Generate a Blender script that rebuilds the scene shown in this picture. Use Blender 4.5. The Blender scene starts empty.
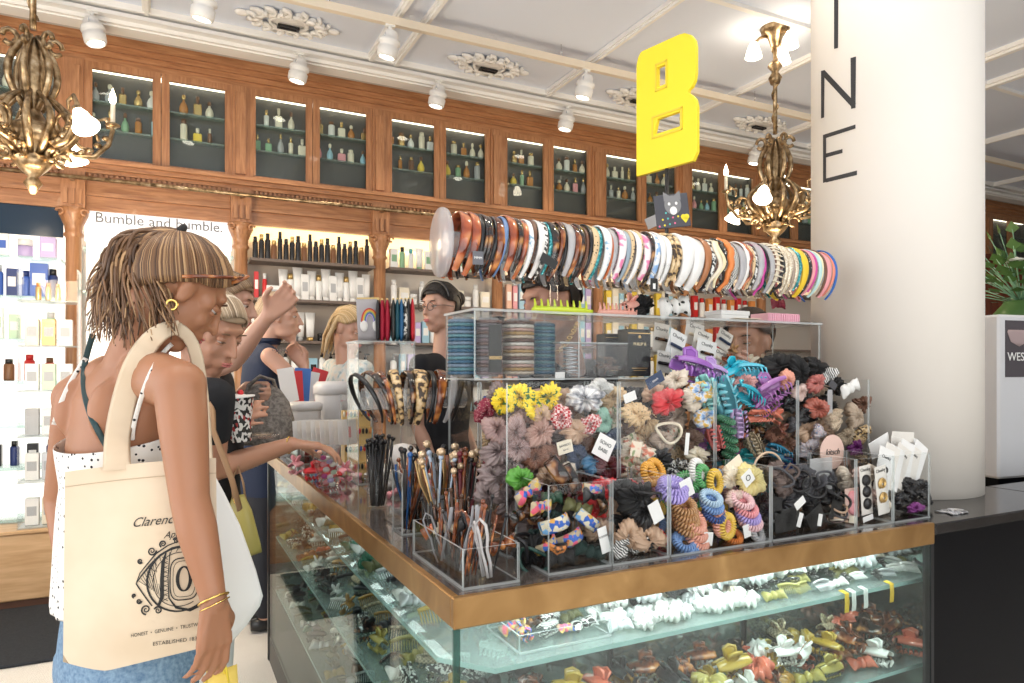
import bpy, bmesh, math, random
from mathutils import Vector, Matrix, noise
R = math.radians; PI = math.pi
rnd = random.Random(7)
SC = bpy.context.scene
COL = SC.collection
# ------------------------------------------------------------------ camera
CAM_H = 1.40; F = 695.0; HOR = 370.0
SA, CA = 0.4478, 0.8942            # the camera looks 26.6 degrees to the right of the room's +Y axis
cd = bpy.data.cameras.new('camera'); cam = bpy.data.objects.new('camera', cd); COL.objects.link(cam)
cd.sensor_width = 36; cd.lens = F/1024*36; cd.shift_y = (HOR-341.5)/1024; cd.clip_start = .05
cam.location = (0, 0, CAM_H); cam.rotation_euler = (R(90), 0, -math.atan2(SA, CA))
SC.camera = cam
SC.view_settings.view_transform = 'Standard'; SC.view_settings.look = 'None'
SC.view_settings.gamma = 1; SC.view_settings.use_curve_mapping = False
SC.view_settings.exposure = 0.12
SC.cycles.transparent_max_bounces = 40; SC.cycles.max_bounces = 8
SC.cycles.caustics_reflective = False; SC.cycles.caustics_refractive = False
SC.cycles.sample_clamp_indirect = 4
def W(px, py, d):                  # a point d metres ahead of the camera, seen at pixel px, py
    s = (px-512)/F*d
    return Vector((SA*d+CA*s, CA*d-SA*s, CAM_H-(py-HOR)*d/F))
def WY(px, py, Y):                 # the same on the vertical plane y = Y
    t = (px-512)/F
    X = Y*(SA+CA*t)/(CA-SA*t); d = SA*X+CA*Y
    return Vector((X, Y, CAM_H-(py-HOR)*d/F))
def PX(v):
    d = SA*v[0]+CA*v[1]; s = CA*v[0]-SA*v[1]
    d = max(d, .01)
    return 512+F*s/d, HOR-F*(v[2]-CAM_H)/d
# ------------------------------------------------------------------ world and daylight
wd = bpy.data.worlds.new('world'); SC.world = wd; wd.use_nodes = True
bg = wd.node_tree.nodes['Background']; bg.inputs[0].default_value = (.97, .97, 1, 1); bg.inputs[1].default_value = 1.0
def area(name, loc, rot, sx, sy, power, col=(1, 1, 1), parent=None):
    l = bpy.data.lights.new(name, 'AREA'); l.shape = 'RECTANGLE'; l.size = sx; l.size_y = sy; l.energy = power; l.color = col
    o = bpy.data.objects.new(name, l); COL.objects.link(o); o.location = loc; o.rotation_euler = rot
    if parent: o.parent = parent
    return o
area('added_shopfront_daylight', (1.0, -2.45, 1.9), (R(90), 0, 0), 6.5, 3.0, 105, (1, .975, .94))  # area lamp added to stand for daylight through the unseen shopfront
area('added_side_daylight', (-2.45, 1.6, 1.9), (0, R(-90), 0), 2.6, 3.8, 52, (1, .975, .94))  # second added area lamp, at the unseen opening of the left wall
# ------------------------------------------------------------------ tags
def tag(o, label=None, cat=None, group=None, kind=None):
    if label: o['label'] = label
    if cat: o['category'] = cat
    if group: o['group'] = group
    if kind: o['kind'] = kind
    return o
def thing(name, label, cat, loc=(0, 0, 0), rotz=0, group=None):
    o = bpy.data.objects.new(name, None); COL.objects.link(o)
    o.location = loc; o.rotation_euler = (0, 0, rotz); o.empty_display_size = .05
    return tag(o, label, cat, group)
# ------------------------------------------------------------------ materials
MATS = {}
def _new(name):
    m = bpy.data.materials.new(name); m.use_nodes = True; nt = m.node_tree
    b = nt.nodes['Principled BSDF']; MATS[name] = m
    return m, nt, b
def M(name, col=(.8, .8, .8), rough=.5, metal=0, bump=0, bscale=60, coat=0, alpha=None, var=0, vscale=8, sub=0, spec=None):
    if name in MATS: return MATS[name]
    m, nt, b = _new(name)
    b.inputs['Base Color'].default_value = (*col, 1); b.inputs['Roughness'].default_value = rough
    b.inputs['Metallic'].default_value = metal; b.inputs['Coat Weight'].default_value = coat
    if spec is not None: b.inputs['Specular IOR Level'].default_value = spec
    if sub:
        b.inputs['Subsurface Weight'].default_value = sub; b.inputs['Subsurface Radius'].default_value = (.02, .008, .004); b.inputs['Subsurface Scale'].default_value = .4
    if var or bump:
        tc = nt.nodes.new('ShaderNodeTexCoord'); nz = nt.nodes.new('ShaderNodeTexNoise')
        nt.links.new(tc.outputs['Object'], nz.inputs['Vector']); nz.inputs['Scale'].default_value = vscale if var else bscale; nz.inputs['Detail'].default_value = 4
        if var:
            mx = nt.nodes.new('ShaderNodeMixRGB'); mx.blend_type = 'MULTIPLY'; mx.inputs[0].default_value = var
            mx.inputs[1].default_value = (*col, 1)
            cr = nt.nodes.new('ShaderNodeValToRGB'); cr.color_ramp.elements[0].position = .3; cr.color_ramp.elements[1].position = .7
            cr.color_ramp.elements[0].color = (.3, .3, .3, 1)
            nt.links.new(nz.outputs[0], cr.inputs[0]); nt.links.new(cr.outputs[0], mx.inputs[2]); nt.links.new(mx.outputs[0], b.inputs['Base Color'])
        if bump:
            n2 = nt.nodes.new('ShaderNodeTexNoise'); n2.inputs['Scale'].default_value = bscale; nt.links.new(tc.outputs['Object'], n2.inputs['Vector'])
            bp = nt.nodes.new('ShaderNodeBump'); bp.inputs['Strength'].default_value = bump; bp.inputs['Distance'].default_value = .01
            nt.links.new(n2.outputs[0], bp.inputs['Height']); nt.links.new(bp.outputs[0], b.inputs['Normal'])
    return m
def ramp_mat(name, stops, scale=20, tex='noise', stretch=(1, 1, 1), rough=.35, metal=0, detail=3, constant=False, coat=0, distort=0, coords='Object', bump=0):
    if name in MATS: return MATS[name]
    m, nt, b = _new(name)
    tc = nt.nodes.new('ShaderNodeTexCoord'); mp = nt.nodes.new('ShaderNodeMapping'); mp.inputs['Scale'].default_value = stretch
    nt.links.new(tc.outputs[coords], mp.inputs['Vector'])
    if tex == 'noise':
        t = nt.nodes.new('ShaderNodeTexNoise'); t.inputs['Scale'].default_value = scale; t.inputs['Detail'].default_value = detail; t.inputs['Distortion'].default_value = distort; out = t.outputs[0]
    elif tex == 'voronoi':
        t = nt.nodes.new('ShaderNodeTexVoronoi'); t.inputs['Scale'].default_value = scale; out = t.outputs['Distance']
        t.inputs['Randomness'].default_value = .75
    elif tex == 'cells':
        t = nt.nodes.new('ShaderNodeTexVoronoi'); t.inputs['Scale'].default_value = scale; out = t.outputs['Color']
    elif tex == 'wave':
        t = nt.nodes.new('ShaderNodeTexWave'); t.inputs['Scale'].default_value = scale; t.inputs['Distortion'].default_value = distort; t.bands_direction = 'DIAGONAL'; out = t.outputs[0]
    elif tex == 'wavex':
        t = nt.nodes.new('ShaderNodeTexWave'); t.inputs['Scale'].default_value = scale; t.inputs['Distortion'].default_value = distort; out = t.outputs[0]
    elif tex == 'checker':
        t = nt.nodes.new('ShaderNodeTexChecker'); t.inputs['Scale'].default_value = scale; out = t.outputs['Fac']
    elif tex == 'brick':
        t = nt.nodes.new('ShaderNodeTexBrick'); t.inputs['Scale'].default_value = scale; t.inputs['Mortar Size'].default_value = .02
        t.inputs['Color1'].default_value = (1, 1, 1, 1); t.inputs['Color2'].default_value = (.6, .6, .6, 1); t.inputs['Mortar'].default_value = (0, 0, 0, 1); out = t.outputs[0]
    nt.links.new(mp.outputs[0], t.inputs['Vector'])
    cr = nt.nodes.new('ShaderNodeValToRGB'); e = cr.color_ramp.elements
    if constant: cr.color_ramp.interpolation = 'CONSTANT'
    while len(e) < len(stops): e.new(.5)
    for k, (p, c) in enumerate(stops): e[k].position = p; e[k].color = (*c, 1)
    nt.links.new(out, cr.inputs[0]); nt.links.new(cr.outputs[0], b.inputs['Base Color'])
    b.inputs['Roughness'].default_value = rough; b.inputs['Metallic'].default_value = metal; b.inputs['Coat Weight'].default_value = coat
    if bump:
        bp = nt.nodes.new('ShaderNodeBump'); bp.inputs['Strength'].default_value = bump; bp.inputs['Distance'].default_value = .004
        nt.links.new(out, bp.inputs['Height']); nt.links.new(bp.outputs[0], b.inputs['Normal'])
    return m
def glow(name, col, strength):
    if name in MATS: return MATS[name]
    m, nt, b = _new(name); b.inputs['Base Color'].default_value = (*col, 1)
    b.inputs['Emission Color'].default_value = (*col, 1); b.inputs['Emission Strength'].default_value = strength
    return m
def clear(name, tint=(.97, .98, .98), milky=0.0, ior=1.45, rough=.02, mcol=(.85, .87, .88), boost=1.0, graze=.75):
    if name in MATS: return MATS[name]
    m = bpy.data.materials.new(name); m.use_nodes = True; nt = m.node_tree; nt.nodes.clear(); MATS[name] = m
    o = nt.nodes.new('ShaderNodeOutputMaterial'); tr = nt.nodes.new('ShaderNodeBsdfTransparent'); tr.inputs[0].default_value = (*tint, 1)
    gl = nt.nodes.new('ShaderNodeBsdfGlossy'); gl.inputs['Roughness'].default_value = rough
    lw = nt.nodes.new('ShaderNodeLayerWeight'); lw.inputs[0].default_value = .5; f0 = ((ior-1)/(ior+1))**2*boost
    pw = nt.nodes.new('ShaderNodeMath'); pw.operation = 'POWER'; pw.inputs[1].default_value = 5; nt.links.new(lw.outputs['Facing'], pw.inputs[0])
    mu = nt.nodes.new('ShaderNodeMath'); mu.operation = 'MULTIPLY_ADD'; mu.inputs[1].default_value = graze-f0; mu.inputs[2].default_value = f0; mu.use_clamp = True
    nt.links.new(pw.outputs[0], mu.inputs[0])
    mx = nt.nodes.new('ShaderNodeMixShader'); nt.links.new(mu.outputs[0], mx.inputs[0]); nt.links.new(tr.outputs[0], mx.inputs[1]); nt.links.new(gl.outputs[0], mx.inputs[2])
    last = mx
    if milky:
        df = nt.nodes.new('ShaderNodeBsdfPrincipled'); df.inputs['Base Color'].default_value = (*mcol, 1); df.inputs['Roughness'].default_value = .3
        m2 = nt.nodes.new('ShaderNodeMixShader'); m2.inputs[0].default_value = milky
        nt.links.new(mx.outputs[0], m2.inputs[1]); nt.links.new(df.outputs[0], m2.inputs[2]); last = m2
    nt.links.new(last.outputs[0], o.inputs[0])
    return m
# ------------------------------------------------------------------ mesh builder
class MB:
    def __init__(s): s.v = []; s.f = []; s.m = []; s.sm = []
    def add(s, vs, fs, mi=0, smooth=False, mat=None):
        b = len(s.v)
        if mat is not None: vs = [mat @ Vector(p) for p in vs]
        s.v += [tuple(p) for p in vs]
        for f in fs: s.f.append(tuple(b+i for i in f)); s.m.append(mi); s.sm.append(smooth)
        return s
    def box(s, c, size, mi=0, rot=None, bev=0):
        x, y, z = size[0]/2, size[1]/2, size[2]/2
        if bev:
            b = min(bev, x*.9, y*.9, z*.9); vs = []; 
            for sx in (-1, 1):
                for sy in (-1, 1):
                    for sz in (-1, 1):
                        vs += [(sx*x, sy*(y-b), sz*(z-b)), (sx*(x-b), sy*y, sz*(z-b)), (sx*(x-b), sy*(y-b), sz*z)]
            bm = bmesh.new()
            for p in vs: bm.verts.new(p)
            r = bmesh.ops.convex_hull(bm, input=bm.verts); bm.verts.index_update()
            vv = [v.co.copy() for v in bm.verts]; ff = [[v.index for v in f.verts] for f in bm.faces]; bm.free()
        else:
            vv = [(a*x, b_*y, c_*z) for a in (-1, 1) for b_ in (-1, 1) for c_ in (-1, 1)]
            ff = [(0, 1, 3, 2), (4, 6, 7, 5), (0, 4, 5, 1), (2, 3, 7, 6), (0, 2, 6, 4), (1, 5, 7, 3)]
        m = Matrix.Translation(c)
        if rot is not None: m = m @ (rot.to_4x4() if isinstance(rot, Matrix) else Matrix.Rotation(rot, 4, 'Z'))
        return s.add(vv, ff, mi, False, m)
    def b2(s, x0, x1, y0, y1, z0, z1, mi=0, bev=0):
        return s.box(((x0+x1)/2, (y0+y1)/2, (z0+z1)/2), (abs(x1-x0), abs(y1-y0), abs(z1-z0)), mi, None, bev)
    def lathe(s, prof, seg=20, mi=0, mat=None, mis=None, smooth=True, cap=True, ang=2*PI):
        vs = []; fs = []; n = len(prof)
        b = len(s.v)
        for r, z in prof:
            for k in range(seg):
                a = 2*PI*k/seg; vs.append((r*math.cos(a), r*math.sin(a), z))
        base = len(s.f)
        for i in range(n-1):
            for k in range(seg):
                k2 = (k+1) % seg
                s.f.append(tuple(b+q for q in (i*seg+k, i*seg+k2, (i+1)*seg+k2, (i+1)*seg+k))); s.m.append(mis[i] if mis else mi); s.sm.append(smooth)
        if cap:
            if prof[0][0] > 1e-4: s.f.append(tuple(b+k for k in reversed(range(seg)))); s.m.append(mis[0] if mis else mi); s.sm.append(False)
            if prof[-1][0] > 1e-4: s.f.append(tuple(b+(n-1)*seg+k for k in range(seg))); s.m.append(mis[-1] if mis else mi); s.sm.append(False)
        if mat is not None: vs = [mat @ Vector(p) for p in vs]
        s.v += [tuple(p) for p in vs]; return s
    def cyl(s, p0, p1, r0, r1=None, seg=16, mi=0, smooth=True):
        r1 = r0 if r1 is None else r1
        p0 = Vector(p0); p1 = Vector(p1); q = (p1-p0).to_track_quat('Z', 'Y').to_matrix().to_4x4()
        return s.lathe([(r0, 0), (r1, (p1-p0).length)], seg, mi, Matrix.Translation(p0) @ q, smooth=smooth)
    def tube(s, pts, rad, seg=8, mi=0, close=False, flat=None, up=None):
        pts = [Vector(p) for p in pts]; n = len(pts)
        if not hasattr(rad, '__len__'): rad = [rad]*n
        vs = []; prev = Vector(up) if up is not None else None
        for i, p in enumerate(pts):
            if close: t = pts[(i+1) % n]-pts[i-1]
            else: t = pts[min(i+1, n-1)]-pts[max(i-1, 0)]
            if t.length < 1e-9: t = Vector((0, 0, 1))
            t.normalize()
            if prev is None: prev = t.orthogonal()
            if up is not None: prev = Vector(up)
            a = prev-t*prev.dot(t)
            if a.length < 1e-6: a = t.orthogonal()
            a.normalize(); b = t.cross(a); prev = a
            fx, fy = flat if flat else (1, 1)
            for k in range(seg):
                g = 2*PI*k/seg + PI/seg; vs.append(p+a*(math.cos(g)*rad[i]*fx)+b*(math.sin(g)*rad[i]*fy))
        fs = []
        for i in range(n if close else n-1):
            for k in range(seg):
                j = (i+1) % n; k2 = (k+1) % seg
                fs.append((i*seg+k, i*seg+k2, j*seg+k2, j*seg+k))
        if not close: fs.append(tuple(reversed(range(seg)))); fs.append(tuple((n-1)*seg+k for k in range(seg)))
        return s.add(vs, fs, mi, True)
    def ball(s, c, r, seg=14, rings=9, mi=0, mat=None):
        if not hasattr(r, '__len__'): r = (r, r, r)
        m = Matrix.Translation(c) @ (mat.to_4x4() if mat is not None else Matrix.Identity(4)) @ Matrix.Diagonal((*r, 1))
        prof = [(max(math.sin(PI*i/rings), 1e-5), -math.cos(PI*i/rings)) for i in range(rings+1)]
        return s.lathe(prof, seg, mi, m, cap=False)
    def cap(s, p0, r0, p1, r1, seg=14):      # rounded limb piece
        p0 = Vector(p0); p1 = Vector(p1)
        s.ball(p0, r0, seg); s.ball(p1, r1, seg)
        if (p1-p0).length > 1e-5: s.cyl(p0, p1, r0, r1, seg)
        return s
    def loft(s, rings, mi=0, seg=32, cap=True, smooth=True, pw=1.0):
        vs = []
        for c, u, v, a, b in rings:
            c = Vector(c)
            for k in range(seg):
                g = 2*PI*k/seg; cc = math.cos(g); ss = math.sin(g)
                cc = math.copysign(abs(cc)**pw, cc); ss = math.copysign(abs(ss)**pw, ss)
                vs.append(c+u*(a*cc)+v*(b*ss))
        fs = []; n = len(rings)
        for i in range(n-1):
            for k in range(seg):
                k2 = (k+1) % seg; fs.append((i*seg+k, i*seg+k2, (i+1)*seg+k2, (i+1)*seg+k))
        if cap: fs.append(tuple(reversed(range(seg)))); fs.append(tuple((n-1)*seg+k for k in range(seg)))
        return s.add(vs, fs, mi, smooth)
    def mesh(s, name, mats):
        me = bpy.data.meshes.new(name); me.from_pydata(s.v, [], s.f)
        for m in (mats if isinstance(mats, (list, tuple)) else [mats]): me.materials.append(m)
        me.polygons.foreach_set('material_index', s.m); me.polygons.foreach_set('use_smooth', s.sm); me.update()
        return me
    def build(s, name, mats, parent=None, loc=None, rot=None):
        o = bpy.data.objects.new(name, s.mesh(name, mats)); COL.objects.link(o)
        if parent: o.parent = parent
        if loc is not None: o.location = loc
        if rot is not None: o.rotation_euler = rot
        return o
def bake(o, mods):                   # evaluate modifiers once and keep the result
    for kind, kw in mods:
        m = o.modifiers.new(kind, kind)
        for k, v in kw.items(): setattr(m, k, v)
    dg = bpy.context.evaluated_depsgraph_get(); dg.update()
    me = bpy.data.meshes.new_from_object(o.evaluated_get(dg)); o.modifiers.clear()
    old = o.data; mats = list(old.materials); o.data = me
    me.materials.clear()
    for m in mats: me.materials.append(m)
    for p in me.polygons: p.use_smooth = True
    return o
def text_mb(body, size, extrude=.0005, shear=0, align='CENTER', offset=0, spacing=1):
    c = bpy.data.curves.new('t', 'FONT'); c.body = body; c.size = size; c.extrude = extrude; c.shear = shear
    c.align_x = align; c.align_y = 'CENTER'; c.resolution_u = 4; c.offset = offset; c.space_character = spacing
    o = bpy.data.objects.new('t', c); COL.objects.link(o)
    dg = bpy.context.evaluated_depsgraph_get(); dg.update()
    me = bpy.data.meshes.new_from_object(o.evaluated_get(dg))
    mb = MB(); mb.add([v.co.copy() for v in me.vertices], [tuple(p.vertices) for p in me.polygons])
    bpy.data.objects.remove(o); bpy.data.curves.remove(c); bpy.data.meshes.remove(me)
    return mb
def put_text(body, size, mat, parent, mw, name='printed_text', **kw):   # mw maps text xy to the parent's space
    mb = text_mb(body, size, **kw); mb.v = [tuple(mw @ Vector(p)) for p in mb.v]
    return mb.build(name, mat, parent)
XZ = Matrix.Rotation(R(90), 4, 'X')          # writing that faces -Y
def copy_thing(root, loc=None, rot=None, scale=None, label=None, group=None, mats=None, cat=None):
    c = root.copy(); COL.objects.link(c)
    if loc is not None: c.location = loc
    if rot is not None: c.rotation_euler = rot
    if scale is not None: c.scale = (scale,)*3 if not hasattr(scale, '__len__') else scale
    if label: c['label'] = label
    if group: c['group'] = group
    for ch in root.children:
        k = ch.copy(); COL.objects.link(k); k.parent = c
        for g in ch.children: q = g.copy(); COL.objects.link(q); q.parent = k
    return c
ONES = 'zeroth first second third fourth fifth sixth seventh eighth ninth tenth eleventh twelfth thirteenth fourteenth fifteenth sixteenth seventeenth eighteenth nineteenth'.split()
TENS = {20: 'twent', 30: 'thirt', 40: 'fort', 50: 'fift', 60: 'sixt', 70: 'sevent', 80: 'eight', 90: 'ninet'}
def nth(n):
    if n < 20: return ONES[n]
    t = n//10*10
    if n == t: return TENS[t]+'ieth'
    return TENS[t]+'y-'+ONES[n-t]
def px_of(o):
    if o.type == 'MESH':
        c = sum((Vector(b) for b in o.bound_box), Vector())/8
        return PX(Matrix.LocRotScale(o.location, o.rotation_euler, o.scale) @ c)[0]
    return PX(o.location)[0]
def finish_labels():
    by = {}
    for o in list(SC.objects):
        if o.parent is None and o.get('label') and o.type in ('MESH', 'EMPTY'): by.setdefault(o['label'], []).append(o)
    for lab, os_ in by.items():
        if len(os_) < 2: continue
        os_.sort(key=px_of)
        for k, o in enumerate(os_):
            q = 'leftmost' if k == 0 else ('rightmost' if k == len(os_)-1 else nth(k+1)+' from left')
            o['label'] = f'{lab}, {q}'
# ================================================================== materials of the place
wood = ramp_mat('oak_wood', [(.25, (.29, .12, .05)), (.55, (.44, .205, .09)), (.8, (.54, .275, .135))], 9, 'noise', (.6, 6, 6), .38, coat=.25, distort=.6)
woodz = ramp_mat('oak_wood_upright', [(.25, (.29, .12, .05)), (.55, (.44, .205, .09)), (.8, (.54, .275, .135))], 9, 'noise', (6, 6, .6), .38, coat=.25, distort=.6)
woodd = M('dark_wood', (.13, .055, .03), .5, var=.4)
pale_wood = ramp_mat('pale_wood', [(.3, (.55, .33, .16)), (.7, (.70, .46, .25))], 8, 'noise', (.6, 5, 5), .5)
ceilm = M('ceiling_paint', (.74, .79, .90), .7)
white = M('white_paint', (.82, .81, .79), .5)
mould = M('moulding_paint', (.88, .86, .83), .55)
beige = M('beige_rail', (.80, .70, .56), .4)
plaster = M('grey_plaster', (.58, .56, .53), .7)
dark = M('cabinet_interior', (.085, .08, .075), .45)
black = M('black_gloss', (.004, .004, .005), .3, spec=.10)
blackp = M('black_plastic', (.015, .015, .017), .35)
glassm = clear('clear_glass', (.93, .97, .96))
acryl = clear('clear_acrylic', (.985, .988, .988), 0, rough=.03, boost=.4)
edge = clear('acrylic_edge', (.9, .95, .95), .40, mcol=(.80, .84, .84))
caseglass = clear('case_glass', (.90, .955, .94), .0, ior=1.6, boost=1.2, graze=.45)
shelfglass = clear('shelf_glass', (.84, .95, .93), .22, mcol=(.72, .84, .82))
brass = ramp_mat('aged_brass', [(.3, (.30, .16, .055)), (.6, (.42, .24, .09)), (.8, (.58, .36, .15))], 7, 'noise', (1, 1, 1), .32, metal=.65, distort=1)
bronze = ramp_mat('antique_brass', [(.3, (.12, .075, .035)), (.55, (.42, .29, .16)), (.8, (.72, .60, .42))], 30, 'noise', (1, 1, 1), .3, metal=.85)
chrome = M('chrome', (.75, .76, .78), .18, metal=1)
bulb = glow('lamp_glass', (1, .86, .66), 14)
flame = glow('candle_bulb', (1, .82, .55), 18)
spotglow = glow('spot_lens', (1, .93, .80), 9)
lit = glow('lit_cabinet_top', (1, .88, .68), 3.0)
litw = glow('lit_white_panel', (1, .97, .93), .8)
# ================================================================== the room
WYB = 5.5                                              # back wall
def st(o): o['kind'] = 'structure'; return o
marble = ramp_mat('mosaic_floor', [(.0, (.42, .38, .34)), (.25, (.42, .38, .34)), (.3, (.80, .77, .72)), (1, (.88, .85, .80))], 38, 'brick', (1, 1, 1), .35)
st(MB().b2(-2.5, 11.6, -2.6, 5.6, -.1, 0).build('floor', marble))
board = ramp_mat('dark_floor_boards', [(.3, (.10, .095, .095)), (.7, (.24, .23, .23))], 10, 'noise', (1, 6, 1), .3)
st(MB().b2(-2.5, 9.2, 5.0, 5.24, 0, .006).build('trim_1', board))
mat_carpet = M('dark_carpet', (.035, .04, .05), .95, bump=.8, bscale=300, var=.5, vscale=90)
tag(MB().b2(-2.3, .20, 3.97, 4.92, .001, .016, 0, .005).build('floor_mat', mat_carpet), 'dark charcoal entrance mat lying on the pale mosaic floor', 'mat')
cb = MB(); cb.b2(-2.5, 11.6, -2.6, 5.6, 3.72, 3.82)
st(cb.build('ceiling', ceilm))
# ribs of the ceiling, plaster mouldings
cm = MB()
for x in (-1.5, -.1, 1.36, 1.55, 2.85, 4.25, 5.42, 5.95, 7.4, 9.2):
    w_ = .05 if x not in (5.42, 5.95) else .09
    cm.b2(x-w_/2, x+w_/2, -2.5, 5.12, 3.69, 3.72); cm.b2(x-w_/4, x+w_/4, -2.5, 5.12, 3.672, 3.69)
for y in (1.2, 3.3):
    cm.b2(-2.5, 11.6, y-.02, y+.02, 3.695, 3.72)
cm.b2(-2.5, 11.6, 5.02, 5.10, 3.68, 3.72)
st(cm.build('trim_2', mould))
bm_ = MB(); bm_.b2(-2.5, 11.6, 5.12, 5.24, 3.60, 3.72); bm_.b2(-2.5, 11.6, 5.10, 5.12, 3.66, 3.70); bm_.b2(-2.5, 11.6, 5.09, 5.12, 3.61, 3.635)
st(bm_.build('trim_3', mould))
st(MB().b2(-2.5, 11.6, 5.24, 5.5, 3.655, 3.72).build('trim_4', plaster))
st(MB().b2(-2.5, 11.6, 5.60, 5.72, 0, 3.82).build('wall_back', plaster))
st(MB().b2(-2.62, -2.5, 3.6, 5.6, 0, 3.82).b2(-2.62, -2.5, -2.6, -.4, 0, 3.82).b2(-2.62, -2.5, -.4, 3.6, 0, .4).b2(-2.62, -2.5, -.4, 3.6, 3.3, 3.82).build('wall_left', plaster))
st(MB().b2(11.6, 11.72, -2.6, 5.72, 0, 3.82).build('wall_right', plaster))
st(MB().b2(-2.62, 11.72, -2.72, -2.6, 0, .3).b2(-2.62, 11.72, -2.72, -2.6, 3.5, 3.82).b2(-2.62, -2.3, -2.72, -2.6, .3, 3.5).b2(4.6, 11.72, -2.72, -2.6, .3, 3.5).build('wall_front', plaster))
w1 = MB()
for x in (-2.3, -.6, 1.15, 2.9, 4.55): w1.b2(x-.04, x+.04, -2.70, -2.62, .3, 3.5)
w1.b2(-2.3, 4.6, -2.70, -2.62, .3, .38); w1.b2(-2.3, 4.6, -2.70, -2.62, 3.42, 3.5)
w1 = st(w1.build('window_1', woodd)); MB().b2(-2.3, 4.6, -2.665, -2.655, .38, 3.42).build('pane', glassm, w1)
# ceiling roses
def medallion(x, y):
    mb = MB(); rr = random.Random(int(x*10))
    mb.ball((0, 0, 0), (.13, .09, .02)); mb.tube([(.12*math.cos(a), .085*math.sin(a), -.02) for a in [k*PI/8 for k in range(16)]], .012, 6, close=True)
    for k in range(14):
        a = k/14*2*PI; c = Vector((.22*math.cos(a), .12*math.sin(a), -.008))
        sp = [c+Vector(((.055-.01*j/2)*math.cos(a+j*.9), (.045-.008*j/2)*math.sin(a+j*.9), -.004*j)) for j in range(8)]
        mb.tube(sp, .014, 6); mb.ball(c, (.03, .022, .018), 8, 5)
    for sx in (-1, 1): mb.ball((sx*.29, 0, -.008), (.05, .035, .018), 8, 5)
    o = mb.build('ceiling_rose', mould, loc=(x, y, 3.712))
    MB().b2(-.07, .07, -.006, .006, -.045, -.03).b2(-.07, .07, .03, .042, -.045, -.03).b2(-.07, -.055, 0, .04, -.045, -.03).b2(.055, .07, 0, .04, -.045, -.03).build('vent_slot', blackp, o)
    return o
for i, (x, w_) in enumerate(((-.72, 'above the left chandelier'), (.74, 'at the upper left of the view'), (2.2, 'above the fourth track light'), (3.6, 'behind the yellow letter sign'), (5.0, 'behind the right chandelier stem'))):
    tag(medallion(x, 4.78), f'white plaster ceiling rose with scrolls and dark slots, {w_}', 'ceiling rose', 'plaster ceiling roses')
# ------------------------------------------------------------------ back wall cabinetry, one module every 1.043 m
X0, MOD = .504, 1.043
posts = [X0+MOD*k for k in range(-3, 11)]
YF = 5.5                                               # face of the woodwork; shelving is set 0.1 into it
cor = MB()
xa, xb = posts[0]-.1, 11.5
for z0, z1, p in ((3.60, 3.655, .10), (3.565, 3.60, .07), (3.53, 3.565, .045), (3.49, 3.53, .02)): cor.b2(xa, xb, YF-p, YF+.1, z0, z1)
st(cor.build('trim_5', wood))
ent = MB()
for z0, z1, p in ((2.775, 2.80, .15), (2.745, 2.775, .12), (2.72, 2.745, .08), (2.60, 2.69, .03), (2.575, 2.60, .055), (2.50, 2.575, .025), (2.475, 2.50, .05), (2.69, 2.72, .05)): ent.b2(xa, xb, YF-p, YF+.1, z0, z1)
n = int((xb-xa)/.032)
for i in range(n): ent.b2(xa+i*.032, xa+i*.032+.018, YF-.075, YF-.04, 2.695, 2.718)
st(ent.build('trim_6', wood))
rail = MB(); rail.tube([(xa, YF-.17, 2.66), (xb, YF-.17, 2.66)], .014, 8)
for x in posts: rail.b2(x-.012, x+.012, YF-.17, YF-.03, 2.65, 2.67)
tag(rail.build('library_rail', bronze), 'long brass ladder rail running below the upper glazed cabinets', 'rail')
# posts with capitals
for i, x in enumerate(posts):
    p = MB()
    p.b2(x-.055, x+.055, YF-.035, YF+.1, 2.80, 3.49); p.b2(x-.035, x+.035, YF-.05, YF-.035, 2.84, 3.44)
    p.b2(x-.07, x+.07, YF-.09, YF, 2.475, 2.72)
    for k in (-.04, 0, .04): p.b2(x+k-.012, x+k+.012, YF-.11, YF-.09, 2.50, 2.60)
    T = Matrix.Translation((x, YF-.04, 0))
    p.lathe([(.075, 0), (.075, .12), (.055, .14), (.052, .7), (.058, .72), (.05, .75), (.047, 2.28), (.062, 2.30), (.05, 2.32), (.055, 2.36), (.085, 2.43), (.09, 2.475)], 18, 0, T)
    for sx in (-1, 1):
        p.tube([(x+sx*(.07+.02*math.cos(a)), YF-.12, 2.44+.02*math.sin(a)) for a in [k*PI/5 for k in range(9)]], .009, 6)
    o = p.build('oak_column', woodz)
    tag(o, 'turned oak column with scrolled capital between shelf bays of the back wall', 'column', 'oak columns of the back wall')
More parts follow.
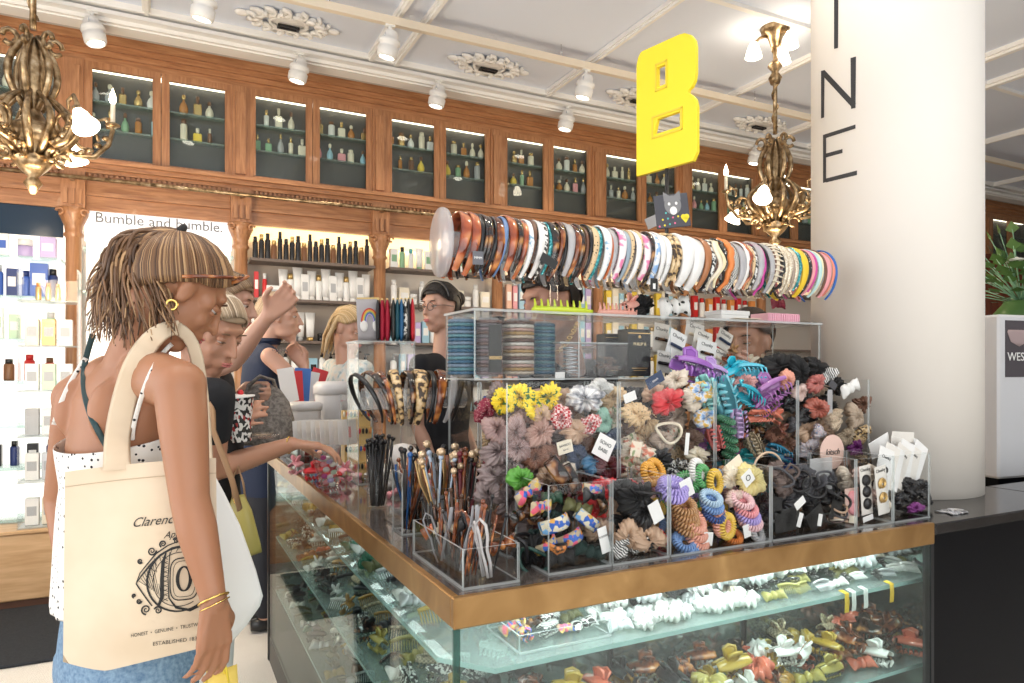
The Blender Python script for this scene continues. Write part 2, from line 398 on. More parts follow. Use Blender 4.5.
# bottle kinds (lathe profiles)
def bottle_mesh(kind, h, r, body, cap_, extra=None):
    mb = MB(); mats = [body, cap_, extra or cap_]
    if kind == 'pump':
        mb.lathe([(r*.92, 0), (r, .01), (r, h*.66), (r*.5, h*.74), (r*.4, h*.76)], 14, 0)
        mb.lathe([(r*.48, h*.76), (r*.48, h*.86), (r*.15, h*.87), (r*.15, h*.95)], 10, 1); mb.box((r*.5, 0, h*.965), (r*1.6, r*.5, h*.05), 1)
    elif kind == 'tall':
        mb.lathe([(r*.95, 0), (r, .01), (r, h*.74), (r*.8, h*.78)], 14, 0); mb.lathe([(r*.72, h*.78), (r*.72, h)], 12, 1)
    elif kind == 'tube':
        mb.loft([((0, 0, 0), Vector((1, 0, 0)), Vector((0, 1, 0)), r*.8, r*.8), ((0, 0, h*.14), Vector((1, 0, 0)), Vector((0, 1, 0)), r*.8, r*.8)], 1, 14)
        mb.loft([((0, 0, h*.14), Vector((1, 0, 0)), Vector((0, 1, 0)), r*.95, r*.95), ((0, 0, h*.5), Vector((1, 0, 0)), Vector((0, 1, 0)), r*1.05, r*.7), ((0, 0, h), Vector((1, 0, 0)), Vector((0, 1, 0)), r*1.25, r*.12)], 0, 14)
    elif kind == 'jar':
        mb.lathe([(r*.9, 0), (r, .006), (r, h*.62)], 16, 0); mb.lathe([(r*1.03, h*.64), (r*1.03, h)], 16, 1)
    elif kind == 'box':
        mb.b2(-r, r, -r*.8, r*.8, 0, h, 0, .002); mb.b2(-r*.7, r*.7, -r*.82, -r*.8, h*.35, h*.7, 1)
    elif kind == 'flacon':
        mb.b2(-r, r, -r*.5, r*.5, 0, h*.62, 0, .006); mb.lathe([(r*.25, h*.62), (r*.25, h*.7), (r*.42, h*.72), (r*.42, h)], 10, 1)
    elif kind == 'round':
        mb.lathe([(r*.6, 0), (r, h*.12), (r*1.05, h*.3), (r*.7, h*.52), (r*.3, h*.62), (r*.3, h*.72)], 16, 0); mb.lathe([(r*.35, h*.72), (r*.5, h*.8), (r*.45, h*.95), (r*.1, h)], 12, 1)
    elif kind == 'slim':
        mb.lathe([(r*.6, 0), (r*.65, h*.66), (r*.3, h*.7)], 12, 0); mb.lathe([(r*.36, h*.7), (r*.36, h)], 10, 1)
    return mb.mesh('bottle', mats)
c_ = {}
for nm, col, ro in (('white', (.86, .86, .85), .35), ('black', (.02, .02, .022), .25), ('grey', (.45, .46, .48), .4), ('red', (.62, .03, .03), .3), ('blue', (.05, .13, .5), .3), ('navy', (.02, .04, .17), .3), ('amber', (.50, .20, .04), .2), ('gold', (.72, .5, .2), .25), ('cream', (.85, .78, .64), .4), ('pink', (.82, .35, .4), .4), ('lilac', (.55, .45, .75), .4), ('green', (.25, .45, .28), .4), ('teal', (.1, .4, .42), .35), ('yellow', (.85, .62, .08), .4), ('orange', (.8, .3, .08), .4), ('silver', (.6, .6, .62), .3), ('peach', (.85, .52, .38), .4), ('palegreen', (.6, .78, .58), .4), ('brown', (.2, .09, .04), .3), ('skyblue', (.35, .6, .75), .4)):
    c_[nm] = M('plastic_'+nm, col, ro, metal=.7 if nm in ('gold', 'silver') else 0)
BM = {}
def bot(kind, colour, x, y, z, h, r, place, group, capc=None, name=None):
    key = (kind, colour, capc, round(h, 2), round(r, 3))
    if key not in BM: BM[key] = bottle_mesh(kind, h, r, c_[colour], c_[capc or ('black' if colour in ('white', 'grey') else 'gold')])
    nmk = {'pump': 'pump_bottle', 'tall': 'bottle', 'tube': 'cream_tube', 'jar': 'cosmetic_jar', 'box': 'product_box', 'flacon': 'perfume_bottle', 'round': 'perfume_bottle', 'slim': 'bottle'}[kind]
    word = {'pump': 'pump bottle', 'tall': 'capped bottle', 'tube': 'tapered tube', 'jar': 'lidded jar', 'box': 'small box', 'flacon': 'square flacon', 'round': 'round flacon', 'slim': 'slim bottle'}[kind]
    o = bpy.data.objects.new(name or nmk, BM[key]); COL.objects.link(o); o.location = (x, y, z)
    cn = {'palegreen': 'pale green', 'skyblue': 'sky blue'}.get(colour, colour)
    return tag(o, f'{cn} {word} {place}', {'box': 'box', 'jar': 'jar', 'tube': 'tube'}.get(kind, 'bottle'), group)
# upper glazed cabinets
rc = random.Random(21)
upnames = ['at the far left', 'left of the first spotlight', 'second from the left', 'third from the left', 'fourth from the left', 'left of the yellow letter', 'behind the yellow letter', 'behind the right chandelier', 'right of the right chandelier', 'just behind the white column', 'behind the white column', 'right behind the white column', 'at the far right']
for i in range(len(posts)-1):
    xl, xr = posts[i]+.055, posts[i+1]-.055; xm = (xl+xr)/2
    t = thing('glazed_cabinet', f'wall-top oak display cabinet with two glass doors, {upnames[i]}', 'cabinet', (xm, YF, 2.80), 0, 'upper glazed cabinets')
    hw = (xr-xl)/2
    MB().b2(-hw, hw, .085, .10, 0, .69).b2(-hw, -hw+.01, 0, .10, 0, .69).b2(hw-.01, hw, 0, .10, 0, .69).b2(-hw, hw, 0, .1, .68, .69).b2(-hw, hw, 0, .1, 0, .012).build('body', dark, t)
    for z in (.25, .44): MB().b2(-hw+.01, hw-.01, .012, .085, z-.005, z+.005).build('glass_shelf', shelfglass, t)
    MB().b2(-hw+.03, hw-.03, .04, .07, .655, .678).build('light_strip', lit, t)
    for s_ in (-1, 1):
        a, b = (-hw, -.002) if s_ < 0 else (.002, hw)
        f = MB(); fw = .045
        f.b2(a, a+fw, -.02, .004, 0, .69); f.b2(b-fw, b, -.02, .004, 0, .69); f.b2(a+fw, b-fw, -.02, .004, 0, fw); f.b2(a+fw, b-fw, -.02, .004, .69-fw, .69)
        f.b2(a+fw-.006, a+fw+.006, -.026, -.02, fw, .69-fw); f.b2(b-fw-.006, b-fw+.006, -.026, -.02, fw, .69-fw)
        d = f.build('door', woodz, t); MB().b2(a+fw, b-fw, -.008, -.005, fw, .69-fw).build('pane', glassm, d)
    if i >= 10: continue
    for z, zn in ((.255, 'middle'), (.445, 'top')):
        for s_ in (-1, 1):
            k = rc.randint(3, 5)
            for j in range(k):
                xx = xm+s_*hw/2+(j-(k-1)/2)*.088+rc.uniform(-.012, .012)
                kind = rc.choice(['flacon', 'round', 'slim', 'round', 'flacon', 'tall'])
                col = rc.choice(['cream', 'white', 'amber', 'cream', 'grey', 'gold', 'cream'] if zn == 'top' else ['amber', 'grey', 'green', 'yellow', 'pink', 'cream', 'brown', 'skyblue'])
                bot(kind, col, xx, YF+.045, 2.80+z+.001, round(rc.uniform(.10, .15), 2), round(rc.uniform(.022, .030), 3), f'on {zn} shelf, glazed cabinet {upnames[i]}', 'old flacons in the upper cabinets', rc.choice(['cream', 'gold', 'brown']))
# lower shelf bays
YS = YF+.09
bay = ['dark-topped bay at the far left', 'dark-topped bay at the left', 'white lightbox bay', 'central bay', 'bay right of the central bay', 'bay behind the headbands', 'bay behind the display tier', 'bay by the chandelier', 'bay by the column', 'b9', 'b10', 'b11', 'b12']
levels = [2.22, 1.93, 1.62, 1.33, 1.05, .78, .45]
LEFTL = [2.13, 1.875, 1.6, 1.33, 1.05, .78, .45]
shelfw = M('shelf_wood', (.16, .12, .10), .5); shelfl = M('shelf_light', (.72, .66, .6), .4)
for i in range(10):
    xl, xr = posts[i]+.06, posts[i+1]-.06; hw = (xr-xl)/2; xm = (xl+xr)/2
    t = thing('shelf_bay', f'built-in lit shelving, the {bay[i]} of the back wall', 'shelving', (xm, YF, 0), 0, 'shelf bays of the back wall')
    MB().b2(-hw-.01, hw+.01, -.25, .1, 0, .42).build('base_cabinet', wood, t)
    bk = litw if i in (0, 1, 2) else shelfl
    MB().b2(-hw, hw, .09, .1, .42, 2.475).build('back_panel', bk if i != 3 else M('bay_back', (.42, .36, .31), .5), t)
    MB().b2(-hw, hw, .03, .08, 2.44, 2.472).build('light_strip', glow('bay_light', (1, .86, .62), 11), t)
    if i in (0, 1): MB().b2(-hw, hw, -.03, -.01, 2.28, 2.475).build('header', M('dark_blue_header', (.012, .03, .06), .15), t)
    if i == 2:
        MB().b2(-hw, hw, -.03, -.01, 2.27, 2.475).build('header', glow('white_header', (.80, .80, .82), .55), t)
        put_text('Bumble and bumble.', .098, M('grey_print', (.16, .16, .17), .5), t, Matrix.Translation((0, -.034, 2.432)) @ XZ, 'printed_text')
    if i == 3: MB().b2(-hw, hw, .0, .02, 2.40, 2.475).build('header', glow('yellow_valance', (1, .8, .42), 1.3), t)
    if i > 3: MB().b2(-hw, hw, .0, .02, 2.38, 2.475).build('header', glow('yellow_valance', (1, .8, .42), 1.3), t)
    for z in (LEFTL if i < 2 else levels):
        if i == 2 and z < 1.9 and z > 1.4: continue
        MB().b2(-hw, hw, -.13, .09, z-.02, z).build('shelf', shelfglass if i < 3 else shelfw, t)
def row(i, lev, kinds, n, place, hs=.2, dy=0, x_from=0, x_to=1, nofront=False):
    xl, xr = posts[i]+.08, posts[i+1]-.08
    for j in range(n):
        k = kinds[j % len(kinds)] if not callable(kinds) else kinds(j)
        u = x_from+(x_to-x_from)*(j+.5)/n
        kind, col, capc = k[:3]; h = k[3] if len(k) > 3 else hs; r = k[4] if len(k) > 4 else .024
        bot(kind, col, xl+(xr-xl)*u, YF-.03+dy, (LEFTL if i < 2 else levels)[lev]+.001, h, r, place, 'toiletries on the back wall shelves', capc)
cb_ = 'of the central bay'
row(3, 0, [('tall', 'black', 'black', .17, .019), ('tall', 'black', 'gold', .19, .019), ('tall', 'black', 'black', .2, .02), ('tall', 'brown', 'gold', .15, .022), ('tall', 'black', 'black', .22, .017)], 20, 'on the top shelf '+cb_)
row(3, 1, [('box', 'red', 'white', .2, .016), ('tall', 'red', 'white', .19, .016), ('box', 'white', 'grey', .10, .05)], 3, 'on the second shelf '+cb_, x_to=.2)
row(3, 1, [('tube', 'white', 'white', .23, .028), ('tall', 'white', 'gold', .2, .025), ('tube', 'white', 'white', .25, .03), ('box', 'white', 'grey', .2, .028)], 13, 'on the second shelf '+cb_, x_from=.22)
row(3, 2, [('box', 'white', 'grey', .17, .045), ('tube', 'white', 'grey', .22, .03), ('tube', 'white', 'gold', .22, .03)], 6, 'on the third shelf '+cb_, x_to=.52)
row(3, 2, [('jar', 'black', 'black', .06, .035), ('jar', 'black', 'silver', .07, .04), ('jar', 'white', 'white', .12, .035), ('tall', 'black', 'black', .12, .022), ('box', 'white', 'grey', .12, .03)], 6, 'on the third shelf '+cb_, x_from=.54)
row(3, 3, [('pump', 'white', 'black', .2, .026), ('pump', 'silver', 'black', .19, .026), ('box', 'skyblue', 'black', .16, .03), ('pump', 'white', 'black', .22, .026)], 13, 'on the fourth shelf '+cb_)
row(3, 4, [('pump', 'white', 'silver', .2, .028), ('tube', 'cream', 'white', .2, .03), ('pump', 'white', 'white', .2, .026)], 13, 'on the fifth shelf '+cb_)
row(4, 0, [('box', 'white', 'green', .16, .03), ('tall', 'green', 'black', .18, .022), ('tall', 'white', 'teal', .17, .022), ('tube', 'white', 'green', .18, .026)], 12, 'on the top shelf right of centre')
row(4, 1, [('tall', 'white', 'white', .2, .026), ('box', 'cream', 'white', .14, .04), ('jar', 'white', 'white', .09, .035)], 11, 'on the second shelf right of centre')
row(4, 2, [('box', 'skyblue', 'white', .18, .03), ('tall', 'white', 'grey', .2, .026), ('tube', 'white', 'silver', .2, .028), ('box', 'lilac', 'white', .17, .025)], 13, 'on the third shelf right of centre')
row(4, 3, [('pump', 'white', 'grey', .2, .027), ('box', 'skyblue', 'white', .2, .025), ('box', 'lilac', 'white', .2, .03)], 12, 'on the fourth shelf right of centre')
row(4, 4, [('pump', 'skyblue', 'white', .2, .027), ('tube', 'white', 'grey', .2, .03), ('box', 'white', 'blue', .18, .03)], 12, 'on the fifth shelf right of centre')
books = [('box', 'peach', 'white', .22, .026), ('box', 'pink', 'white', .21, .022), ('box', 'skyblue', 'white', .23, .026), ('box', 'lilac', 'white', .22, .03), ('box', 'cream', 'gold', .21, .026)]
for lv in (1, 2, 3, 4): row(5, lv, books, 14, f'on the {nth(lv+1)} shelf behind the headband rack')
for lv in (1, 2, 3): row(6, lv, [('box', 'yellow', 'white', .22, .03), ('box', 'cream', 'white', .24, .035), ('box', 'skyblue', 'white', .2, .026), ('tall', 'white', 'gold', .2, .026)], 12, f'on the {nth(lv+1)} shelf behind the display tier')
for lv in (1, 2, 3): row(7, lv, [('box', 'red', 'white', .22, .03), ('tall', 'white', 'red', .2, .03), ('box', 'orange', 'white', .2, .03)], 9, f'on the {nth(lv+1)} shelf of the red bay')
# white lightbox bay
row(2, 1, [('jar', 'palegreen', 'white', .11, .05), ('box', 'palegreen', 'black', .16, .06), ('box', 'green', 'black', .10, .03)], 3, 'in the white lightbox bay', x_from=.03, x_to=.42)
row(2, 1, [('pump', 'white', 'white', .2, .03), ('tube', 'white', 'palegreen', .2, .03)], 5, 'in the white lightbox bay', x_from=.5, x_to=1)
# left bay: skincare
for i, w_ in ((1, 'left bay'), (0, 'far left bay')):
    row(i, 0, [('box', 'lilac', 'white', .14, .045), ('box', 'white', 'blue', .145, .04), ('jar', 'lilac', 'white', .12, .042)], 7, f'on the top shelf of the {w_}')
    row(i, 1, [('box', 'blue', 'white', .22, .05), ('tall', 'navy', 'black', .19, .028), ('tall', 'blue', 'silver', .2, .026), ('box', 'navy', 'white', .18, .03), ('tall', 'blue', 'navy', .17, .024)], 12, f'on the second shelf of the {w_}')
    row(i, 2, [('tall', 'palegreen', 'white', .18, .03), ('box', 'white', 'green', .2, .04), ('box', 'palegreen', 'white', .16, .03), ('box', 'yellow', 'white', .12, .04)], 9, f'on the third shelf of the {w_}')
    row(i, 3, [('tall', 'red', 'red', .17, .03), ('tall', 'red', 'brown', .15, .028), ('tall', 'brown', 'black', .14, .03)], 8, f'on the fourth shelf of the {w_}')
    row(i, 5, [('tall', 'navy', 'black', .16, .026), ('box', 'black', 'white', .14, .03)], 9, f'on the sixth shelf of the {w_}')
# wooden plinth with the acrylic brochure tower in front of the left bay
pl = thing('wooden_chest', 'pale wooden chest standing on the floor under the clear brochure tower', 'chest', (-.78, 5.06, 0))
MB().b2(-.26, .26, -.14, .1, .05, .44, 0, .008).build('body', pale_wood, pl); MB().b2(-.24, .24, -.12, .08, 0, .05).build('foot', woodd, pl)
MB().b2(-.27, .27, -.15, .11, .44, .46, 0, .004).build('top', pale_wood, pl)
tw = thing('brochure_tower', 'tall clear acrylic tower of small trays standing on the pale wooden chest', 'display stand', (-.62, 5.05, .46))
for z in (.0, .27, .54, .81, 1.08, 1.35):
    o = MB().b2(-.15, .15, -.10, .10, z, z+.006, 1).b2(-.15, .15, -.10, -.095, z, z+.13).build('tray', [acryl, edge], tw)
for sx in (-.15, .15): MB().b2(sx-.003, sx+.003, -.1, .1, 0, 1.55).build('side_panel', [acryl], tw)
for k, z in enumerate((.0, .27, .54, .81, 1.08)):
    for j, dx in enumerate((-.09, -.005, .08)):
        cl = [['white', 'cream', 'white'], ['white', 'silver', 'cream'], ['grey', 'white', 'silver'], ['white', 'palegreen', 'white'], ['cream', 'gold', 'white']][k][j]
        bot('box', cl, -.62+dx, 5.05, .46+z+.008, .16, .035, f'in tray {["at the foot", "second from below", "in the middle", "fourth from below", "near the top"][k]} of brochure tower', 'packs in the brochure tower', 'grey')
for j in range(3): bot('tall', 'gold', -.68+.05*j, 5.05, .46+1.35+.008, .11, .016, 'on top of the brochure tower', 'lipsticks on the tower', 'amber')
# curtain at the right end
cu = MB(); vs = []
for k in range(60):
    x = 9.3+k*.028; vs.append((x, 5.28+.03*math.sin(k*1.3)))
cu.add([(x, y, z) for z in (1.2, 2.9) for x, y in vs], [(k, k+1, 61+k-0, 60+k) for k in range(59)], 0, True)
o = cu.build('curtain', M('red_brown_velvet', (.22, .06, .03), .8)); bake(o, [('SOLIDIFY', dict(thickness=.01))])
tag(o, 'red-brown velvet curtain hanging at the far right behind the flowers', 'curtain')
# ------------------------------------------------------------------ track lighting
def rail_(y, z, label):
    mb = MB(); mb.b2(-2.4, 9.5, y-.02, y+.02, z-.02, z+.03)
    o = mb.build('track_rail', beige); tag(o, label, 'lighting rail')
    for x in (-1, .9, 2.53, 4.4, 6.4, 8.4): MB().cyl((x, y, z+.03), (x, y, 3.73), .003, seg=6).build('suspension_wire', chrome, o)
rail_(4.27, 3.6, 'beige lighting track hanging on wires across the ceiling')
def spot(x, y, z, tilt, az, label, power=14):
    t = thing('track_spotlight', label, 'spotlight', (x, y, z), 0, 'white track spotlights')
    MB().cyl((0, 0, 0), (0, 0, -.05), .012).b2(-.03, .03, -.012, .012, -.012, 0).build('mount', white, t)
    M_ = Matrix.Translation((0, 0, -.09)) @ Matrix.Rotation(az, 4, 'Z') @ Matrix.Rotation(tilt, 4, 'Y')
    b = MB().lathe([(.012, .055), (.035, .05), (.048, .03), (.05, .0), (.066, -.005), (.07, -.03), (.058, -.035), (.058, -.05), (.066, -.055), (.064, -.10), (.056, -.115), (.05, -.115)], 22, 0, M_, cap=False).build('lamp_head', white, t)
    MB().lathe([(.001, -.103), (.05, -.103)], 20, 0, M_, cap=False).build('lens', spotglow, b)
    MB().tube([(.052*math.sin(a)*math.cos(az+PI/2), .052*math.sin(a)*math.sin(az+PI/2), -.09+.052*math.cos(a)) for a in [-PI/2+k*PI/10 for k in range(11)]], .005, 6).build('yoke', chrome, t)
    l = bpy.data.lights.new('spot_beam', 'SPOT'); l.energy = power; l.spot_size = R(80); l.spot_blend = .6; l.shadow_soft_size = .05; l.color = (1, .89, .74)
    lo = bpy.data.objects.new('spot_beam', l); COL.objects.link(lo); lo.parent = t
    lo.matrix_local = M_ @ Matrix.Translation((0, 0, -.125))
    return t
for px, ps in ((92, 'above the left chandelier arm'), (300, 'in front of the second glazed cabinet'), (439, 'in front of the third glazed cabinet'), (568, 'in front of the fourth glazed cabinet'), (757, 'behind the right chandelier')):
    p = WY(px, 80, 5.05); spot(p.x, 5.06, 3.64, R(12), R(-40 if px > 200 else 160), f'small white track spotlight by the cornice, {ps}', 16)
bar = MB().b2(-2.4, 9.5, 5.03, 5.09, 3.635, 3.66).build('track_rail', white); tag(bar, 'white lighting track along the cornice above the glazed cabinets', 'lighting rail')
for px, ps in ((205, 'at the top edge left of centre'), (390, 'left of the middle'), (586, 'left of the yellow letter')):
    p = WY(px, 50, 4.27); spot(p.x, 4.27, 3.58, R(14), R(-55), f'larger white spotlight on the beige track, {ps}', 22)
spot(7.0, 4.27, 3.58, R(30), R(-40), 'white spotlight on the beige track right of the column', 16)
spot(6.6, 3.2, 3.4, R(55), R(-20), 'white spotlight hanging on a thin rod at far right', 16)
tag(MB().cyl((6.6, 3.2, 3.4), (6.6, 3.2, 3.72), .012).lathe([(.06, 3.70), (.06, 3.72)], 16, 0, Matrix.Translation((6.6, 3.2, 0))).build('lamp_rod', plaster), 'thin grey rod with ceiling plate right of the white column', 'rod')
rail_(1.55, 3.6, 'added beige lighting track above the display counter, unseen beyond the top of the view')  # this track and its spots are added out of view to light the counter
for k, x in enumerate((-1.4, -.2, .9, 1.9, 3.4)): spot(x, 1.55, 3.58, R(8 if k else 20), R([0, 0, 20, 60, 0][k]), f'added white spotlight on the unseen near track over the counter', 34)
# ------------------------------------------------------------------ chandeliers
def chandelier(x, y, ztop, label, seed, zc=2.62, power=55):
    t = thing('chandelier', label, 'chandelier', (x, y, zc), 0)
    rr = random.Random(seed)
    s = MB(); s.cyl((0, 0, .40), (0, 0, ztop-zc), .014, seg=10)
    s.lathe([(.03, .74), (.045, .78), (.02, .82), (.05, .86), (.02, .9)], 14); s.tube([(.02*math.cos(k*.8), .02*math.sin(k*.8), .45+k*.02) for k in range(30)], .006, 6)
    s.build('stem', bronze, t)
    c = MB(); c.lathe([(.01, -.38), (.025, -.35), (.04, -.33), (.02, -.30), (.06, -.26), (.09, -.22), (.05, -.19), (.13, -.14), (.15, -.09), (.06, -.04), (.03, .02), (.05, .10), (.06, .22), (.04, .30), (.03, .35)], 20)
    for k in range(12):
        a = k*PI/6; ca, sa = math.cos(a), math.sin(a)
        c.tube([((.05+.13*math.sin(u*PI))*ca, (.05+.13*math.sin(u*PI))*sa, -.2+.30*u) for u in [j/8 for j in range(9)]], [.012, .018, .02, .02, .018, .015, .012, .01, .006], 6)
    for k in range(6):
        a = k*PI/3+.3; ca, sa = math.cos(a), math.sin(a)
        c.tube([((.03+.07*math.sin(u*PI))*ca, (.03+.07*math.sin(u*PI))*sa, .02+.34*u) for u in [j/8 for j in range(9)]], .016, 6)
        c.tube([((.09+.03*math.cos(q))*ca, (.09+.03*math.cos(q))*sa, .34+.035*math.sin(q)) for q in [j*.7 for j in range(9)]], .012, 6)
        c.tube([((.12+.035*math.cos(q))*ca, (.12+.035*math.cos(q))*sa, -.20+.03*math.sin(q)) for q in [j*.7 for j in range(8)]], .011, 6)
    c.build('body', bronze, t)
    for k in range(6):
        a = k*PI/3+seed; ca, sa = math.cos(a), math.sin(a)
        arm = MB(); P = [(.10, -.12), (.17, -.17), (.25, -.16), (.31, -.09), (.33, -.01), (.30, .04), (.26, .02), (.265, -.02)]
        arm.tube([(r_*ca, r_*sa, z) for r_, z in P], [.014, .014, .013, .012, .011, .01, .009, .006], 7)
        arm.tube([((.22+.05*math.cos(q))*ca, (.22+.05*math.cos(q))*sa, -.08+.05*math.sin(q)) for q in [j*.6 for j in range(9)]], .008, 6)
        for q in range(5): arm.ball((ca*(.16+.035*q), sa*(.16+.035*q), -.155+.012*q*q*.5), (.02, .02, .014), 8, 5)
        if k % 2 == 0:
            arm.lathe([(.012, 0), (.035, .012), (.03, .02), (.01, .025)], 12, 0, Matrix.Translation((.33*ca, .33*sa, 0)))
            ar = arm.build('arm', bronze, t)
            MB().cyl((.33*ca, .33*sa, .02), (.33*ca, .33*sa, .12), .011, seg=10).build('candle_sleeve', M('candle_sleeve', (.9, .82, .66), .4), ar)
            MB().lathe([(.008, .12), (.017, .14), (.012, .165), (.001, .20)], 12, 0, Matrix.Translation((.33*ca, .33*sa, 0))).build('candle_bulb', flame, ar)
        else:
            ar = arm.build('arm', bronze, t)
            q = Matrix.Translation((.32*ca, .32*sa, -.02)) @ Matrix.Rotation(a, 4, 'Z') @ Matrix.Rotation(R(145), 4, 'Y')
            MB().lathe([(.012, -.01), (.02, .0), (.022, .02)], 12, 0, q).build('bulb_holder', bronze, ar)
            MB().lathe([(.02, .02), (.034, .05), (.04, .08), (.058, .12), (.055, .12), (.03, .06), (.001, .05)], 18, 0, q).build('lamp_shade', bulb, ar)
    l = bpy.data.lights.new('chandelier_glow', 'POINT'); l.energy = power; l.color = (1, .8, .55); l.shadow_soft_size = .25
    lo = bpy.data.objects.new('chandelier_glow', l); COL.objects.link(lo); lo.parent = t; lo.location = (0, 0, -.55)
    return t
_c = W(33, 370, 3.3); chandelier(_c.x, _c.y, 3.72, 'ornate antique brass chandelier hanging at the left edge, partly cut off', .15, zc=2.615)
ch = chandelier(3.707, 3.416, 3.72, 'ornate antique brass chandelier behind the headband rack beside the white column', .55, zc=2.60)
ca_ = MB(); ca_.lathe([(.10, 1.12), (.09, 1.09), (.05, 1.06), (.03, 1.0), (.02, .98)], 18)
ca_.build('canopy', bronze, ch)
for k in range(3):
    a = k*2*PI/3+.4; ca, sa = math.cos(a), math.sin(a)
    q = MB(); q.tube([(.05*ca, .05*sa, 1.07), (.1*ca, .1*sa, 1.06), (.13*ca, .13*sa, 1.03)], .01, 6)
    q = q.build('canopy_arm', bronze, ch)
    MB().lathe([(.02, 1.03), (.035, 1.0), (.045, .97), (.055, .93), (.05, .93), (.001, .98)], 16, 0, Matrix.Translation((.14*ca, .14*sa, 0))).build('lamp_shade', bulb, q)
# ------------------------------------------------------------------ white round column with its lettering
PXC, PYC, PR = 2.252, 1.556, .262
colm = M('column_plaster', (.84, .785, .72), .6, bump=.12, bscale=9)
col = thing('column', 'thick round white plaster column rising from the counter with dark letters', 'column', (PXC, PYC, 0))
MB().lathe([(PR, 1.0005), (PR, 3.72)], 96, cap=True).build('shaft', colm, col)
def on_col(px, py, off=.0012):
    dx = SA*F+CA*(px-512); dy = CA*F-SA*(px-512); L = math.hypot(dx, dy); dx /= L; dy /= L
    b = -(PXC*dx+PYC*dy); r = PR+off; c = PXC**2+PYC**2-r*r; t = -b-math.sqrt(max(b*b-c, 0))
    X, Y = dx*t, dy*t; d = SA*X+CA*Y
    return Vector((X-PXC, Y-PYC, CAM_H-(py-HOR)*d/F))
def letter(name, quads):
    mb = MB()
    for (a, b, c, d) in quads:     # corners in the picture, wrapped on the cylinder
        n = 8; vs = []
        for i in range(n+1):
            u = i/n
            for (p, q) in ((a, b), (d, c)):
                vs.append(on_col(p[0]+(q[0]-p[0])*u, p[1]+(q[1]-p[1])*u))
        mb.add(vs, [(2*i, 2*i+2, 2*i+3, 2*i+1) for i in range(n)])
    return mb.build(name, M('dark_lettering', (.035, .035, .04), .5), col)
letter('letter', [((834, -22), (838.5, -22), (838, 48), (834, 49))])
letter('letter', [((821, 71), (824.5, 70), (824, 117.5), (821, 118.5)), ((824.5, 70), (856, 103.5), (852, 107.5), (821, 74)), ((850.5, 58), (856, 56.5), (855.5, 108), (851, 109))])
letter('letter', [((823, 135), (826, 134), (826, 182), (823, 183)), ((826, 134), (855.5, 124.5), (855.5, 128.5), (826, 138)), ((826, 153.5), (842.5, 149), (842.5, 153), (826, 157.5)), ((826, 178.5), (857, 170.5), (857, 175), (826, 182.5))])
# ================================================================== the glass sales counter
CT = 1.00                                   # worktop height
CX0, CX1, CY0, CY1 = .453, 1.79, 1.126, 3.55
IX, IY = 1.05, 1.72                         # inner edges of the L
granite = ramp_mat('dark_granite', [(.3, (.05, .042, .04)), (.6, (.13, .11, .10)), (.8, (.24, .20, .18))], 60, 'noise', (1, 1, 1), .12, coat=.5)
seal = M('black_frame', (.01, .01, .012), .3)
interior = M('case_lining', (.42, .48, .46), .12, metal=.85)
case = thing('glass_counter', 'L-shaped glass sales counter with brass rim and lit shelves of hair clips', 'counter', (0, 0, 0))
def part(mb, name, mats, par=None): return mb.build(name, mats, par or case)
b = MB(); b.b2(CX0+.012, CX1, CY0+.012, IY, CT-.012, CT); b.b2(CX0+.012, IX, IY, CY1, CT-.012, CT)
part(b, 'worktop', granite)
b = MB()                                    # brass rim: upright band and a rolled top edge
b.b2(CX0-.004, CX1, CY0-.004, CY0+.012, CT-.052, CT+.003, 0, .002); b.b2(CX0-.004, CX0+.012, CY0+.012, CY1, CT-.052, CT+.003, 0, .002)
part(b, 'brass_rim', brass)
b = MB(); b.b2(CX0+.012, CX1, CY0+.012, CY0+.03, CT-.05, CT-.012); b.b2(CX0+.012, CX0+.03, CY0+.012, CY1, CT-.05, CT-.012)
part(b, 'rim_lining', seal)
part(MB().b2(CX0+.010, CX1, CY0, CY0+.006, .12, CT-.05), 'glass_panel', caseglass)
part(MB().b2(CX0, CX0+.006, CY0+.010, CY1, .12, CT-.05), 'glass_panel', caseglass)
b = MB(); b.b2(CX0-.002, CX0+.010, CY0-.002, CY0+.010, .12, CT-.05, 0, .003); part(b, 'corner_post', clear('post_glass', (.35, .55, .5), .25, mcol=(.05, .12, .11)))
b = MB(); b.b2(CX0-.004, CX0+.03, CY1-.03, CY1, .0, CT-.05); b.b2(CX1-.012, CX1, CY0-.002, CY0+.02, .12, CT-.05); part(b, 'frame_post', seal)
b = MB(); b.b2(CX0, CX1, CY0, IY, 0, .12); b.b2(CX0, IX, IY, CY1, 0, .12); part(b, 'plinth', black)
b = MB(); b.b2(CX0+.42, 1.98, IY-.30, IY-.285, .12, CT-.03); b.b2(CX0+.42, CX0+.435, IY-.285, CY1, .12, CT-.03); part(b, 'back_panel', interior)
for x in (.98, 1.42): part(MB().b2(x-.003, x+.003, IY-.31, IY-.30, .12, .83), 'panel_joint', seal)
b = MB(); b.b2(1.98, 1.99, CY0+.035, IY-.28, .12, CT-.035); b.b2(CX1, 1.98, CY0+.035, IY-.28, .11, .12); b.b2(CX0+.03, IX, CY1-.012, CY1, .12, CT-.012); part(b, 'end_panel', interior)
SH = {'u': .832, 'l': .60, 'b': .34}
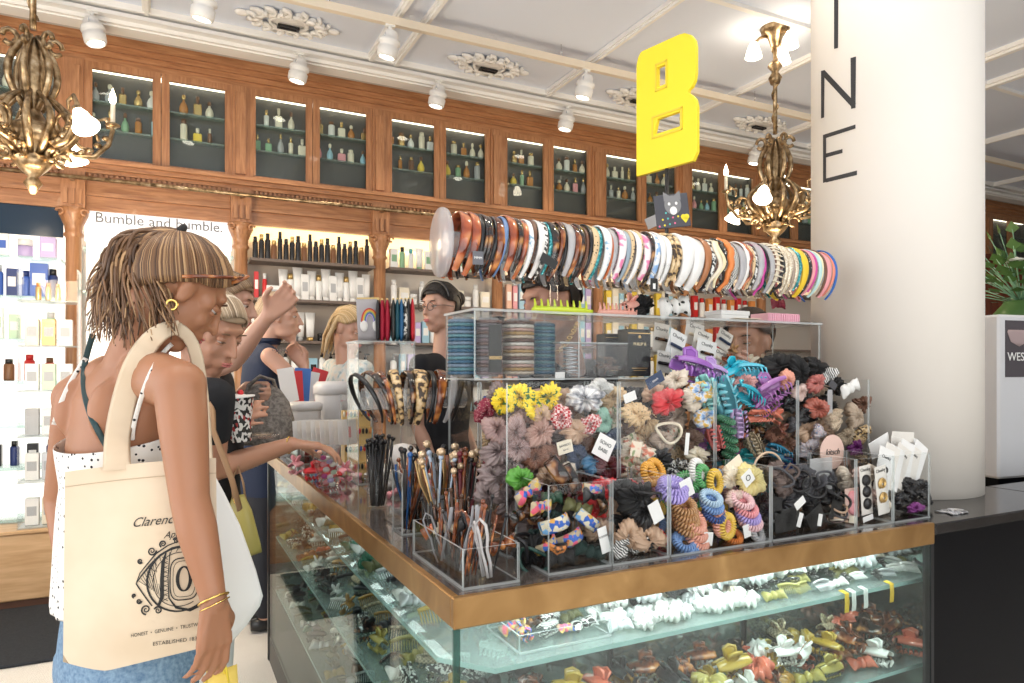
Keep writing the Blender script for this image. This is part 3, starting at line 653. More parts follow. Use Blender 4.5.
for z in SH.values():
    sh = MB()
    y0, y1, x0, x1 = CY0+.07, IY-.31, CX0+.03, CX0+.415
    vs = [(x0+.08, y0, z), (1.975, y0, z), (1.975, y1, z), (x1, y1, z), (x1, CY1-.04, z), (x0, CY1-.04, z), (x0, y0+.10, z)]
    n_ = len(vs); vs2 = [(p[0], p[1], z-.010) for p in vs]
    sh.add(vs+vs2, [tuple(range(n_)), tuple(reversed(range(n_, 2*n_)))]); sh.add(vs+vs2, [(i, i+n_, (i+1) % n_+n_, (i+1) % n_) for i in range(n_)], 1)
    part(sh, 'glass_shelf', [shelfglass, clear('shelf_edge', (.7, .9, .88), .65, mcol=(.50, .72, .70))])
    s2 = MB()
    for x in (.75, 1.15, 1.55): s2.b2(x-.006, x+.006, y1-.10, y1, z-.035, z-.011)
    part(s2, 'shelf_bracket', chrome)
b = MB(); b.b2(CX0+.08, CX1-.03, CY0+.034, CY0+.05, CT-.034, CT-.022); b.b2(CX0+.034, CX0+.05, CY0+.08, CY1-.05, CT-.034, CT-.022); part(b, 'light_strip', glow('led_strip', (.93, 1, .97), 1.5))
area('case_strip_light', ((CX0+CX1)/2+.02, CY0+.075, CT-.036), (R(16), 0, 0), CX1-CX0-.12, .03, 2.6, (.93, 1, .98), case)
area('case_strip_light', (CX0+.16, 2.3, CT-.036), (0, 0, 0), .03, 2.1, 1.5, (.93, 1, .98), case)
area('case_strip_light', ((CX0+CX1)/2+.05, CY0+.10, .818), (R(10), 0, 0), CX1-CX0-.2, .03, 1.2, (.93, 1, .98), case)
area('case_strip_light', (CX0+.10, 2.3, .818), (0, 0, 0), .03, 2.1, .7, (.93, 1, .98), case)
# black stone counter on the right
rb = thing('stone_counter', 'black glossy counter block at lower right below the white column', 'counter', (0, 0, 0))
MB().b2(CX1+.002, 5.2, CY0, CY0+.03, 0, CT-.03).b2(1.992, 2.53, CY0+.03, 1.83, 0, CT-.03).b2(2.53, 5.2, CY0+.03, 1.40, 0, CT-.03).b2(CX1+.002, 1.992, IY-.27, 1.83, 0, CT-.03).build('body', black, rb)
MB().b2(CX1+.002, 2.53, CY0-.006, 1.83, CT-.03, CT, 0, .004).b2(2.5305, 5.2, CY0-.006, 1.41, CT-.03, CT, 0, .004).build('worktop', ramp_mat('black_marble', [(.4, (.012, .010, .010)), (.75, (.03, .026, .024)), (.9, (.12, .10, .08))], 18, 'noise', (1, 1, 1), .16, distort=1), rb)
# the counter behind the staff side, carrying the column
# ================================================================== hair goods: prototypes
def sweep_band(w, th, rx=.066, rz=.078, a0=-215, a1=35, n=40, wave=0, wfreq=10, mats=0, twist=0, taper=True, edge_r=True, loops=False, bead=0):
    mb = MB(); vs = []; fs = []
    for i in range(n+1):
        u = i/n; a = R(a0+(a1-a0)*u)
        tp = 1 if not taper else .45+.55*min(1, 3.2*min(u, 1-u))
        # circle in xz... the band hangs round the rack tube, axis along X
        xo = wave*math.sin(u*wfreq*2*PI); ww = w*tp/2
        rr_ = 1+(bead*abs(math.sin(u*wfreq*2.2*PI)) if bead else 0)
        for (dx, dr) in ((-ww, 0), (-ww*.6, th*rr_), (ww*.6, th*rr_), (ww, 0), (ww*.6, -th*.3), (-ww*.6, -th*.3)):
            vs.append((xo+dx, -(rx+dr)*math.cos(a), -(rz+dr)*math.sin(a)))
    k = 6
    for i in range(n):
        for j in range(k):
            j2 = (j+1) % k; fs.append((i*k+j, i*k+j2, (i+1)*k+j2, (i+1)*k+j))
    fs.append(tuple(range(k))); fs.append(tuple(n*k+j for j in reversed(range(k))))
    mb.add(vs, fs, 0, True)
    if loops:
        for i in range(3, 26):
            a = R(a0+(a1-a0)*i/28); mb.tube([(x_, -(rx+th+.006*math.sin(q))*math.cos(a), -(rz+th+.006*math.sin(q))*math.sin(a)) for x_, q in ((-w, 0), (-w/2, 1), (0, PI/2), (w/2, 1), (w, 0))], .0024, 5)
    return mb
def band_obj(w, th, mat, parent=None, **k): return sweep_band(w, th, **k).mesh('headband', mat)
tort = ramp_mat('tortoiseshell', [(.30, (.035, .010, .006)), (.5, (.22, .055, .018)), (.68, (.62, .24, .06))], 38, 'noise', (1, 1, 1), .12, detail=1, coat=.6)
tortr = ramp_mat('red_tortoiseshell', [(.30, (.14, .022, .010)), (.5, (.42, .09, .03)), (.7, (.72, .30, .12))], 26, 'noise', (1, 1, 1), .12, detail=1, coat=.6)
tortd = ramp_mat('dark_tortoiseshell', [(.45, (.010, .008, .007)), (.6, (.10, .035, .015)), (.75, (.45, .22, .07))], 45, 'noise', (1, 1, 1), .12, detail=1, coat=.6)
leop = ramp_mat('leopard_print', [(.0, (.02, .014, .01)), (.16, (.02, .014, .01)), (.20, (.72, .52, .30)), (1, (.86, .70, .46))], 95, 'voronoi', (1, 1, 1), .5, constant=True)
leopg = ramp_mat('gold_leopard_print', [(.0, (.05, .03, .02)), (.42, (.05, .03, .02)), (.48, (.55, .36, .16)), (.7, (.8, .62, .38))], 70, 'noise', (1, 1, 1), .4, detail=1)
pearl = M('pearl_white', (.84, .82, .79), .2, coat=.4)
bwspeck = ramp_mat('black_white_speckle', [(.0, (.02, .02, .02)), (.5, (.02, .02, .02)), (.54, (.85, .84, .8))], 110, 'noise', (1, 1, 1), .4, detail=1)
whitespeck = ramp_mat('white_blue_speckle', [(.0, (.15, .3, .5)), (.36, (.3, .5, .65)), (.42, (.85, .86, .85))], 80, 'noise', (1, 1, 1), .4, detail=2)
bluefl = ramp_mat('blue_flower_print', [(.0, (.15, .3, .6)), (.42, (.3, .5, .8)), (.5, (.88, .88, .9))], 60, 'noise', (1, 1, 1), .5, detail=1)
pinkfl = ramp_mat('pink_flower_print', [(.0, (.80, .05, .28)), (.40, (.85, .25, .45)), (.48, (.90, .82, .82))], 45, 'noise', (1, 1, 1), .5, detail=1)
houndst = ramp_mat('houndstooth', [(.0, (.02, .02, .02)), (.5, (.85, .84, .8))], 260, 'checker', (1, 1, 1), .6)
gingham = ramp_mat('red_gingham', [(.0, (.50, .01, .02)), (.5, (.84, .66, .64))], 95, 'checker', (1, 1, 1), .7)
lace = clear('clear_plastic_band', (.9, .9, .92), .35, mcol=(.86, .86, .88))
glitteal = ramp_mat('teal_glitter', [(.3, (.0, .08, .09)), (.5, (.02, .30, .33)), (.7, (.3, .7, .7))], 200, 'noise', (1, 1, 1), .25, metal=.3)
glitbeige = ramp_mat('beige_glitter', [(.3, (.45, .34, .22)), (.5, (.75, .64, .48)), (.7, (.95, .9, .8))], 240, 'noise', (1, 1, 1), .3, metal=.3)
blackdot = ramp_mat('black_white_dots', [(.0, (.85, .83, .8)), (.22, (.85, .83, .8)), (.26, (.015, .015, .015))], 130, 'voronoi', (1, 1, 1), .4, constant=True)
def S(name, col, rough=.45, **k): return M('solid_'+name, col, rough, **k)
tan = S('tan', (.42, .17, .07), .35); blk = S('black', (.012, .012, .014), .3); wht = S('white', (.86, .85, .83), .4); orange = S('orange', (.78, .24, .06), .5)
magenta = S('magenta', (.60, .06, .32)); yellow = S('yellow', (.88, .58, .03)); coral = S('coral', (.80, .27, .19)); pinkp = S('pink', (.85, .35, .38)); cob = S('cobalt', (.02, .13, .48)); palet = S('pale_teal', (.50, .72, .70)); paley = S('pale_yellow', (.88, .78, .5)); cream = S('cream', (.85, .76, .60)); brown = S('brown', (.16, .07, .04)); taupe = S('taupe', (.45, .35, .28)); red = S('red', (.62, .02, .03)); gold = M('gold_metal', (.75, .50, .2), .3, metal=.8)
tag_black = M('black_card', (.012, .012, .012), .5); paper = M('white_paper', (.86, .85, .83), .6); ink = M('black_ink', (.015, .015, .015), .6)
# the big rack of headbands
RX0, RX1, RY, RZ = .585, 1.84, 1.52, 1.695
rack = thing('headband_rack', 'long clear acrylic tube rack with round white end plate on top of display', 'display rack', (0, 0, 0))
MB().cyl((RX0, RY, RZ), (RX1, RY, RZ), .030, seg=28).build('tube', clear('rack_tube', (.93, .94, .95), .25), rack)
q = MB().lathe([(.0, 0), (1, 0), (1.02, .5), (1, 1), (.93, 1), (.93, .3), (.0, .3)], 40, 0, Matrix.Translation((RX0-.014, RY, RZ+.002)) @ Matrix.Rotation(R(90), 4, 'Y') @ Matrix.Diagonal((.080, .066, .012, 1)), cap=False)
q.build('end_plate', clear('frosted_end', (.92, .91, .92), .28, mcol=(.85, .83, .83)), rack)
for x in (.83, 1.17, 1.545): MB().b2(x-.010, x+.010, RY-.088, RY-.083, 1.548, RZ-.02).b2(x-.010, x+.010, RY-.088, RY, RZ-.023, RZ-.018).build('support_post', [acryl], rack)
HB = [ # width, thickness, material, look, extra
 (.024, .003, tortr, 'wide red tortoiseshell'), (.022, .003, tortr, 'glossy red-brown tortoiseshell'), (.010, .003, blk, 'narrow black'), (.009, .003, tortd, 'narrow mottled'), (.012, .004, tortd, 'dark speckled tortoiseshell'), (.010, .003, blk, 'glossy black'),
 (.020, .003, tort, 'amber tortoiseshell'), (.010, .003, S('blueglass', (.15, .25, .45)), 'blue glass-look'), (.024, .003, tortr, 'broad rust tortoiseshell'), (.012, .003, tortd, 'deep brown mottled'), (.014, .004, tortr, 'honey-red'), (.016, .003, whitespeck, 'white and blue marbled'), (.009, .003, brown, 'slim brown'), (.018, .003, pearl, 'pearl'), (.010, .004, bwspeck, 'black and white zebra'), (.012, .003, glitteal, 'dark green shimmer'),
 (.020, .003, tortd, 'dark tortoiseshell'), (.012, .003, tort, 'amber-flecked brown'), (.010, .003, blk, 'plain black'), (.020, .003, lace, 'translucent white'), (.016, .003, tort, 'treacle brown'), (.014, .003, tortd, 'gold-flecked black'), (.010, .003, brown, 'chocolate brown'), (.010, .003, blk, 'thin black'), (.018, .003, leop, 'cream and black leopard'), (.014, .004, glitteal, 'teal glitter'), (.022, .004, whitespeck, 'white speckled'), (.008, .003, S('rust', (.5, .12, .03)), 'rust orange'), (.016, .003, lace, 'clear plastic'),
 (.022, .003, pinkfl, 'white with pink flowers'), (.014, .003, S('bluegrey', (.3, .38, .45)), 'blue-grey'), (.012, .004, leop, 'cream leopard'), (.016, .003, wht, 'plain white'), (.012, .003, leop, 'narrow leopard'), (.026, .003, pinkfl, 'wide magenta flower'), (.008, .003, tortd, 'slim mottled'), (.022, .003, bluefl, 'blue flower print'), (.018, .003, pearl, 'satin white'), (.018, .003, wht, 'bright white'), (.014, .006, leopg, 'padded leopard'), (.022, .006, leopg, 'puffy gold leopard'),
 (.040, .006, wht, 'extra wide white padded'), (.040, .006, pearl, 'extra wide ivory padded'), (.024, .004, tan, 'tan leather-look'), (.008, .003, blk, 'skinny black'), (.014, .003, bwspeck, 'black and white check'), (.014, .004, cream, 'cream zigzag', dict(wave=.009, wfreq=4)), (.014, .004, paley, 'ivory zigzag', dict(wave=.009, wfreq=4)), (.010, .004, blackdot, 'bee-striped twisted', dict(wave=.006, wfreq=7)), (.018, .006, orange, 'orange scalloped', dict(wave=.003, wfreq=9, bead=.8)), (.026, .003, houndst, 'houndstooth'), (.024, .003, lace, 'clear wide'), (.014, .003, pearl, 'glassy white'),
 (.012, .005, tortr, 'brown zigzag', dict(wave=.006, wfreq=7)), (.012, .003, leop, 'small-spot leopard'), (.010, .003, bwspeck, 'monochrome speckled'), (.022, .003, lace, 'white lace', dict(bead=1.2, wfreq=8)), (.012, .004, magenta, 'magenta braided', dict(wave=.004, wfreq=8)), (.010, .003, blk, 'matte black'), (.020, .003, lace, 'see-through'), (.008, .003, brown, 'maroon'), (.016, .003, cream, 'cream pearl-loop', dict(loops=True)), (.012, .004, blk, 'black zigzag', dict(wave=.006, wfreq=8)), (.016, .004, glitbeige, 'beige glitter'), (.016, .004, glitbeige, 'champagne beaded', dict(bead=.8, wfreq=16)), (.010, .003, taupe, 'taupe'), (.016, .004, glitbeige, 'gold glitter'), (.012, .004, glitteal, 'teal-beaded black', dict(bead=.8, wfreq=14)), (.028, .004, yellow, 'bright yellow knotted'), (.016, .003, blackdot, 'black spotted'), (.014, .003, pinkp, 'rose pink'), (.010, .003, magenta, 'raspberry'), (.016, .003, palet, 'pale teal'), (.012, .003, paley, 'pale yellow'), (.012, .003, brown, 'cocoa'), (.022, .003, pinkp, 'peach pink'), (.012, .003, coral, 'coral'), (.010, .003, cob, 'cobalt blue')]
tot = sum(h[0]+.002 for h in HB); xx = RX0+.012; span = RX1-RX0-.02
rh = random.Random(3); HBO = []
for k, h in enumerate(HB):
    kw = dict(h[4]) if len(h) > 4 else {}
    wdt = (h[0]+.002)/tot*span
    x = xx+wdt/2; xx += wdt
    me = sweep_band(max(h[0]*1.35, .014), h[1], rx=.067+rh.uniform(0, .006), rz=.077+rh.uniform(0, .007), a0=-236+rh.uniform(-10, 10), a1=52+rh.uniform(-10, 10), **kw).mesh('headband', h[2])
    o = bpy.data.objects.new('headband', me); COL.objects.link(o)
    o.location = (x, RY-.002+rh.uniform(-.003, .003), RZ-.005-rh.uniform(0, .004)); o.rotation_euler = (rh.uniform(-.05, .05), R(rh.uniform(9, 15)) if k < 44 else R(rh.uniform(5, 13)), R(rh.uniform(-3, 3)))
    tag(o, f'{h[3]} headband hanging on the long clear rack', 'headband', 'headbands on the long rack')
def hang_tag(px, py, Y, w, h, mat, label, txt=None, tilt=0, tm=None, name='price_tag'):
    p = WY(px, py, Y); t = thing(name, label, 'tag', p)
    m = Matrix.Rotation(tilt, 4, 'Y')
    q = MB(); q.box((0, 0, 0), (w, .0012, h), 0, m.to_3x3()); q.build('card', mat, t)
    if mat is tag_black and h > w: MB().b2(-.004, .004, -.0012, -.0007, -.010, .004).build('label', paper, t)
    MB().tube([m @ Vector((0, 0, h/2-.003)), m @ Vector((.004, .004, h/2+.012)), m @ Vector((0, .012, h/2+.02))], .0006, 5).build('string', blk, t)
    if txt:
        put_text(txt, h*.28, tm or paper, t, m @ Matrix.Translation((0, -.0014, 0)) @ XZ, 'printed_text')
    return t
hang_tag(478, 258, RY-.095, .026, .030, M('grey_card', (.13, .13, .15), .5), 'small dark grey tag hanging from red tortoiseshell headbands at rack left', 'MMM', 0)
hang_tag(549, 261, RY-.098, .046, .022, tag_black, 'tilted black card tag hanging in front of dark tortoiseshell headbands', '', R(25))
hang_tag(654, 285, RY-.098, .022, .034, tag_black, 'black price tag hanging below the tan headband on the rack', '', 0)
# ================================================================== acrylic bins on the counter
def panel(mb, x0, x1, y0, y1, z0, z1, t=.004):   # one sheet, its rims a little milky
    dims = [(x0, x1), (y0, y1), (z0, z1)]; sz = [abs(b-a) for a, b in dims]; ax = sz.index(min(sz))
    vv = [(a, b_, c) for a in (x0, x1) for b_ in (y0, y1) for c in (z0, z1)]
    ff = [((0, 1, 3, 2), 0), ((4, 6, 7, 5), 0), ((0, 4, 5, 1), 1), ((2, 3, 7, 6), 1), ((0, 2, 6, 4), 2), ((1, 5, 7, 3), 2)]
    for f, a in ff: mb.add([vv[i] for i in f], [(0, 1, 2, 3)], 0 if a == ax else 1)
AE = [acryl, edge]
def bin_(name, label, x0, x1, y0, y1, z0, z1, group='clear acrylic bins', back=True, lid=False, div=(), cat='bin'):
    t = thing(name, label, cat, ((x0+x1)/2, (y0+y1)/2, z0), 0, group); cx, cy = (x0+x1)/2, (y0+y1)/2
    def P(n, *a):
        m = MB(); panel(m, a[0]-cx, a[1]-cx, a[2]-cy, a[3]-cy, a[4]-z0, a[5]-z0); return m.build(n, AE, t)
    e = .004
    P('front_panel', x0, x1, y0, y0+e, z0+e, z1); P('side_panel', x0, x0+e, y0+e, y1, z0+e, z1); P('side_panel', x1-e, x1, y0+e, y1, z0+e, z1)
    if back: P('back_panel', x0+e, x1-e, y1-e, y1, z0+e, z1)
    P('base_panel', x0, x1, y0, y1, z0, z0+e)
    if lid: P('top_panel', x0-.004, x1+.004, y0-.004, y1+.004, z1, z1+.006)
    for dx in div: P('divider', dx, dx+e, y0+e, y1-e, z0+e, z1)
    return t
B1Y0, B1Y1 = 1.176, 1.322
R1 = [.667, .818, .967, 1.267, 1.561, 1.705, 1.858]
n1 = ['embroidered bows at the counter corner', 'black knots and tan scrunchies', 'coloured coil hair ties', 'black hair ties on cards', 'pink shell card and round clips', 'white accessory cards at the right end']
for i in range(6): bin_('acrylic_bin', f'low front clear bin holding {n1[i]}', R1[i]+.002, R1[i+1]-.002, B1Y0, B1Y1, CT, 1.175)
R2 = [.652, .946, 1.239, 1.531, 1.822]
n2 = ['yellow floral and mauve scrunchies', 'the red satin scrunchie', 'turquoise and lilac claw clips', 'black and cream scrunchies beside the column']
for i in range(4): bin_('acrylic_bin', f'tall second-row clear bin heaped with {n2[i]}', R2[i]+.002, R2[i+1]-.002, 1.33, 1.474, CT, 1.372)
bin_('acrylic_riser', 'clear acrylic riser box behind the tall bins carrying the upper display tier', .652, 1.822, 1.478, 1.667, CT, 1.372, lid=False, cat='riser')
t3 = bin_('acrylic_case', 'long clear acrylic upper tier case below the headband rack', .645, 1.80, 1.482, 1.667, 1.376, 1.538, group=None, lid=True, div=(.93, 1.22, 1.50), cat='display case')
bin_('acrylic_tray', 'low clear tray full of hairpins at the front corner of the counter', .484, .60, 1.165, 1.45, CT, 1.074, cat='tray')
# ------------------------------------------------------------------ soft and hard goods
def scrunch_mb(Rm=.026, rm=.021, seed=0, ruff=.26, folds=13, flat=.85):
    mb = MB(); rr = random.Random(seed); ph = [rr.uniform(0, 6.28) for _ in range(5)]; nu, nv = 96, 16; vs = []
    for i in range(nu):
        a = 2*PI*i/nu
        for j in range(nv):
            b_ = 2*PI*j/nv
            q = 1+ruff*math.sin(folds*a+1.6*math.sin(b_+ph[0])+ph[1])*(.55+.45*math.cos(b_+ph[2]))+.20*math.sin(2*a+ph[3])+.14*math.sin(5*a+2*b_+ph[4])+.10*math.sin(folds*1.7*a-2*b_)
            q *= 1+.42*noise.noise(Vector((3.2*math.cos(a)+seed*7, 3.2*math.sin(a), 1.3*math.sin(b_)+1.3*math.cos(b_))))+.16*noise.noise(Vector((9*math.cos(a), 9*math.sin(a)+seed, 3*math.sin(b_)+3*math.cos(b_))))
            r_ = rm*q; el = 1+.16*math.cos(2*a+ph[1]); vs.append(((Rm*el+r_*math.cos(b_))*math.cos(a), (Rm*el+r_*math.cos(b_))*math.sin(a)*.9, r_*flat*math.sin(b_)+.008*math.sin(2*a+ph[0])))
    fs = [(i*nv+j, i*nv+(j+1) % nv, ((i+1) % nu)*nv+(j+1) % nv, ((i+1) % nu)*nv+j) for i in range(nu) for j in range(nv)]
    mb.add(vs, fs, 0, True); return mb
def coil_mb(Rm=.024, r=.007, turns=24, wr=.0028):
    mb = MB(); n = turns*9
    mb.tube([((Rm+r*math.cos(turns*2*PI*i/n))*math.cos(2*PI*i/n), (Rm+r*math.cos(turns*2*PI*i/n))*math.sin(2*PI*i/n), r*math.sin(turns*2*PI*i/n)) for i in range(n)], wr, 6, close=True); return mb
def claw_mb(L=.085, h=.036, teeth=6, rect=False):
    mb = MB()
    for s in (-1, 1):
        n = 10; vs = []; rows = 6
        for i in range(n+1):                          # shell of one jaw
            u = i/n*2-1; x = u*L/2
            top = 1 if rect else 1-.35*u*u
            for j in range(rows):
                w_ = j/(rows-1); y = s*(.003+.020*math.sin(w_*PI*.75)*(top)); z = h*(.55-.62*w_)*top
                for o_ in (0, 1): vs.append((x, y-s*.0022*o_, z))
        k = rows*2; fs = []
        for i in range(n):
            for j in range(rows-1):
                a = i*k+j*2
                fs.append((a, a+2, a+2+k, a+k)); fs.append((a+1, a+1+k, a+3+k, a+3))
            fs.append((i*k, i*k+k, i*k+k+1, i*k+1)); a = i*k+(rows-1)*2; fs.append((a, a+1, a+1+k, a+k))
        for a in (0, n*k): fs += [(a+2*j, a+2*j+1, a+2*j+3, a+2*j+2) for j in range(rows-1)]
        mb.add(vs, fs, 0, True)
        for t_ in range(teeth):                       # curved teeth
            u = (t_+.5)/teeth*2-1; x = u*L/2*.94; top = 1 if rect else 1-.35*u*u
            mb.tube([(x, s*.017*top, -.02*h/.036*top), (x*1.0, s*.016, -.55*h), (x*.97, s*.006, -.85*h)], [.0042, .0035, .0015], 6, flat=(1.5, .7))
        mb.tube([(-L*.16, s*.004, h*.5), (-L*.17, s*.012, h*.95), (0, s*.015, h*1.08), (L*.17, s*.012, h*.95), (L*.16, s*.004, h*.5)], .004, 6, flat=(1, 1))
        mb.add([(-L*.15, s*.004, h*.5), (L*.15, s*.004, h*.5), (L*.15, s*.013, h*1.0), (-L*.15, s*.013, h*1.0)], [(0, 1, 2, 3)] if s > 0 else [(3, 2, 1, 0)])
    return mb
def spring_mb(L=.03): 
    m = MB(); m.tube([(-L/2+L*i/60, .0045*math.cos(i*.9), .012+.0045*math.sin(i*.9)) for i in range(61)], .0008, 4); return m
def bow_mb(w=.05, h=.03, d=.016):
    mb = MB()
    for s in (-1, 1):
        vs = []; n = 12; m_ = 10
        for i in range(n+1):
            u = i/n; x = s*(.004+u*w/2); hh = h*(.25+.75*math.sin(min(u*1.1, 1)*PI*.62))*(1-.25*(u > .93)); dd = d*math.sin(u*PI*.95+.15)
            for j in range(m_): b_ = 2*PI*j/m_; vs.append((x, dd*.6*math.sin(b_)*(1+.2*math.sin(3*b_)), hh/2*math.cos(b_)+.003*math.sin(6*u+j)))
        mb.add(vs, [(i*m_+j, i*m_+(j+1) % m_, (i+1)*m_+(j+1) % m_, (i+1)*m_+j) for i in range(n) for j in range(m_)]+[tuple(range(m_)), tuple(n*m_+j for j in range(m_))], 0, True)
    mb.ball((0, 0, 0), (.008, .010, .012), 10, 7); return mb
def cuff_mb(w=.05, h=.022, curve=.02):       # arched fabric barrette
    mb = MB(); vs = []; n = 12
    for i in range(n+1):
        u = i/n*2-1; x = u*w/2; y = curve*u*u
        for (dy, z) in ((0, -h/2), (-.004, -h/2*.7), (-.004, h/2*.7), (0, h/2), (.004, h/2*.8), (.004, -h/2*.8)): vs.append((x, y+dy, z))
    mb.add(vs, [(i*6+j, i*6+(j+1) % 6, (i+1)*6+(j+1) % 6, (i+1)*6+j) for i in range(n) for j in range(6)]+[tuple(range(6)), tuple(n*6+j for j in reversed(range(6)))], 0, True)
    mb.box((0, .010, 0), (w*.7, .006, h*.4), 1); return mb
def loop_mb(Rm=.026, r=.003, sx=1, sy=.7, seed=0):
    rr = random.Random(seed); mb = MB()
    mb.tube([(Rm*sx*math.cos(a), Rm*sy*math.sin(a)+.004*math.sin(2*a+seed), .006*math.sin(2*a+seed*2)) for a in [2*PI*i/26 for i in range(26)]], r, 8, close=True); return mb
PM = {}
def proto(key, fn):
    if key not in PM: PM[key] = fn()
    return PM[key]
def inst(name, mbkey, fn, mat, loc, rot, scale, label, cat, group):
    k = (mbkey, mat.name if not isinstance(mat, list) else tuple(m.name for m in mat))
    if k not in PM: PM[k] = fn().mesh(name, mat)
    o = bpy.data.objects.new(name, PM[k]); COL.objects.link(o); o.location = loc; o.rotation_euler = rot; o.scale = (scale,)*3 if not hasattr(scale, '__len__') else scale
    return tag(o, label, cat, group)
sat = lambda n, c, r=.35: M('satin_'+n, c, r, var=.25, vscale=30)
yfl = ramp_mat('yellow_leaf_print', [(.0, (.04, .16, .05)), (.36, (.04, .16, .05)), (.40, (.92, .70, .04)), (1, (.95, .75, .08))], 60, 'noise', (1, 1, 1), .6, detail=1, constant=True)
embro = ramp_mat('embroidered_flowers', [(.0, (.05, .15, .55)), (.30, (.80, .30, .05)), (.40, (.65, .45, .10)), (.5, (.50, .40, .26)), (.75, (.75, .12, .2))], 110, 'cells', (1, 1, 1), .7, constant=True)
embrob = ramp_mat('beaded_blue_flowers', [(.0, (.03, .12, .5)), (.34, (.2, .45, .75)), (.46, (.72, .66, .50)), (.78, (.70, .36, .08))], 120, 'cells', (1, 1, 1), .7, constant=True)
grey_tie = ramp_mat('grey_tie_dye', [(.35, (.13, .14, .17)), (.5, (.55, .55, .58)), (.6, (.86, .85, .84))], 40, 'noise', (1, 1, 1), .6, detail=2)
bflor = ramp_mat('beige_floral', [(.0, (.6, .14, .12)), (.38, (.75, .3, .2)), (.44, (.84, .72, .58)), (.62, (.84, .76, .62)), (.66, (.3, .38, .2))], 55, 'noise', (1, 1, 1), .7, detail=1)
bgold = ramp_mat('blue_gold_print', [(.35, (.25, .45, .75)), (.48, (.82, .82, .86)), (.6, (.75, .48, .12))], 50, 'noise', (1, 1, 1), .5, detail=1)
stripes = ramp_mat('multicolour_stripes', [(.0, (.85, .84, .8)), (.3, (.75, .2, .1)), (.5, (.85, .7, .6)), (.7, (.1, .2, .4))], 90, 'wavex', (1, 1, 1), .6, constant=True)
zebra = ramp_mat('zebra', [(.0, (.015, .015, .015)), (.5, (.85, .84, .82))], 45, 'wave', (1, 1, 1), .6, constant=True, distort=4)
check = ramp_mat('tan_check', [(.0, (.25, .2, .13)), (.5, (.62, .5, .33))], 130, 'checker', (1, 1, 1), .4)
bdot = ramp_mat('burgundy_dots', [(.0, (.8, .55, .5)), (.22, (.8, .55, .5)), (.26, (.22, .015, .04))], 190, 'voronoi', (1, 1, 1), .7, constant=True)
knitb = M('brown_knit', (.42, .19, .12), .9, bump=1, bscale=260)
lacec = M('cream_lace', (.78, .62, .45), .8, bump=1, bscale=200, var=.3, vscale=90)
tr = lambda n, c: M('glossy_'+n, c, .15, coat=.5)
coilm = lambda n, c: M('coil_'+n, c, .2, coat=.4)
RG = random.Random(11)
def rot_any(f=.5): return (R(90)+RG.uniform(-f, f), RG.uniform(-f, f), RG.uniform(-f, f))
def scr(px, py, Y, size, mat, look, place, f=.5, seed=None, stretch=(1, 1, 1)):
    sd = RG.randint(0, 5) if seed is None else seed; p = WY(px, py, Y); p.z = max(p.z, ZMIN(Y)+size*.45)
    if p.y < 1.33: p.y = min(max(p.y, B1Y0+size*.36), B1Y1-.004)
    return inst('scrunchie', ('scr', sd), lambda: scrunch_mb(seed=sd, folds=11+sd), mat, p, rot_any(f), [size*1.12/.094*k for k in stretch], f'{look} scrunchie {place}', 'scrunchie', 'scrunchies in the clear bins')
def ZMIN(Y): return CT+.006
def coil(px, py, Y, size, mat, look, place, rot=None):
    p = WY(px, py, Y); p.z = max(p.z, CT+.014)
    return inst('coil_hair_tie', 'coil', coil_mb, mat, p, rot or (R(70)+RG.uniform(-.5, .5), RG.uniform(-.4, .4), RG.uniform(-1, 1)), size/.067, f'{look} coil hair tie {place}', 'hair tie', 'coil hair ties')
def claw(px, py, Y, size, mat, look, place, rot=None, rect=False):
    p = WY(px, py, Y); p.z = max(p.z, CT+.03)
    o = inst('claw_clip', ('claw', rect), lambda: claw_mb(rect=rect), mat, p, rot or (RG.uniform(-.6, .6), RG.uniform(-.5, .5), RG.uniform(-.6, .6)), size/.085, f'{look} claw clip {place}', 'hair clip', 'claw clips')
    inst_child(o, 'spring', 'spring', spring_mb, chrome); return o
def inst_child(o, name, key, fn, mat):
    if key not in PM: PM[key] = fn().mesh(name, mat)
    c = bpy.data.objects.new(name, PM[key]); COL.objects.link(c); c.parent = o; return c
def bow(px, py, Y, size, mat, look, place, rot=None, kind='fabric bow'):
    p = WY(px, py, Y); p.z = max(p.z, CT+.02)
    return inst('hair_bow', 'bow', bow_mb, mat, p, rot or (RG.uniform(-.3, .3), RG.uniform(-.6, .6), RG.uniform(-.4, .4)), size/.055, f'{look} {kind} {place}', 'hair bow', 'hair bows')
def cuff(px, py, Y, size, mat, look, place, rot=None):
    p = WY(px, py, Y); p.z = max(p.z, CT+.02)
    return inst('barrette', 'cuff', cuff_mb, [mat, blk], p, rot or (RG.uniform(-.5, .5), RG.uniform(-.5, .5), RG.uniform(-.4, .4)), size/.05, f'{look} barrette {place}', 'barrette', 'fabric barrettes')
def loop(px, py, Y, size, mat, look, place, rot=None):
    sd = RG.randint(0, 3); p = WY(px, py, Y); p.z = max(p.z, CT+.02)
    return inst('hair_elastic', ('loop', sd), lambda: loop_mb(seed=sd), mat, p, rot or rot_any(.7), size/.055, f'{look} hair elastic {place}', 'hair tie', 'plain hair elastics')
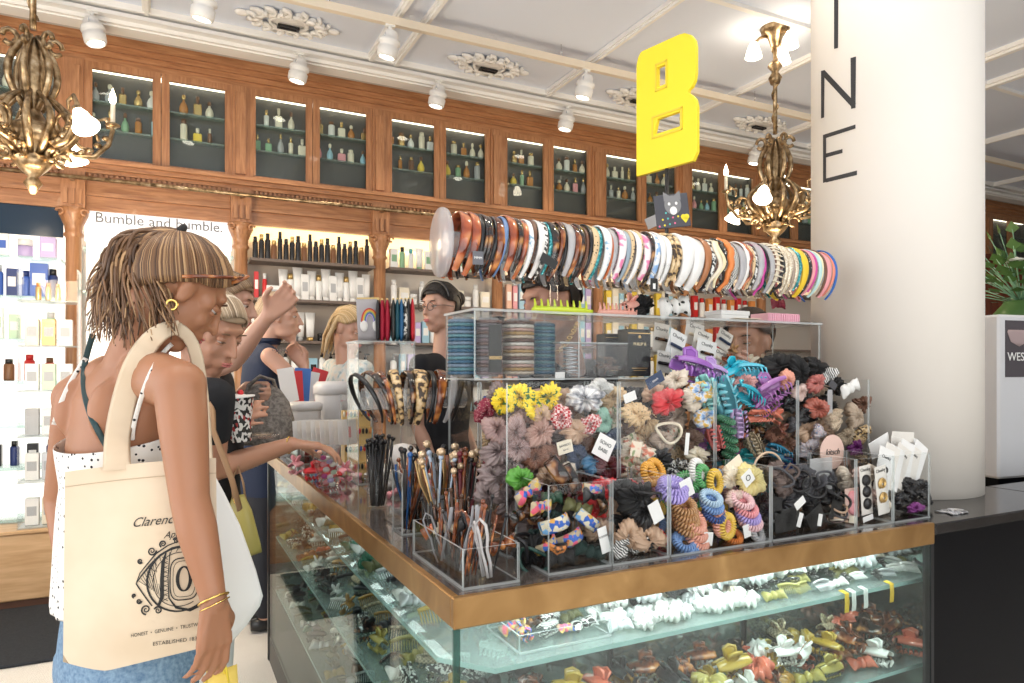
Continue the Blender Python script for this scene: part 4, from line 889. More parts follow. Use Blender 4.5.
def card(px, py, Y, w, h, mat, label, tilt=0, yaw=0, lines=(), lean=0, tsize=None, tm=None, name='accessory_card', cat='card', deco=None, th=.0014):
    p = WY(px, py, Y); p.z = max(p.z, CT+h/2*abs(math.cos(tilt))+.008)
    t = thing(name, label, cat, p); t.rotation_euler = (lean, tilt, yaw)
    MB().box((0, 0, 0), (w, th, h), 0, None, .0005).build('card', mat, t)
    for (s, z, sz) in lines: put_text(s, sz, tm or ink, t, Matrix.Translation((0, -th/2-.0006, z)) @ XZ, 'printed_text', extrude=.0002)
    if deco: deco(t)
    return t
# --- second row, first bin
b1 = 'in the tall bin nearest the corner'; YB = 1.385
scr(484, 412, 1.42, .050, bdot, 'burgundy dotted', b1); scr(503, 402, 1.40, .052, yfl, 'yellow leaf-print', b1+', left end'); scr(519, 396, 1.385, .062, yfl, 'large yellow leaf-print', b1)
scr(533, 408, 1.37, .050, yfl, 'half-hidden yellow leaf-print', b1); scr(547, 397, 1.385, .060, yfl, 'yellow leaf-print', b1+' beside grey one'); scr(561, 418, 1.36, .050, gingham, 'red gingham', b1+', left of the grey one'); scr(590, 424, 1.36, .046, gingham, 'red gingham', b1+', below the grey one')
scr(584, 399, 1.385, .070, grey_tie, 'grey and white tie-dyed', b1); scr(599, 388, 1.40, .052, M('fluffy_white', (.85, .84, .82), .9, bump=1, bscale=120), 'fluffy white', b1)
mv = sat('mauve', (.38, .25, .235)); mg = sat('grey_mauve', (.27, .205, .20)); 
for px, py, s_, m_, l_ in ((496, 430, .06, mv, 'dusty mauve velvet'), (513, 430, .062, mv, 'large dusty mauve velvet'), (497, 452, .06, mg, 'grey mauve velvet'), (516, 450, .06, mv, 'crumpled mauve velvet'), (492, 476, .06, mg, 'deep grey mauve velvet'), (512, 474, .06, mg, 'low grey mauve velvet'), (488, 494, .06, mg, 'lowest grey velvet')): scr(px, py, 1.375, s_, m_, l_, b1)
dp = sat('dusty_pink', (.58, .36, .30)); tn = sat('tan_satin', (.60, .40, .27)); cr_ = sat('cream_satin', (.80, .70, .58)); nv = sat('navy', (.025, .05, .12)); bl = sat('blue', (.05, .22, .42)); bu = sat('burgundy', (.16, .02, .03))
for px, py, s_, m_, l_ in ((540, 433, .06, dp, 'dusty pink satin'), (574, 432, .062, tn, 'tan satin'), (535, 458, .052, knitb, 'brown crochet'), (549, 457, .055, knitb, 'larger brown crochet'), (603, 421, .052, sat('mint', (.30, .52, .42)), 'mint green'), (577, 457, .055, nv, 'navy'), (589, 464, .055, bl, 'sky-blue satin'), (607, 466, .062, bu, 'burgundy velvet'), (545, 476, .05, tn, 'low tan'), (563, 472, .052, cr_, 'cream satin'), (528, 488, .05, dp, 'low dusty pink'), (600, 486, .055, bu, 'dark wine-red velvet'), (570, 490, .055, bu, 'lowest wine-red'), (541, 415, .045, tn, 'small tan'), (612, 440, .05, nv, 'navy blue wedge')): scr(px, py, 1.37, s_, m_, l_, b1)
card(565, 447, 1.345, .040, .030, cream, 'small cream bamboo-hair card leaning among the tan scrunchies', R(-12), 0, (('BAMBOO', .004, .007), ('hair tie', -.006, .005)))
card(604, 447, 1.322, .050, .052, paper, 'large square white swing tag dangling in front of the first tall bin', R(28), 0, (('SOHO', .008, .012), ('BABE', -.008, .012)), name='swing_tag', cat='tag')
# --- second bin
b2 = 'in the second tall bin'
scr(666, 402, 1.345, .068, sat('red', (.68, .06, .07), .3), 'shiny red satin', b2, .15); scr(690, 400, 1.375, .060, cr_, 'cream satin', b2+' right of the red one'); scr(675, 380, 1.40, .055, cr_, 'cream satin', b2+' above the red one'); scr(651, 392, 1.39, .05, tn, 'tan satin', b2+' left of the red one')
scr(635, 415, 1.36, .062, leop, 'leopard print', b2); scr(635, 452, 1.36, .066, bflor, 'beige floral', b2); scr(628, 470, 1.37, .06, bflor, 'low beige floral', b2)
scr(662, 440, 1.37, .05, taupe, 'taupe', b2); scr(700, 392, 1.36, .060, bgold, 'blue and gold print', b2); scr(705, 418, 1.365, .056, bgold, 'lower blue and gold print', b2)
scr(658, 462, 1.37, .060, S('charcoal', (.03, .03, .035), .7), 'charcoal', b2); scr(690, 440, 1.37, .06, S('darkbrown', (.12, .07, .05), .7), 'dark brown', b2); scr(696, 455, 1.37, .05, cream, 'ivory', b2); scr(680, 470, 1.375, .06, bwspeck, 'black and white speckled', b2)
card(655, 380, 1.365, .055, .028, nv, 'navy and white boxed hair tie card leaning above the red scrunchie', R(-28), 0, (('kitsch', 0, .008),), tm=paper); card(630, 397, 1.345, .036, .022, paper, 'white rounded card lying over the leopard scrunchie', R(-18))
card(636, 449, 1.325, .030, .036, bflor, 'beige floral card with round badge in the second tall bin', R(12))
loop(668, 432, 1.345, .07, cream, 'large cream', b2)
card(687, 444, 1.33, .012, .055, paper, 'narrow white label strip standing in the second tall bin', R(6))
# --- third bin
b3 = 'in the claw clip bin'
claw(726, 398, 1.385, .115, tr('lightblue', (.22, .62, .72)), 'large light blue', b3, (R(-70), R(70), 0)); claw(706, 392, 1.37, .09, tr('aqua', (.35, .72, .70)), 'pale aqua', b3, (R(-60), R(60), R(20)))
claw(732, 369, 1.43, .075, tr('turquoise', (.02, .45, .60)), 'turquoise', b3+' on top'); claw(750, 371, 1.41, .085, tr('skyblue', (.10, .52, .68)), 'sky blue toothed', b3, (R(-70), 0, R(-10)))
claw(748, 395, 1.37, .095, tr('teal', (.03, .45, .58)), 'teal', b3, (R(-50), R(20), R(10))); claw(692, 368, 1.42, .12, tr('violet', (.35, .14, .50)), 'long violet', b3+' on top', (R(-40), R(12), 0)); claw(712, 372, 1.42, .09, tr('lilac', (.50, .34, .66)), 'lilac', b3+' on top', (R(-40), R(14), 0))
claw(772, 388, 1.365, .10, tr('purple', (.42, .18, .46)), 'see-through purple', b3, (R(-50), R(-20), 0)); claw(766, 404, 1.355, .08, tr('plum', (.36, .12, .38)), 'lower plum', b3, (R(-70), R(-30), 0))
claw(738, 424, 1.35, .078, tr('mauve', (.52, .36, .62)), 'round mauve', b3, (R(-80), R(85), 0)); claw(761, 416, 1.34, .064, tr('coral', (.78, .25, .16)), 'rectangular coral', b3+' front', (R(-85), 0, 0), rect=True); claw(776, 416, 1.36, .05, tr('coral', (.78, .25, .16)), 'small coral', b3)
claw(715, 437, 1.35, .07, tr('rosered', (.60, .14, .13)), 'rose red', b3, (R(-70), R(70), 0)); claw(755, 445, 1.345, .068, check, 'tan checked', b3, (R(-80), R(60), 0)); claw(778, 452, 1.36, .075, tr('deepteal', (.02, .22, .36)), 'deep teal', b3, (R(-70), R(20), 0)); claw(780, 434, 1.37, .07, tr('brownred', (.20, .06, .04)), 'red-brown', b3)
for k in range(6): coil(726+k*1.2, 420+k*9, 1.352, .052, coilm('green', (.06, .22, .11)), 'bottle green', b3, (R(20), R(10), 0))
scr(745, 384, 1.39, .052, M('pink_fuzzy', (.82, .42, .40), .9, bump=1, bscale=150), 'fuzzy pink', b3); scr(786, 381, 1.385, .056, sat('peach', (.80, .36, .26)), 'peach', b3); scr(800, 392, 1.39, .05, sat('blush', (.78, .58, .52)), 'blush pink', b3); scr(775, 434, 1.375, .045, knitb, 'braided brown', b3)
for px, py, m_, l_ in ((720, 460, tortd, 'dark tortoiseshell'), (742, 462, tr('greenteal', (.02, .3, .32)), 'green-teal'), (763, 468, tortd, 'lower tortoiseshell'), (788, 470, tr('navyclip', (.02, .05, .2)), 'navy')): claw(px, py, 1.38, .075, m_, l_, b3)
for px, py, m_, l_ in ((790, 405, blk, 'black'), (792, 425, S('darkgrey', (.06, .06, .07)), 'dark grey'), (786, 445, brown, 'dark brown')): scr(px, py, 1.385, .05, m_, l_, b3)
# --- fourth bin
b4 = 'in the tall bin beside the column'; bkv = M('black_velvet', (.008, .008, .009), .8)
scr(776, 366, 1.42, .075, bkv, 'large black velvet', b4+', left', .2, stretch=(1.5, 1, 1)); scr(797, 372, 1.40, .080, bkv, 'big black velvet', b4, .3); scr(813, 368, 1.42, .07, bkv, 'knotted black velvet', b4); scr(826, 376, 1.42, .055, zebra, 'black and white striped', b4)
scr(816, 384, 1.37, .05, sat('rose', (.50, .16, .14)), 'rose', b4); scr(817, 408, 1.36, .060, sat('rust', (.46, .13, .09)), 'rust satin', b4); scr(833, 420, 1.355, .066, lacec, 'cream lace', b4); scr(854, 416, 1.36, .066, sat('beige', (.52, .40, .30)), 'beige satin', b4); scr(862, 404, 1.39, .05, brown, 'brown', b4)
scr(862, 434, 1.37, .056, leopg, 'gold leopard', b4); scr(846, 436, 1.37, .05, lacec, 'lower cream lace', b4); scr(806, 432, 1.385, .06, tn, 'tan satin', b4); scr(804, 414, 1.375, .05, blk, 'black', b4)
bow(850, 388, 1.37, .075, M('white_satin', (.86, .85, .83), .4), 'large white satin', b4, (0, R(-20), 0)); card(833, 385, 1.35, .03, .022, S('darktag', (.08, .08, .09)), 'small dark tag lying on black velvet beside white bow', R(35))
card(830, 402, 1.352, .02, .07, lace, 'clear plastic strip packet upright in the column-side bin', 0)
scr(808, 448, 1.375, .056, stripes, 'striped', b4); scr(818, 432, 1.36, .05, stripes, 'upright multicolour striped', b4)
def round_card(px, py, Y, r_, mat, label, txt):
    p = WY(px, py, Y); t = thing('accessory_card', label, 'card', p)
    MB().lathe([(r_, -.001), (r_, .001)], 32, 0, Matrix.Rotation(R(90), 4, 'X')).build('card', mat, t); put_text(txt, r_*.5, ink, t, Matrix.Translation((0, -.0018, 0)) @ XZ, 'printed_text', shear=.3); return t
round_card(832, 452, 1.325, .048, S('palepink', (.80, .56, .48)), 'round pale pink card with script word in the column-side bin', 'kitsch')
scr(856, 448, 1.36, .042, sat('violetred', (.22, .03, .22)), 'violet', b4); scr(846, 470, 1.37, .055, sat('pinktan', (.6, .35, .28)), 'pinkish tan', b4); scr(863, 462, 1.37, .05, leopg, 'lower gold leopard', b4)
for px, py, m_ in ((805, 470, blk), (822, 478, sat('pinktan', (.6, .35, .28))), (808, 490, blk)): scr(px, py, 1.38, .055, m_, 'low dark' if m_ is blk else 'low pinkish', b4)
# --- front row, first bin (embroidered)
c1 = 'in the embroidered bow bin'
bow(528, 492, 1.26, .062, embro, 'pink flower embroidered', 'behind the hairpin tray'); bow(541, 507, 1.235, .055, embro, 'green and yellow embroidered', 'behind the hairpin tray'); bow(520, 515, 1.26, .06, tortd, 'dark shiny', 'behind the hairpin tray'); scr(520, 478, 1.30, .05, S('limegreen', (.09, .30, .04)), 'lime green', 'behind the hairpin tray')
loop(525, 545, 1.24, .075, blk, 'large black', 'behind the hairpin tray'); loop(535, 560, 1.22, .07, S('darkgreen', (.01, .05, .04)), 'dark green', 'behind the hairpin tray'); scr(530, 565, 1.25, .06, bkv, 'black velvet', 'behind the hairpin tray')
cuff(563, 478, 1.25, .075, tortd, 'long dark tortoiseshell', c1, (R(20), R(50), 0)); cuff(574, 484, 1.26, .07, tortd, 'second dark tortoiseshell', c1, (R(20), R(60), 0)); bow(594, 494, 1.24, .062, blk, 'black with floral band', c1); cuff(597, 489, 1.225, .045, embro, 'small floral', c1, (0, R(5), 0))
cuff(560, 524, 1.205, .066, embrob, 'white with blue beaded flowers', c1, (R(-10), R(-14), 0)); cuff(592, 524, 1.22, .062, embrob, 'tan flower embroidered', c1, (R(10), R(38), 0)); cuff(574, 538, 1.215, .062, embro, 'beige flower embroidered', c1, (R(-15), R(-20), 0)); cuff(552, 545, 1.22, .058, embro, 'small beige embroidered', c1)
bow(560, 562, 1.215, .068, bkv, 'black velvet', c1, (0, 0, 0)); cuff(560, 551, 1.21, .058, ramp_mat('orange_pattern', [(.4, (.03, .02, .02)), (.5, (.7, .25, .06))], 120, 'noise'), 'orange patterned', c1, (R(40), 0, 0)); bow(590, 556, 1.23, .068, M('bottle_green_velvet', (.008, .035, .03), .8), 'bottle green velvet', c1); bow(578, 508, 1.25, .06, S('olive', (.12, .12, .04)), 'olive', c1)
cuff(604, 506, 1.26, .05, tortd, 'upright tortoiseshell', c1, (0, R(80), 0)); bow(552, 498, 1.27, .055, S('forest', (.02, .07, .04)), 'forest green', c1); card(604, 540, 1.19, .022, .055, paper, 'white printed slip standing at the right side of the embroidered bow bin', R(-14), 0, (('KOOSH', .008, .006),))
# --- front row, second bin
c2 = 'in the bin of black knots'
scr(636, 498, 1.225, .070, bkv, 'knotted black', c2); scr(644, 512, 1.215, .060, blk, 'glossy black', c2+' beside white tag'); loop(648, 498, 1.20, .06, blk, 'thick black', c2); scr(622, 488, 1.25, .05, bkv, 'small black', c2); scr(626, 535, 1.215, .060, tn, 'tan satin', c2+', left'); scr(648, 540, 1.21, .066, tn, 'tan satin', c2+', right'); scr(638, 528, 1.23, .05, cr_, 'cream', c2)
scr(622, 558, 1.215, .048, zebra, 'zebra', c2); scr(650, 560, 1.225, .05, bkv, 'low black', c2); scr(637, 560, 1.22, .046, zebra, 'second zebra', c2); scr(658, 552, 1.24, .045, red, 'dark red', c2)
card(656, 512, 1.186, .030, .046, paper, 'blank white tag tilted across black hair ties in the second front bin', R(-24), name='swing_tag', cat='tag')
# --- front row, third bin (coils)
c3 = 'in the coil tie bin'
L_ = coilm('lilac', (.42, .34, .72)); Bz = coilm('bronze', (.52, .28, .12)); Pc = coilm('peach', (.80, .38, .28)); Bc = coilm('blue', (.20, .36, .68)); Oc = coilm('orange', (.78, .40, .06)); Gc = coilm('leafgreen', (.12, .42, .15)); Yc = coilm('amberyellow', (.82, .55, .08)); lb = coilm('palebluecoil', (.45, .62, .78)); pkc = coilm('palepinkcoil', (.85, .55, .58))
F_ = (R(35), R(-8), 0)
coil(672, 492, 1.205, .074, L_, 'large lilac', c3, (R(30), R(-8), 0)); coil(673, 486, 1.21, .072, L_, 'upper lilac', c3, (R(30), R(-8), 0)); coil(650, 474, 1.27, .062, Oc, 'orange', c3+', left', (R(60), R(40), 0)); coil(656, 470, 1.28, .062, Oc, 'amber orange', c3, (R(60), R(30), 0))
for k in range(4): coil(683+k*1.5, 505+k*7, 1.21, .066, Bz, 'bronze', c3, F_)
for k in range(3): coil(694+k*1.5, 520+k*9, 1.205, .070, Pc, 'peach', c3, (R(50), R(18), 0))
for k in range(3): coil(684+k*2, 541+k*6, 1.205, .060, Bc, 'blue', c3, F_)
coil(700, 540, 1.21, .055, Gc, 'green', c3, (R(80), R(60), 0)); coil(697, 470, 1.27, .06, wht, 'white', c3, (R(70), R(60), 0)); coil(703, 476, 1.26, .060, Gc, 'leaf green', c3, (R(70), R(60), 0)); coil(715, 482, 1.25, .066, Yc, 'amber yellow', c3, (R(70), R(70), 0))
coil(711, 498, 1.215, .058, lb, 'pale blue', c3, F_); coil(712, 505, 1.213, .058, Bc, 'lower blue', c3, F_); coil(714, 514, 1.21, .058, S('navycoil', (.05, .1, .3)), 'navy', c3, F_); coil(722, 524, 1.205, .066, Pc, 'orange-peach', c3, (R(75), R(70), 0)); coil(727, 526, 1.20, .066, Yc, 'striped orange', c3, (R(75), R(75), 0))
coil(742, 500, 1.22, .062, pkc, 'pale pink', c3, F_); coil(746, 508, 1.215, .062, pinkp, 'rose', c3, F_); coil(748, 515, 1.21, .064, L_, 'lavender', c3, F_); coil(750, 521, 1.208, .064, pkc, 'blush pink', c3, F_); coil(756, 531, 1.205, .058, coilm('grey', (.42, .42, .43)), 'grey', c3, (R(60), R(40), 0)); coil(758, 538, 1.20, .054, coilm('grey', (.42, .42, .43)), 'lower grey', c3, (R(60), R(40), 0)); coil(732, 543, 1.22, .055, S('brightorange', (.8, .25, .05)), 'bright orange', c3, F_)
scr(750, 480, 1.235, .070, sat('lemon', (.86, .74, .34)), 'pale lemon', c3); scr(728, 478, 1.26, .055, cream, 'cream', c3); scr(733, 498, 1.235, .04, sat('blush', (.78, .58, .52)), 'small blush', c3)
wc = lambda a, b, w, h, t_, lab: card(a, b, 1.192, w, h, paper, lab, t_)
wc(687, 488, .034, .040, R(-20), 'white tag on the lilac coil ties in the coil bin'); wc(708, 539, .028, .030, R(8), 'small square white card low in the coil tie bin'); wc(747, 531, .022, .030, R(-12), 'white ring card in front of the grey coil tie')
card(737, 470, 1.25, .05, .06, cream, 'cream card standing behind the lemon scrunchie', R(-30)); card(748, 478, 1.195, .034, .032, paper, 'white round-marked card on the lemon scrunchie', R(-35), 0, (('O', 0, .02),))
mb = MB().tube([(.05*math.cos(a), 0, .045*math.sin(a)) for a in [R(10)+k*R(160)/14 for k in range(15)]], .0028, 8); o = mb.build('headband', S('sand', (.70, .52, .36)), loc=WY(768, 470, 1.29)); tag(o, 'thin sand-coloured headband arching over the front bins', 'headband')
# --- front row, fourth bin (black ties)
c4 = 'in the black hair tie bin'; dg_ = S('darkgrey', (.06, .06, .07)); br_ = S('brownish', (.12, .085, .075), .6)
for px, py, s_, m_, l_ in ((782, 478, .065, dg_, 'dark grey'), (800, 482, .06, blk, 'black'), (815, 486, .075, blk, 'large black'), (822, 478, .06, dg_, 'charcoal'), (834, 492, .075, blk, 'wide black'), (842, 500, .06, blk, 'lower black'), (792, 470, .05, br_, 'brown')): loop(px, py, 1.22, s_, m_, l_, c4)
scr(782, 486, 1.23, .062, br_, 'grey-brown', c4); scr(774, 472, 1.25, .05, br_, 'small grey-brown', c4); scr(812, 486, 1.24, .06, dg_, 'charcoal', c4)
for px, py, w, h, t_, l_ in ((786, 524, .075, .055, R(-4), 'wide black card of hair elastics at left of the black tie bin'), (816, 518, .06, .05, R(-30), 'black card of hair elastics tilted in the middle of the black tie bin'), (776, 505, .04, .04, R(10), 'small black card by the coil bin divider'), (836, 510, .04, .05, R(15), 'upright black card at right of the black tie bin')): card(px, py, 1.21, w, h, tag_black, l_, t_)
for px, py, w, h, t_, l_ in ((800, 503, .036, .020, R(-32), 'white price label lying diagonally on the black elastics'), (800, 520, .014, .035, R(20), 'narrow white slip between two black cards'), (820, 520, .014, .030, R(12), 'narrow white slip right of the tilted black card')): card(px, py, 1.188, w, h, paper, l_, t_)
for k in range(5): loop(838, 508+k*5, 1.215, .05, [tn, dg_, tn, br_, cr_][k], ['tan', 'slate', 'second tan', 'mocha', 'cream'][k]+' stacked', c4, (R(10), 0, 0))
card(821, 474, 1.28, .085, .085, clear('clear_sleeve', (.85, .86, .87), .5, mcol=(.72, .72, .72)), 'empty clear plastic sleeve standing behind the black hair ties', 0, name='plastic_sleeve', cat='sleeve')
# --- fifth and sixth front bins
def spiral(z0, m_):
    def f(t):
        for z in z0: MB().tube([((.004+.011*i/30)*math.cos(i*.55), -.0035, z+(.004+.011*i/30)*math.sin(i*.55)) for i in range(31)], .0022, 6).build('hair_spiral', m_, t)
    return f
def discs(z0, m_, r_=.014):
    def f(t):
        for z in z0: MB().lathe([(r_, 0), (r_, .004), (r_*.7, .007), (.0001, .008)], 18, 0, Matrix.Translation((0, -.0005, z)) @ Matrix.Rotation(R(90), 4, 'X')).build('clip', m_, t)
    return f
card(852, 503, 1.24, .055, .080, S('palepink', (.80, .56, .48)), 'pale pink card holding two round shell clips', R(-2), 0, (), deco=discs((.016, -.014), pinkp, .017))
card(866, 490, 1.215, .044, .130, S('ivorycard', (.82, .78, .72)), 'tall ivory card holding round black clips', R(-5), 0, (('Chunky', .054, .012),), deco=discs((.026, -.004, -.036), blk, .015))
card(882, 490, 1.195, .046, .128, S('ivorycard', (.82, .78, .72)), 'tall ivory card holding gold spiral pins', R(-8), 0, (('Chunky', .052, .012),), deco=spiral((.018, -.020), gold))
card(853, 520, 1.20, .03, .018, cream, 'small cream shell card lying at the bottom of the fifth front bin', R(10)); card(868, 521, 1.20, .04, .014, paper, 'white slip lying low in the fifth front bin', R(-10)); scr(884, 512, 1.25, .045, cr_, 'cream', 'low in the fifth front bin')
IV = [paper, S('ivorycard', (.82, .78, .72))]
fan = [(884, 470, 20), (889, 466, 26), (894, 468, 24), (900, 466, 30), (905, 462, 22), (911, 466, 26), (917, 462, 32), (897, 458, 12), (907, 456, 16)]
for k, (px, py, a) in enumerate(fan): card(px, py, 1.225+.010*k, .064, .12, IV[k % 2], 'white card of hair clips fanned out in the last front bin', R(a), 0, (('Chunky', .035, .012),) if k in (0, 3, 5) else (), lean=R(-4), deco=discs((.0, -.02), blk, .010) if k == 0 else None)
card(903, 437, 1.30, .10, .03, IV[1], 'wide ivory card lying across the top of the last front bin', R(4)); card(880, 446, 1.31, .09, .05, paper, 'wide white card leaning at the back of the last front bins', R(-20))
for px, py, s_ in ((912, 500, .06), (920, 488, .055), (903, 507, .055), (924, 508, .05), (908, 486, .05)): scr(px, py, 1.25, s_, blk, 'dark fabric', 'in the last front bin')
scr(915, 512, 1.21, .035, sat('violetred', (.22, .03, .22)), 'small plum', 'in the last front bin')
# --- deeper layers of the heaps, behind the pieces above
rf = random.Random(5)
def heap(x0, x1, y, z0, z1, nx, nz, mats, place, size, kinds=('scr',)):
    for i in range(nx):
        for j in range(nz):
            x = x0+(x1-x0)*(i+.5)/nx+rf.uniform(-.012, .012); z = z0+(z1-z0)*(j+.5)/nz+rf.uniform(-.01, .01); yy = y+rf.uniform(-.008, .008)
            nmx, m = rf.choice(mats); k = rf.choice(kinds); px, py = PX((x, yy, z))
            sz = size*rf.uniform(.9, 1.15)
            if k == 'scr': scr(px, py, yy, sz, m, nmx, place)
            elif k == 'claw': claw(px, py, yy, sz*1.15, m, nmx, place)
            elif k == 'loop': loop(px, py, yy, sz, m, nmx, place)
            elif k == 'cuff': cuff(px, py, yy, sz, m, nmx, place)
            elif k == 'coil': coil(px, py, yy, sz, m, nmx, place)
            elif k == 'bow': bow(px, py, yy, sz, m, nmx, place)
mauves = [('mauve velvet', mv), ('grey mauve velvet', mg), ('dusty pink', dp), ('tan satin', tn), ('wine-red', bu), ('crochet brown', knitb)]
neut = [('beige floral', bflor), ('taupe', taupe), ('cream', cr_), ('charcoal', S('charcoal', (.03, .03, .035), .7)), ('dark brown', S('darkbrown', (.12, .07, .05), .7)), ('leopard print', leop)]
cl3 = [('purple', tr('purple', (.42, .18, .46))), ('teal', tr('teal', (.03, .45, .58))), ('tortoiseshell', tortd), ('coral', tr('coral', (.78, .25, .16))), ('deep green', tr('deepgreen', (.02, .15, .08))), ('sky blue', tr('skyblue', (.10, .52, .68)))]
blk4 = [('black', blk), ('rust', sat('rust', (.46, .13, .09))), ('tan', tn), ('beige', sat('beige', (.52, .40, .30))), ('black velvet', bkv), ('brown', brown)]
heap(.675, .925, 1.435, 1.02, 1.36, 5, 6, mauves, 'deep in the tall bin nearest the corner', .062)
heap(.97, 1.215, 1.435, 1.02, 1.36, 5, 6, neut, 'at the back of the second tall bin', .062)
heap(1.265, 1.505, 1.435, 1.05, 1.37, 4, 5, cl3, 'at the back of the claw clip bin', .066, ('claw', 'claw', 'scr'))
heap(1.555, 1.80, 1.435, 1.02, 1.38, 5, 6, blk4, 'at the back of the bin beside the column', .062)
heap(.69, .80, 1.285, 1.03, 1.15, 3, 3, [('black velvet', bkv), ('dark tortoiseshell', tortd), ('flower embroidered', embro), ('bottle green', M('bottle_green_velvet', (.008, .035, .03), .8))], 'at the back of the embroidered bow bin', .05, ('bow', 'cuff'))
heap(.835, .95, 1.285, 1.03, 1.15, 3, 3, [('black', bkv), ('tan satin', tn), ('cream', cr_), ('red', red)], 'at the back of the black knot bin', .052)
heap(.985, 1.25, 1.285, 1.03, 1.15, 6, 3, [('peach', Pc), ('bronze', Bz), ('lilac', L_), ('leaf green', Gc), ('blue', Bc), ('amber', Yc), ('pale pink', pkc)], 'at the back of the coil tie bin', .058, ('coil',))
heap(1.285, 1.55, 1.285, 1.03, 1.14, 5, 3, [('black', blk), ('slate', dg_), ('mocha', br_)], 'at the back of the black tie bin', .056, ('scr', 'loop'))
heap(1.58, 1.84, 1.29, 1.03, 1.13, 5, 2, [('black', blk), ('blush', sat('blush', (.78, .58, .52))), ('slate', dg_), ('cream', cr_)], 'at the back of the end bins', .05)
heap(.69, 1.78, 1.575, 1.03, 1.34, 13, 4, mauves+neut, 'inside the riser box behind the tall bins', .072)
# ------------------------------------------------------------------ upper tier: coil towers, boxes, cards
def rope_tower(px, Y, r_, cols, label, black_card=False):
    p = WY(px, 352, Y); p.z = 1.384; t = thing('hair_tie_tower', label, 'hair ties', p, 0, 'stacked rope hair ties in the upper tier')
    n = 15
    for k in range(n):
        z = .005+.1325*k/n+.004
        mb = MB(); mb.tube([((r_+.0010*math.sin(17*a))*math.cos(a), (r_+.0010*math.sin(17*a))*math.sin(a), z+.0012*math.cos(17*a)) for a in [2*PI*i/51 for i in range(51)]], .0042, 6, close=True)
        mb.build('rope_tie', cols[k % len(cols)], t)
    MB().cyl((0, 0, 0), (0, 0, .142), r_*.78, seg=24).build('core', clear('tower_core', (.8, .8, .8), .5, mcol=(.5, .5, .5)), t)
    MB().lathe([(r_+.007, 0), (r_+.007, .143)], 28, cap=False).build('sleeve', acryl, t)
    if black_card: 
        c = MB().b2(-.017, .017, -r_-.0095, -r_-.008, .01, .125).build('label_card', tag_black, t)
        put_text('XOXO', .011, gold, t, Matrix.Translation((0, -r_-.0105, .045)) @ XZ, 'printed_text')
rope = lambda n, c: M('rope_'+n, tuple(q*.62 for q in c), .6)
rope_tower(462, 1.545, .030, [rope('blue', (.05, .16, .28)), rope('teal', (.12, .3, .36)), rope('steel', (.2, .3, .42))], 'blue and teal rope hair ties stacked in a clear tube, upper tier left')
rope_tower(488, 1.545, .032, [rope('mauve', (.32, .22, .24)), rope('grey', (.25, .22, .24)), rope('brown', (.22, .12, .1))], 'mauve rope hair ties stacked behind a black label, upper tier', True)
rope_tower(518, 1.54, .036, [rope('cream', (.72, .6, .48)), rope('gold', (.55, .34, .12)), rope('rosebeige', (.62, .4, .34)), rope('white', (.82, .78, .72)), rope('darkbrown', (.15, .08, .06))], 'cream and gold rope hair ties stacked in a clear tube, upper tier')
rope_tower(543, 1.59, .028, [rope('blue', (.05, .16, .28)), rope('teal', (.12, .3, .36))], 'blue rope hair ties half hidden behind the cream ones')
def clear_box(px0, px1, Y, h, label, fill, dep=.07):
    a = WY(px0, 350, Y); b_ = WY(px1, 350, Y); t = thing('clear_box', label, 'box', ((a.x+b_.x)/2, Y+dep/2, 1.383)); hw = (b_.x-a.x)/2
    m = MB()
    for s_ in (-1, 1): m.b2(s_*hw-.0015, s_*hw+.0015, -dep/2, dep/2, 0, h); m.b2(-hw, hw, s_*dep/2-.0015, s_*dep/2+.0015, 0, h)
    m.b2(-hw, hw, -dep/2, dep/2, 0, .003); m.build('box_wall', clear('grey_clear', (.97, .97, .975), 0, boost=.6), t)
    MB().b2(-hw-.001, hw+.001, -dep/2-.002, dep/2+.001, h, h+.003).build('lid', edge, t)
    q = MB(); rr = random.Random(px0)
    if fill == 'spring':
        q.tube([(.022*math.cos(a_), .022*math.sin(a_)*.8, .008+.0016*a_/1.0) for a_ in [i*.45 for i in range(int(h*.8/.0016/.45))]], .0022, 5)
        q.build('wire_coil', chrome, t)
    else:
        for k in range(26): 
            x, z, an = rr.uniform(-hw*.6, hw*.6), rr.uniform(.012, h*.55), rr.uniform(0, PI); dx = .018*math.cos(an); dz = .010*math.sin(an)
            q.tube([(x-dx, rr.uniform(-.02, .02), max(z-dz, .005)), (x, rr.uniform(-.02, .02), z+.004), (x+dx, rr.uniform(-.02, .02), max(z+dz, .005))], .0016, 5)
        q.build('hairpin_heap', M('bronze_pins', (.18, .10, .07), .3, metal=.6), t)
clear_box(560, 596, 1.52, .086, 'small clear box with a silver wire coil, upper tier centre', 'spring'); clear_box(598, 627, 1.52, .086, 'small clear box of bronze hairpins, upper tier centre', 'pins')
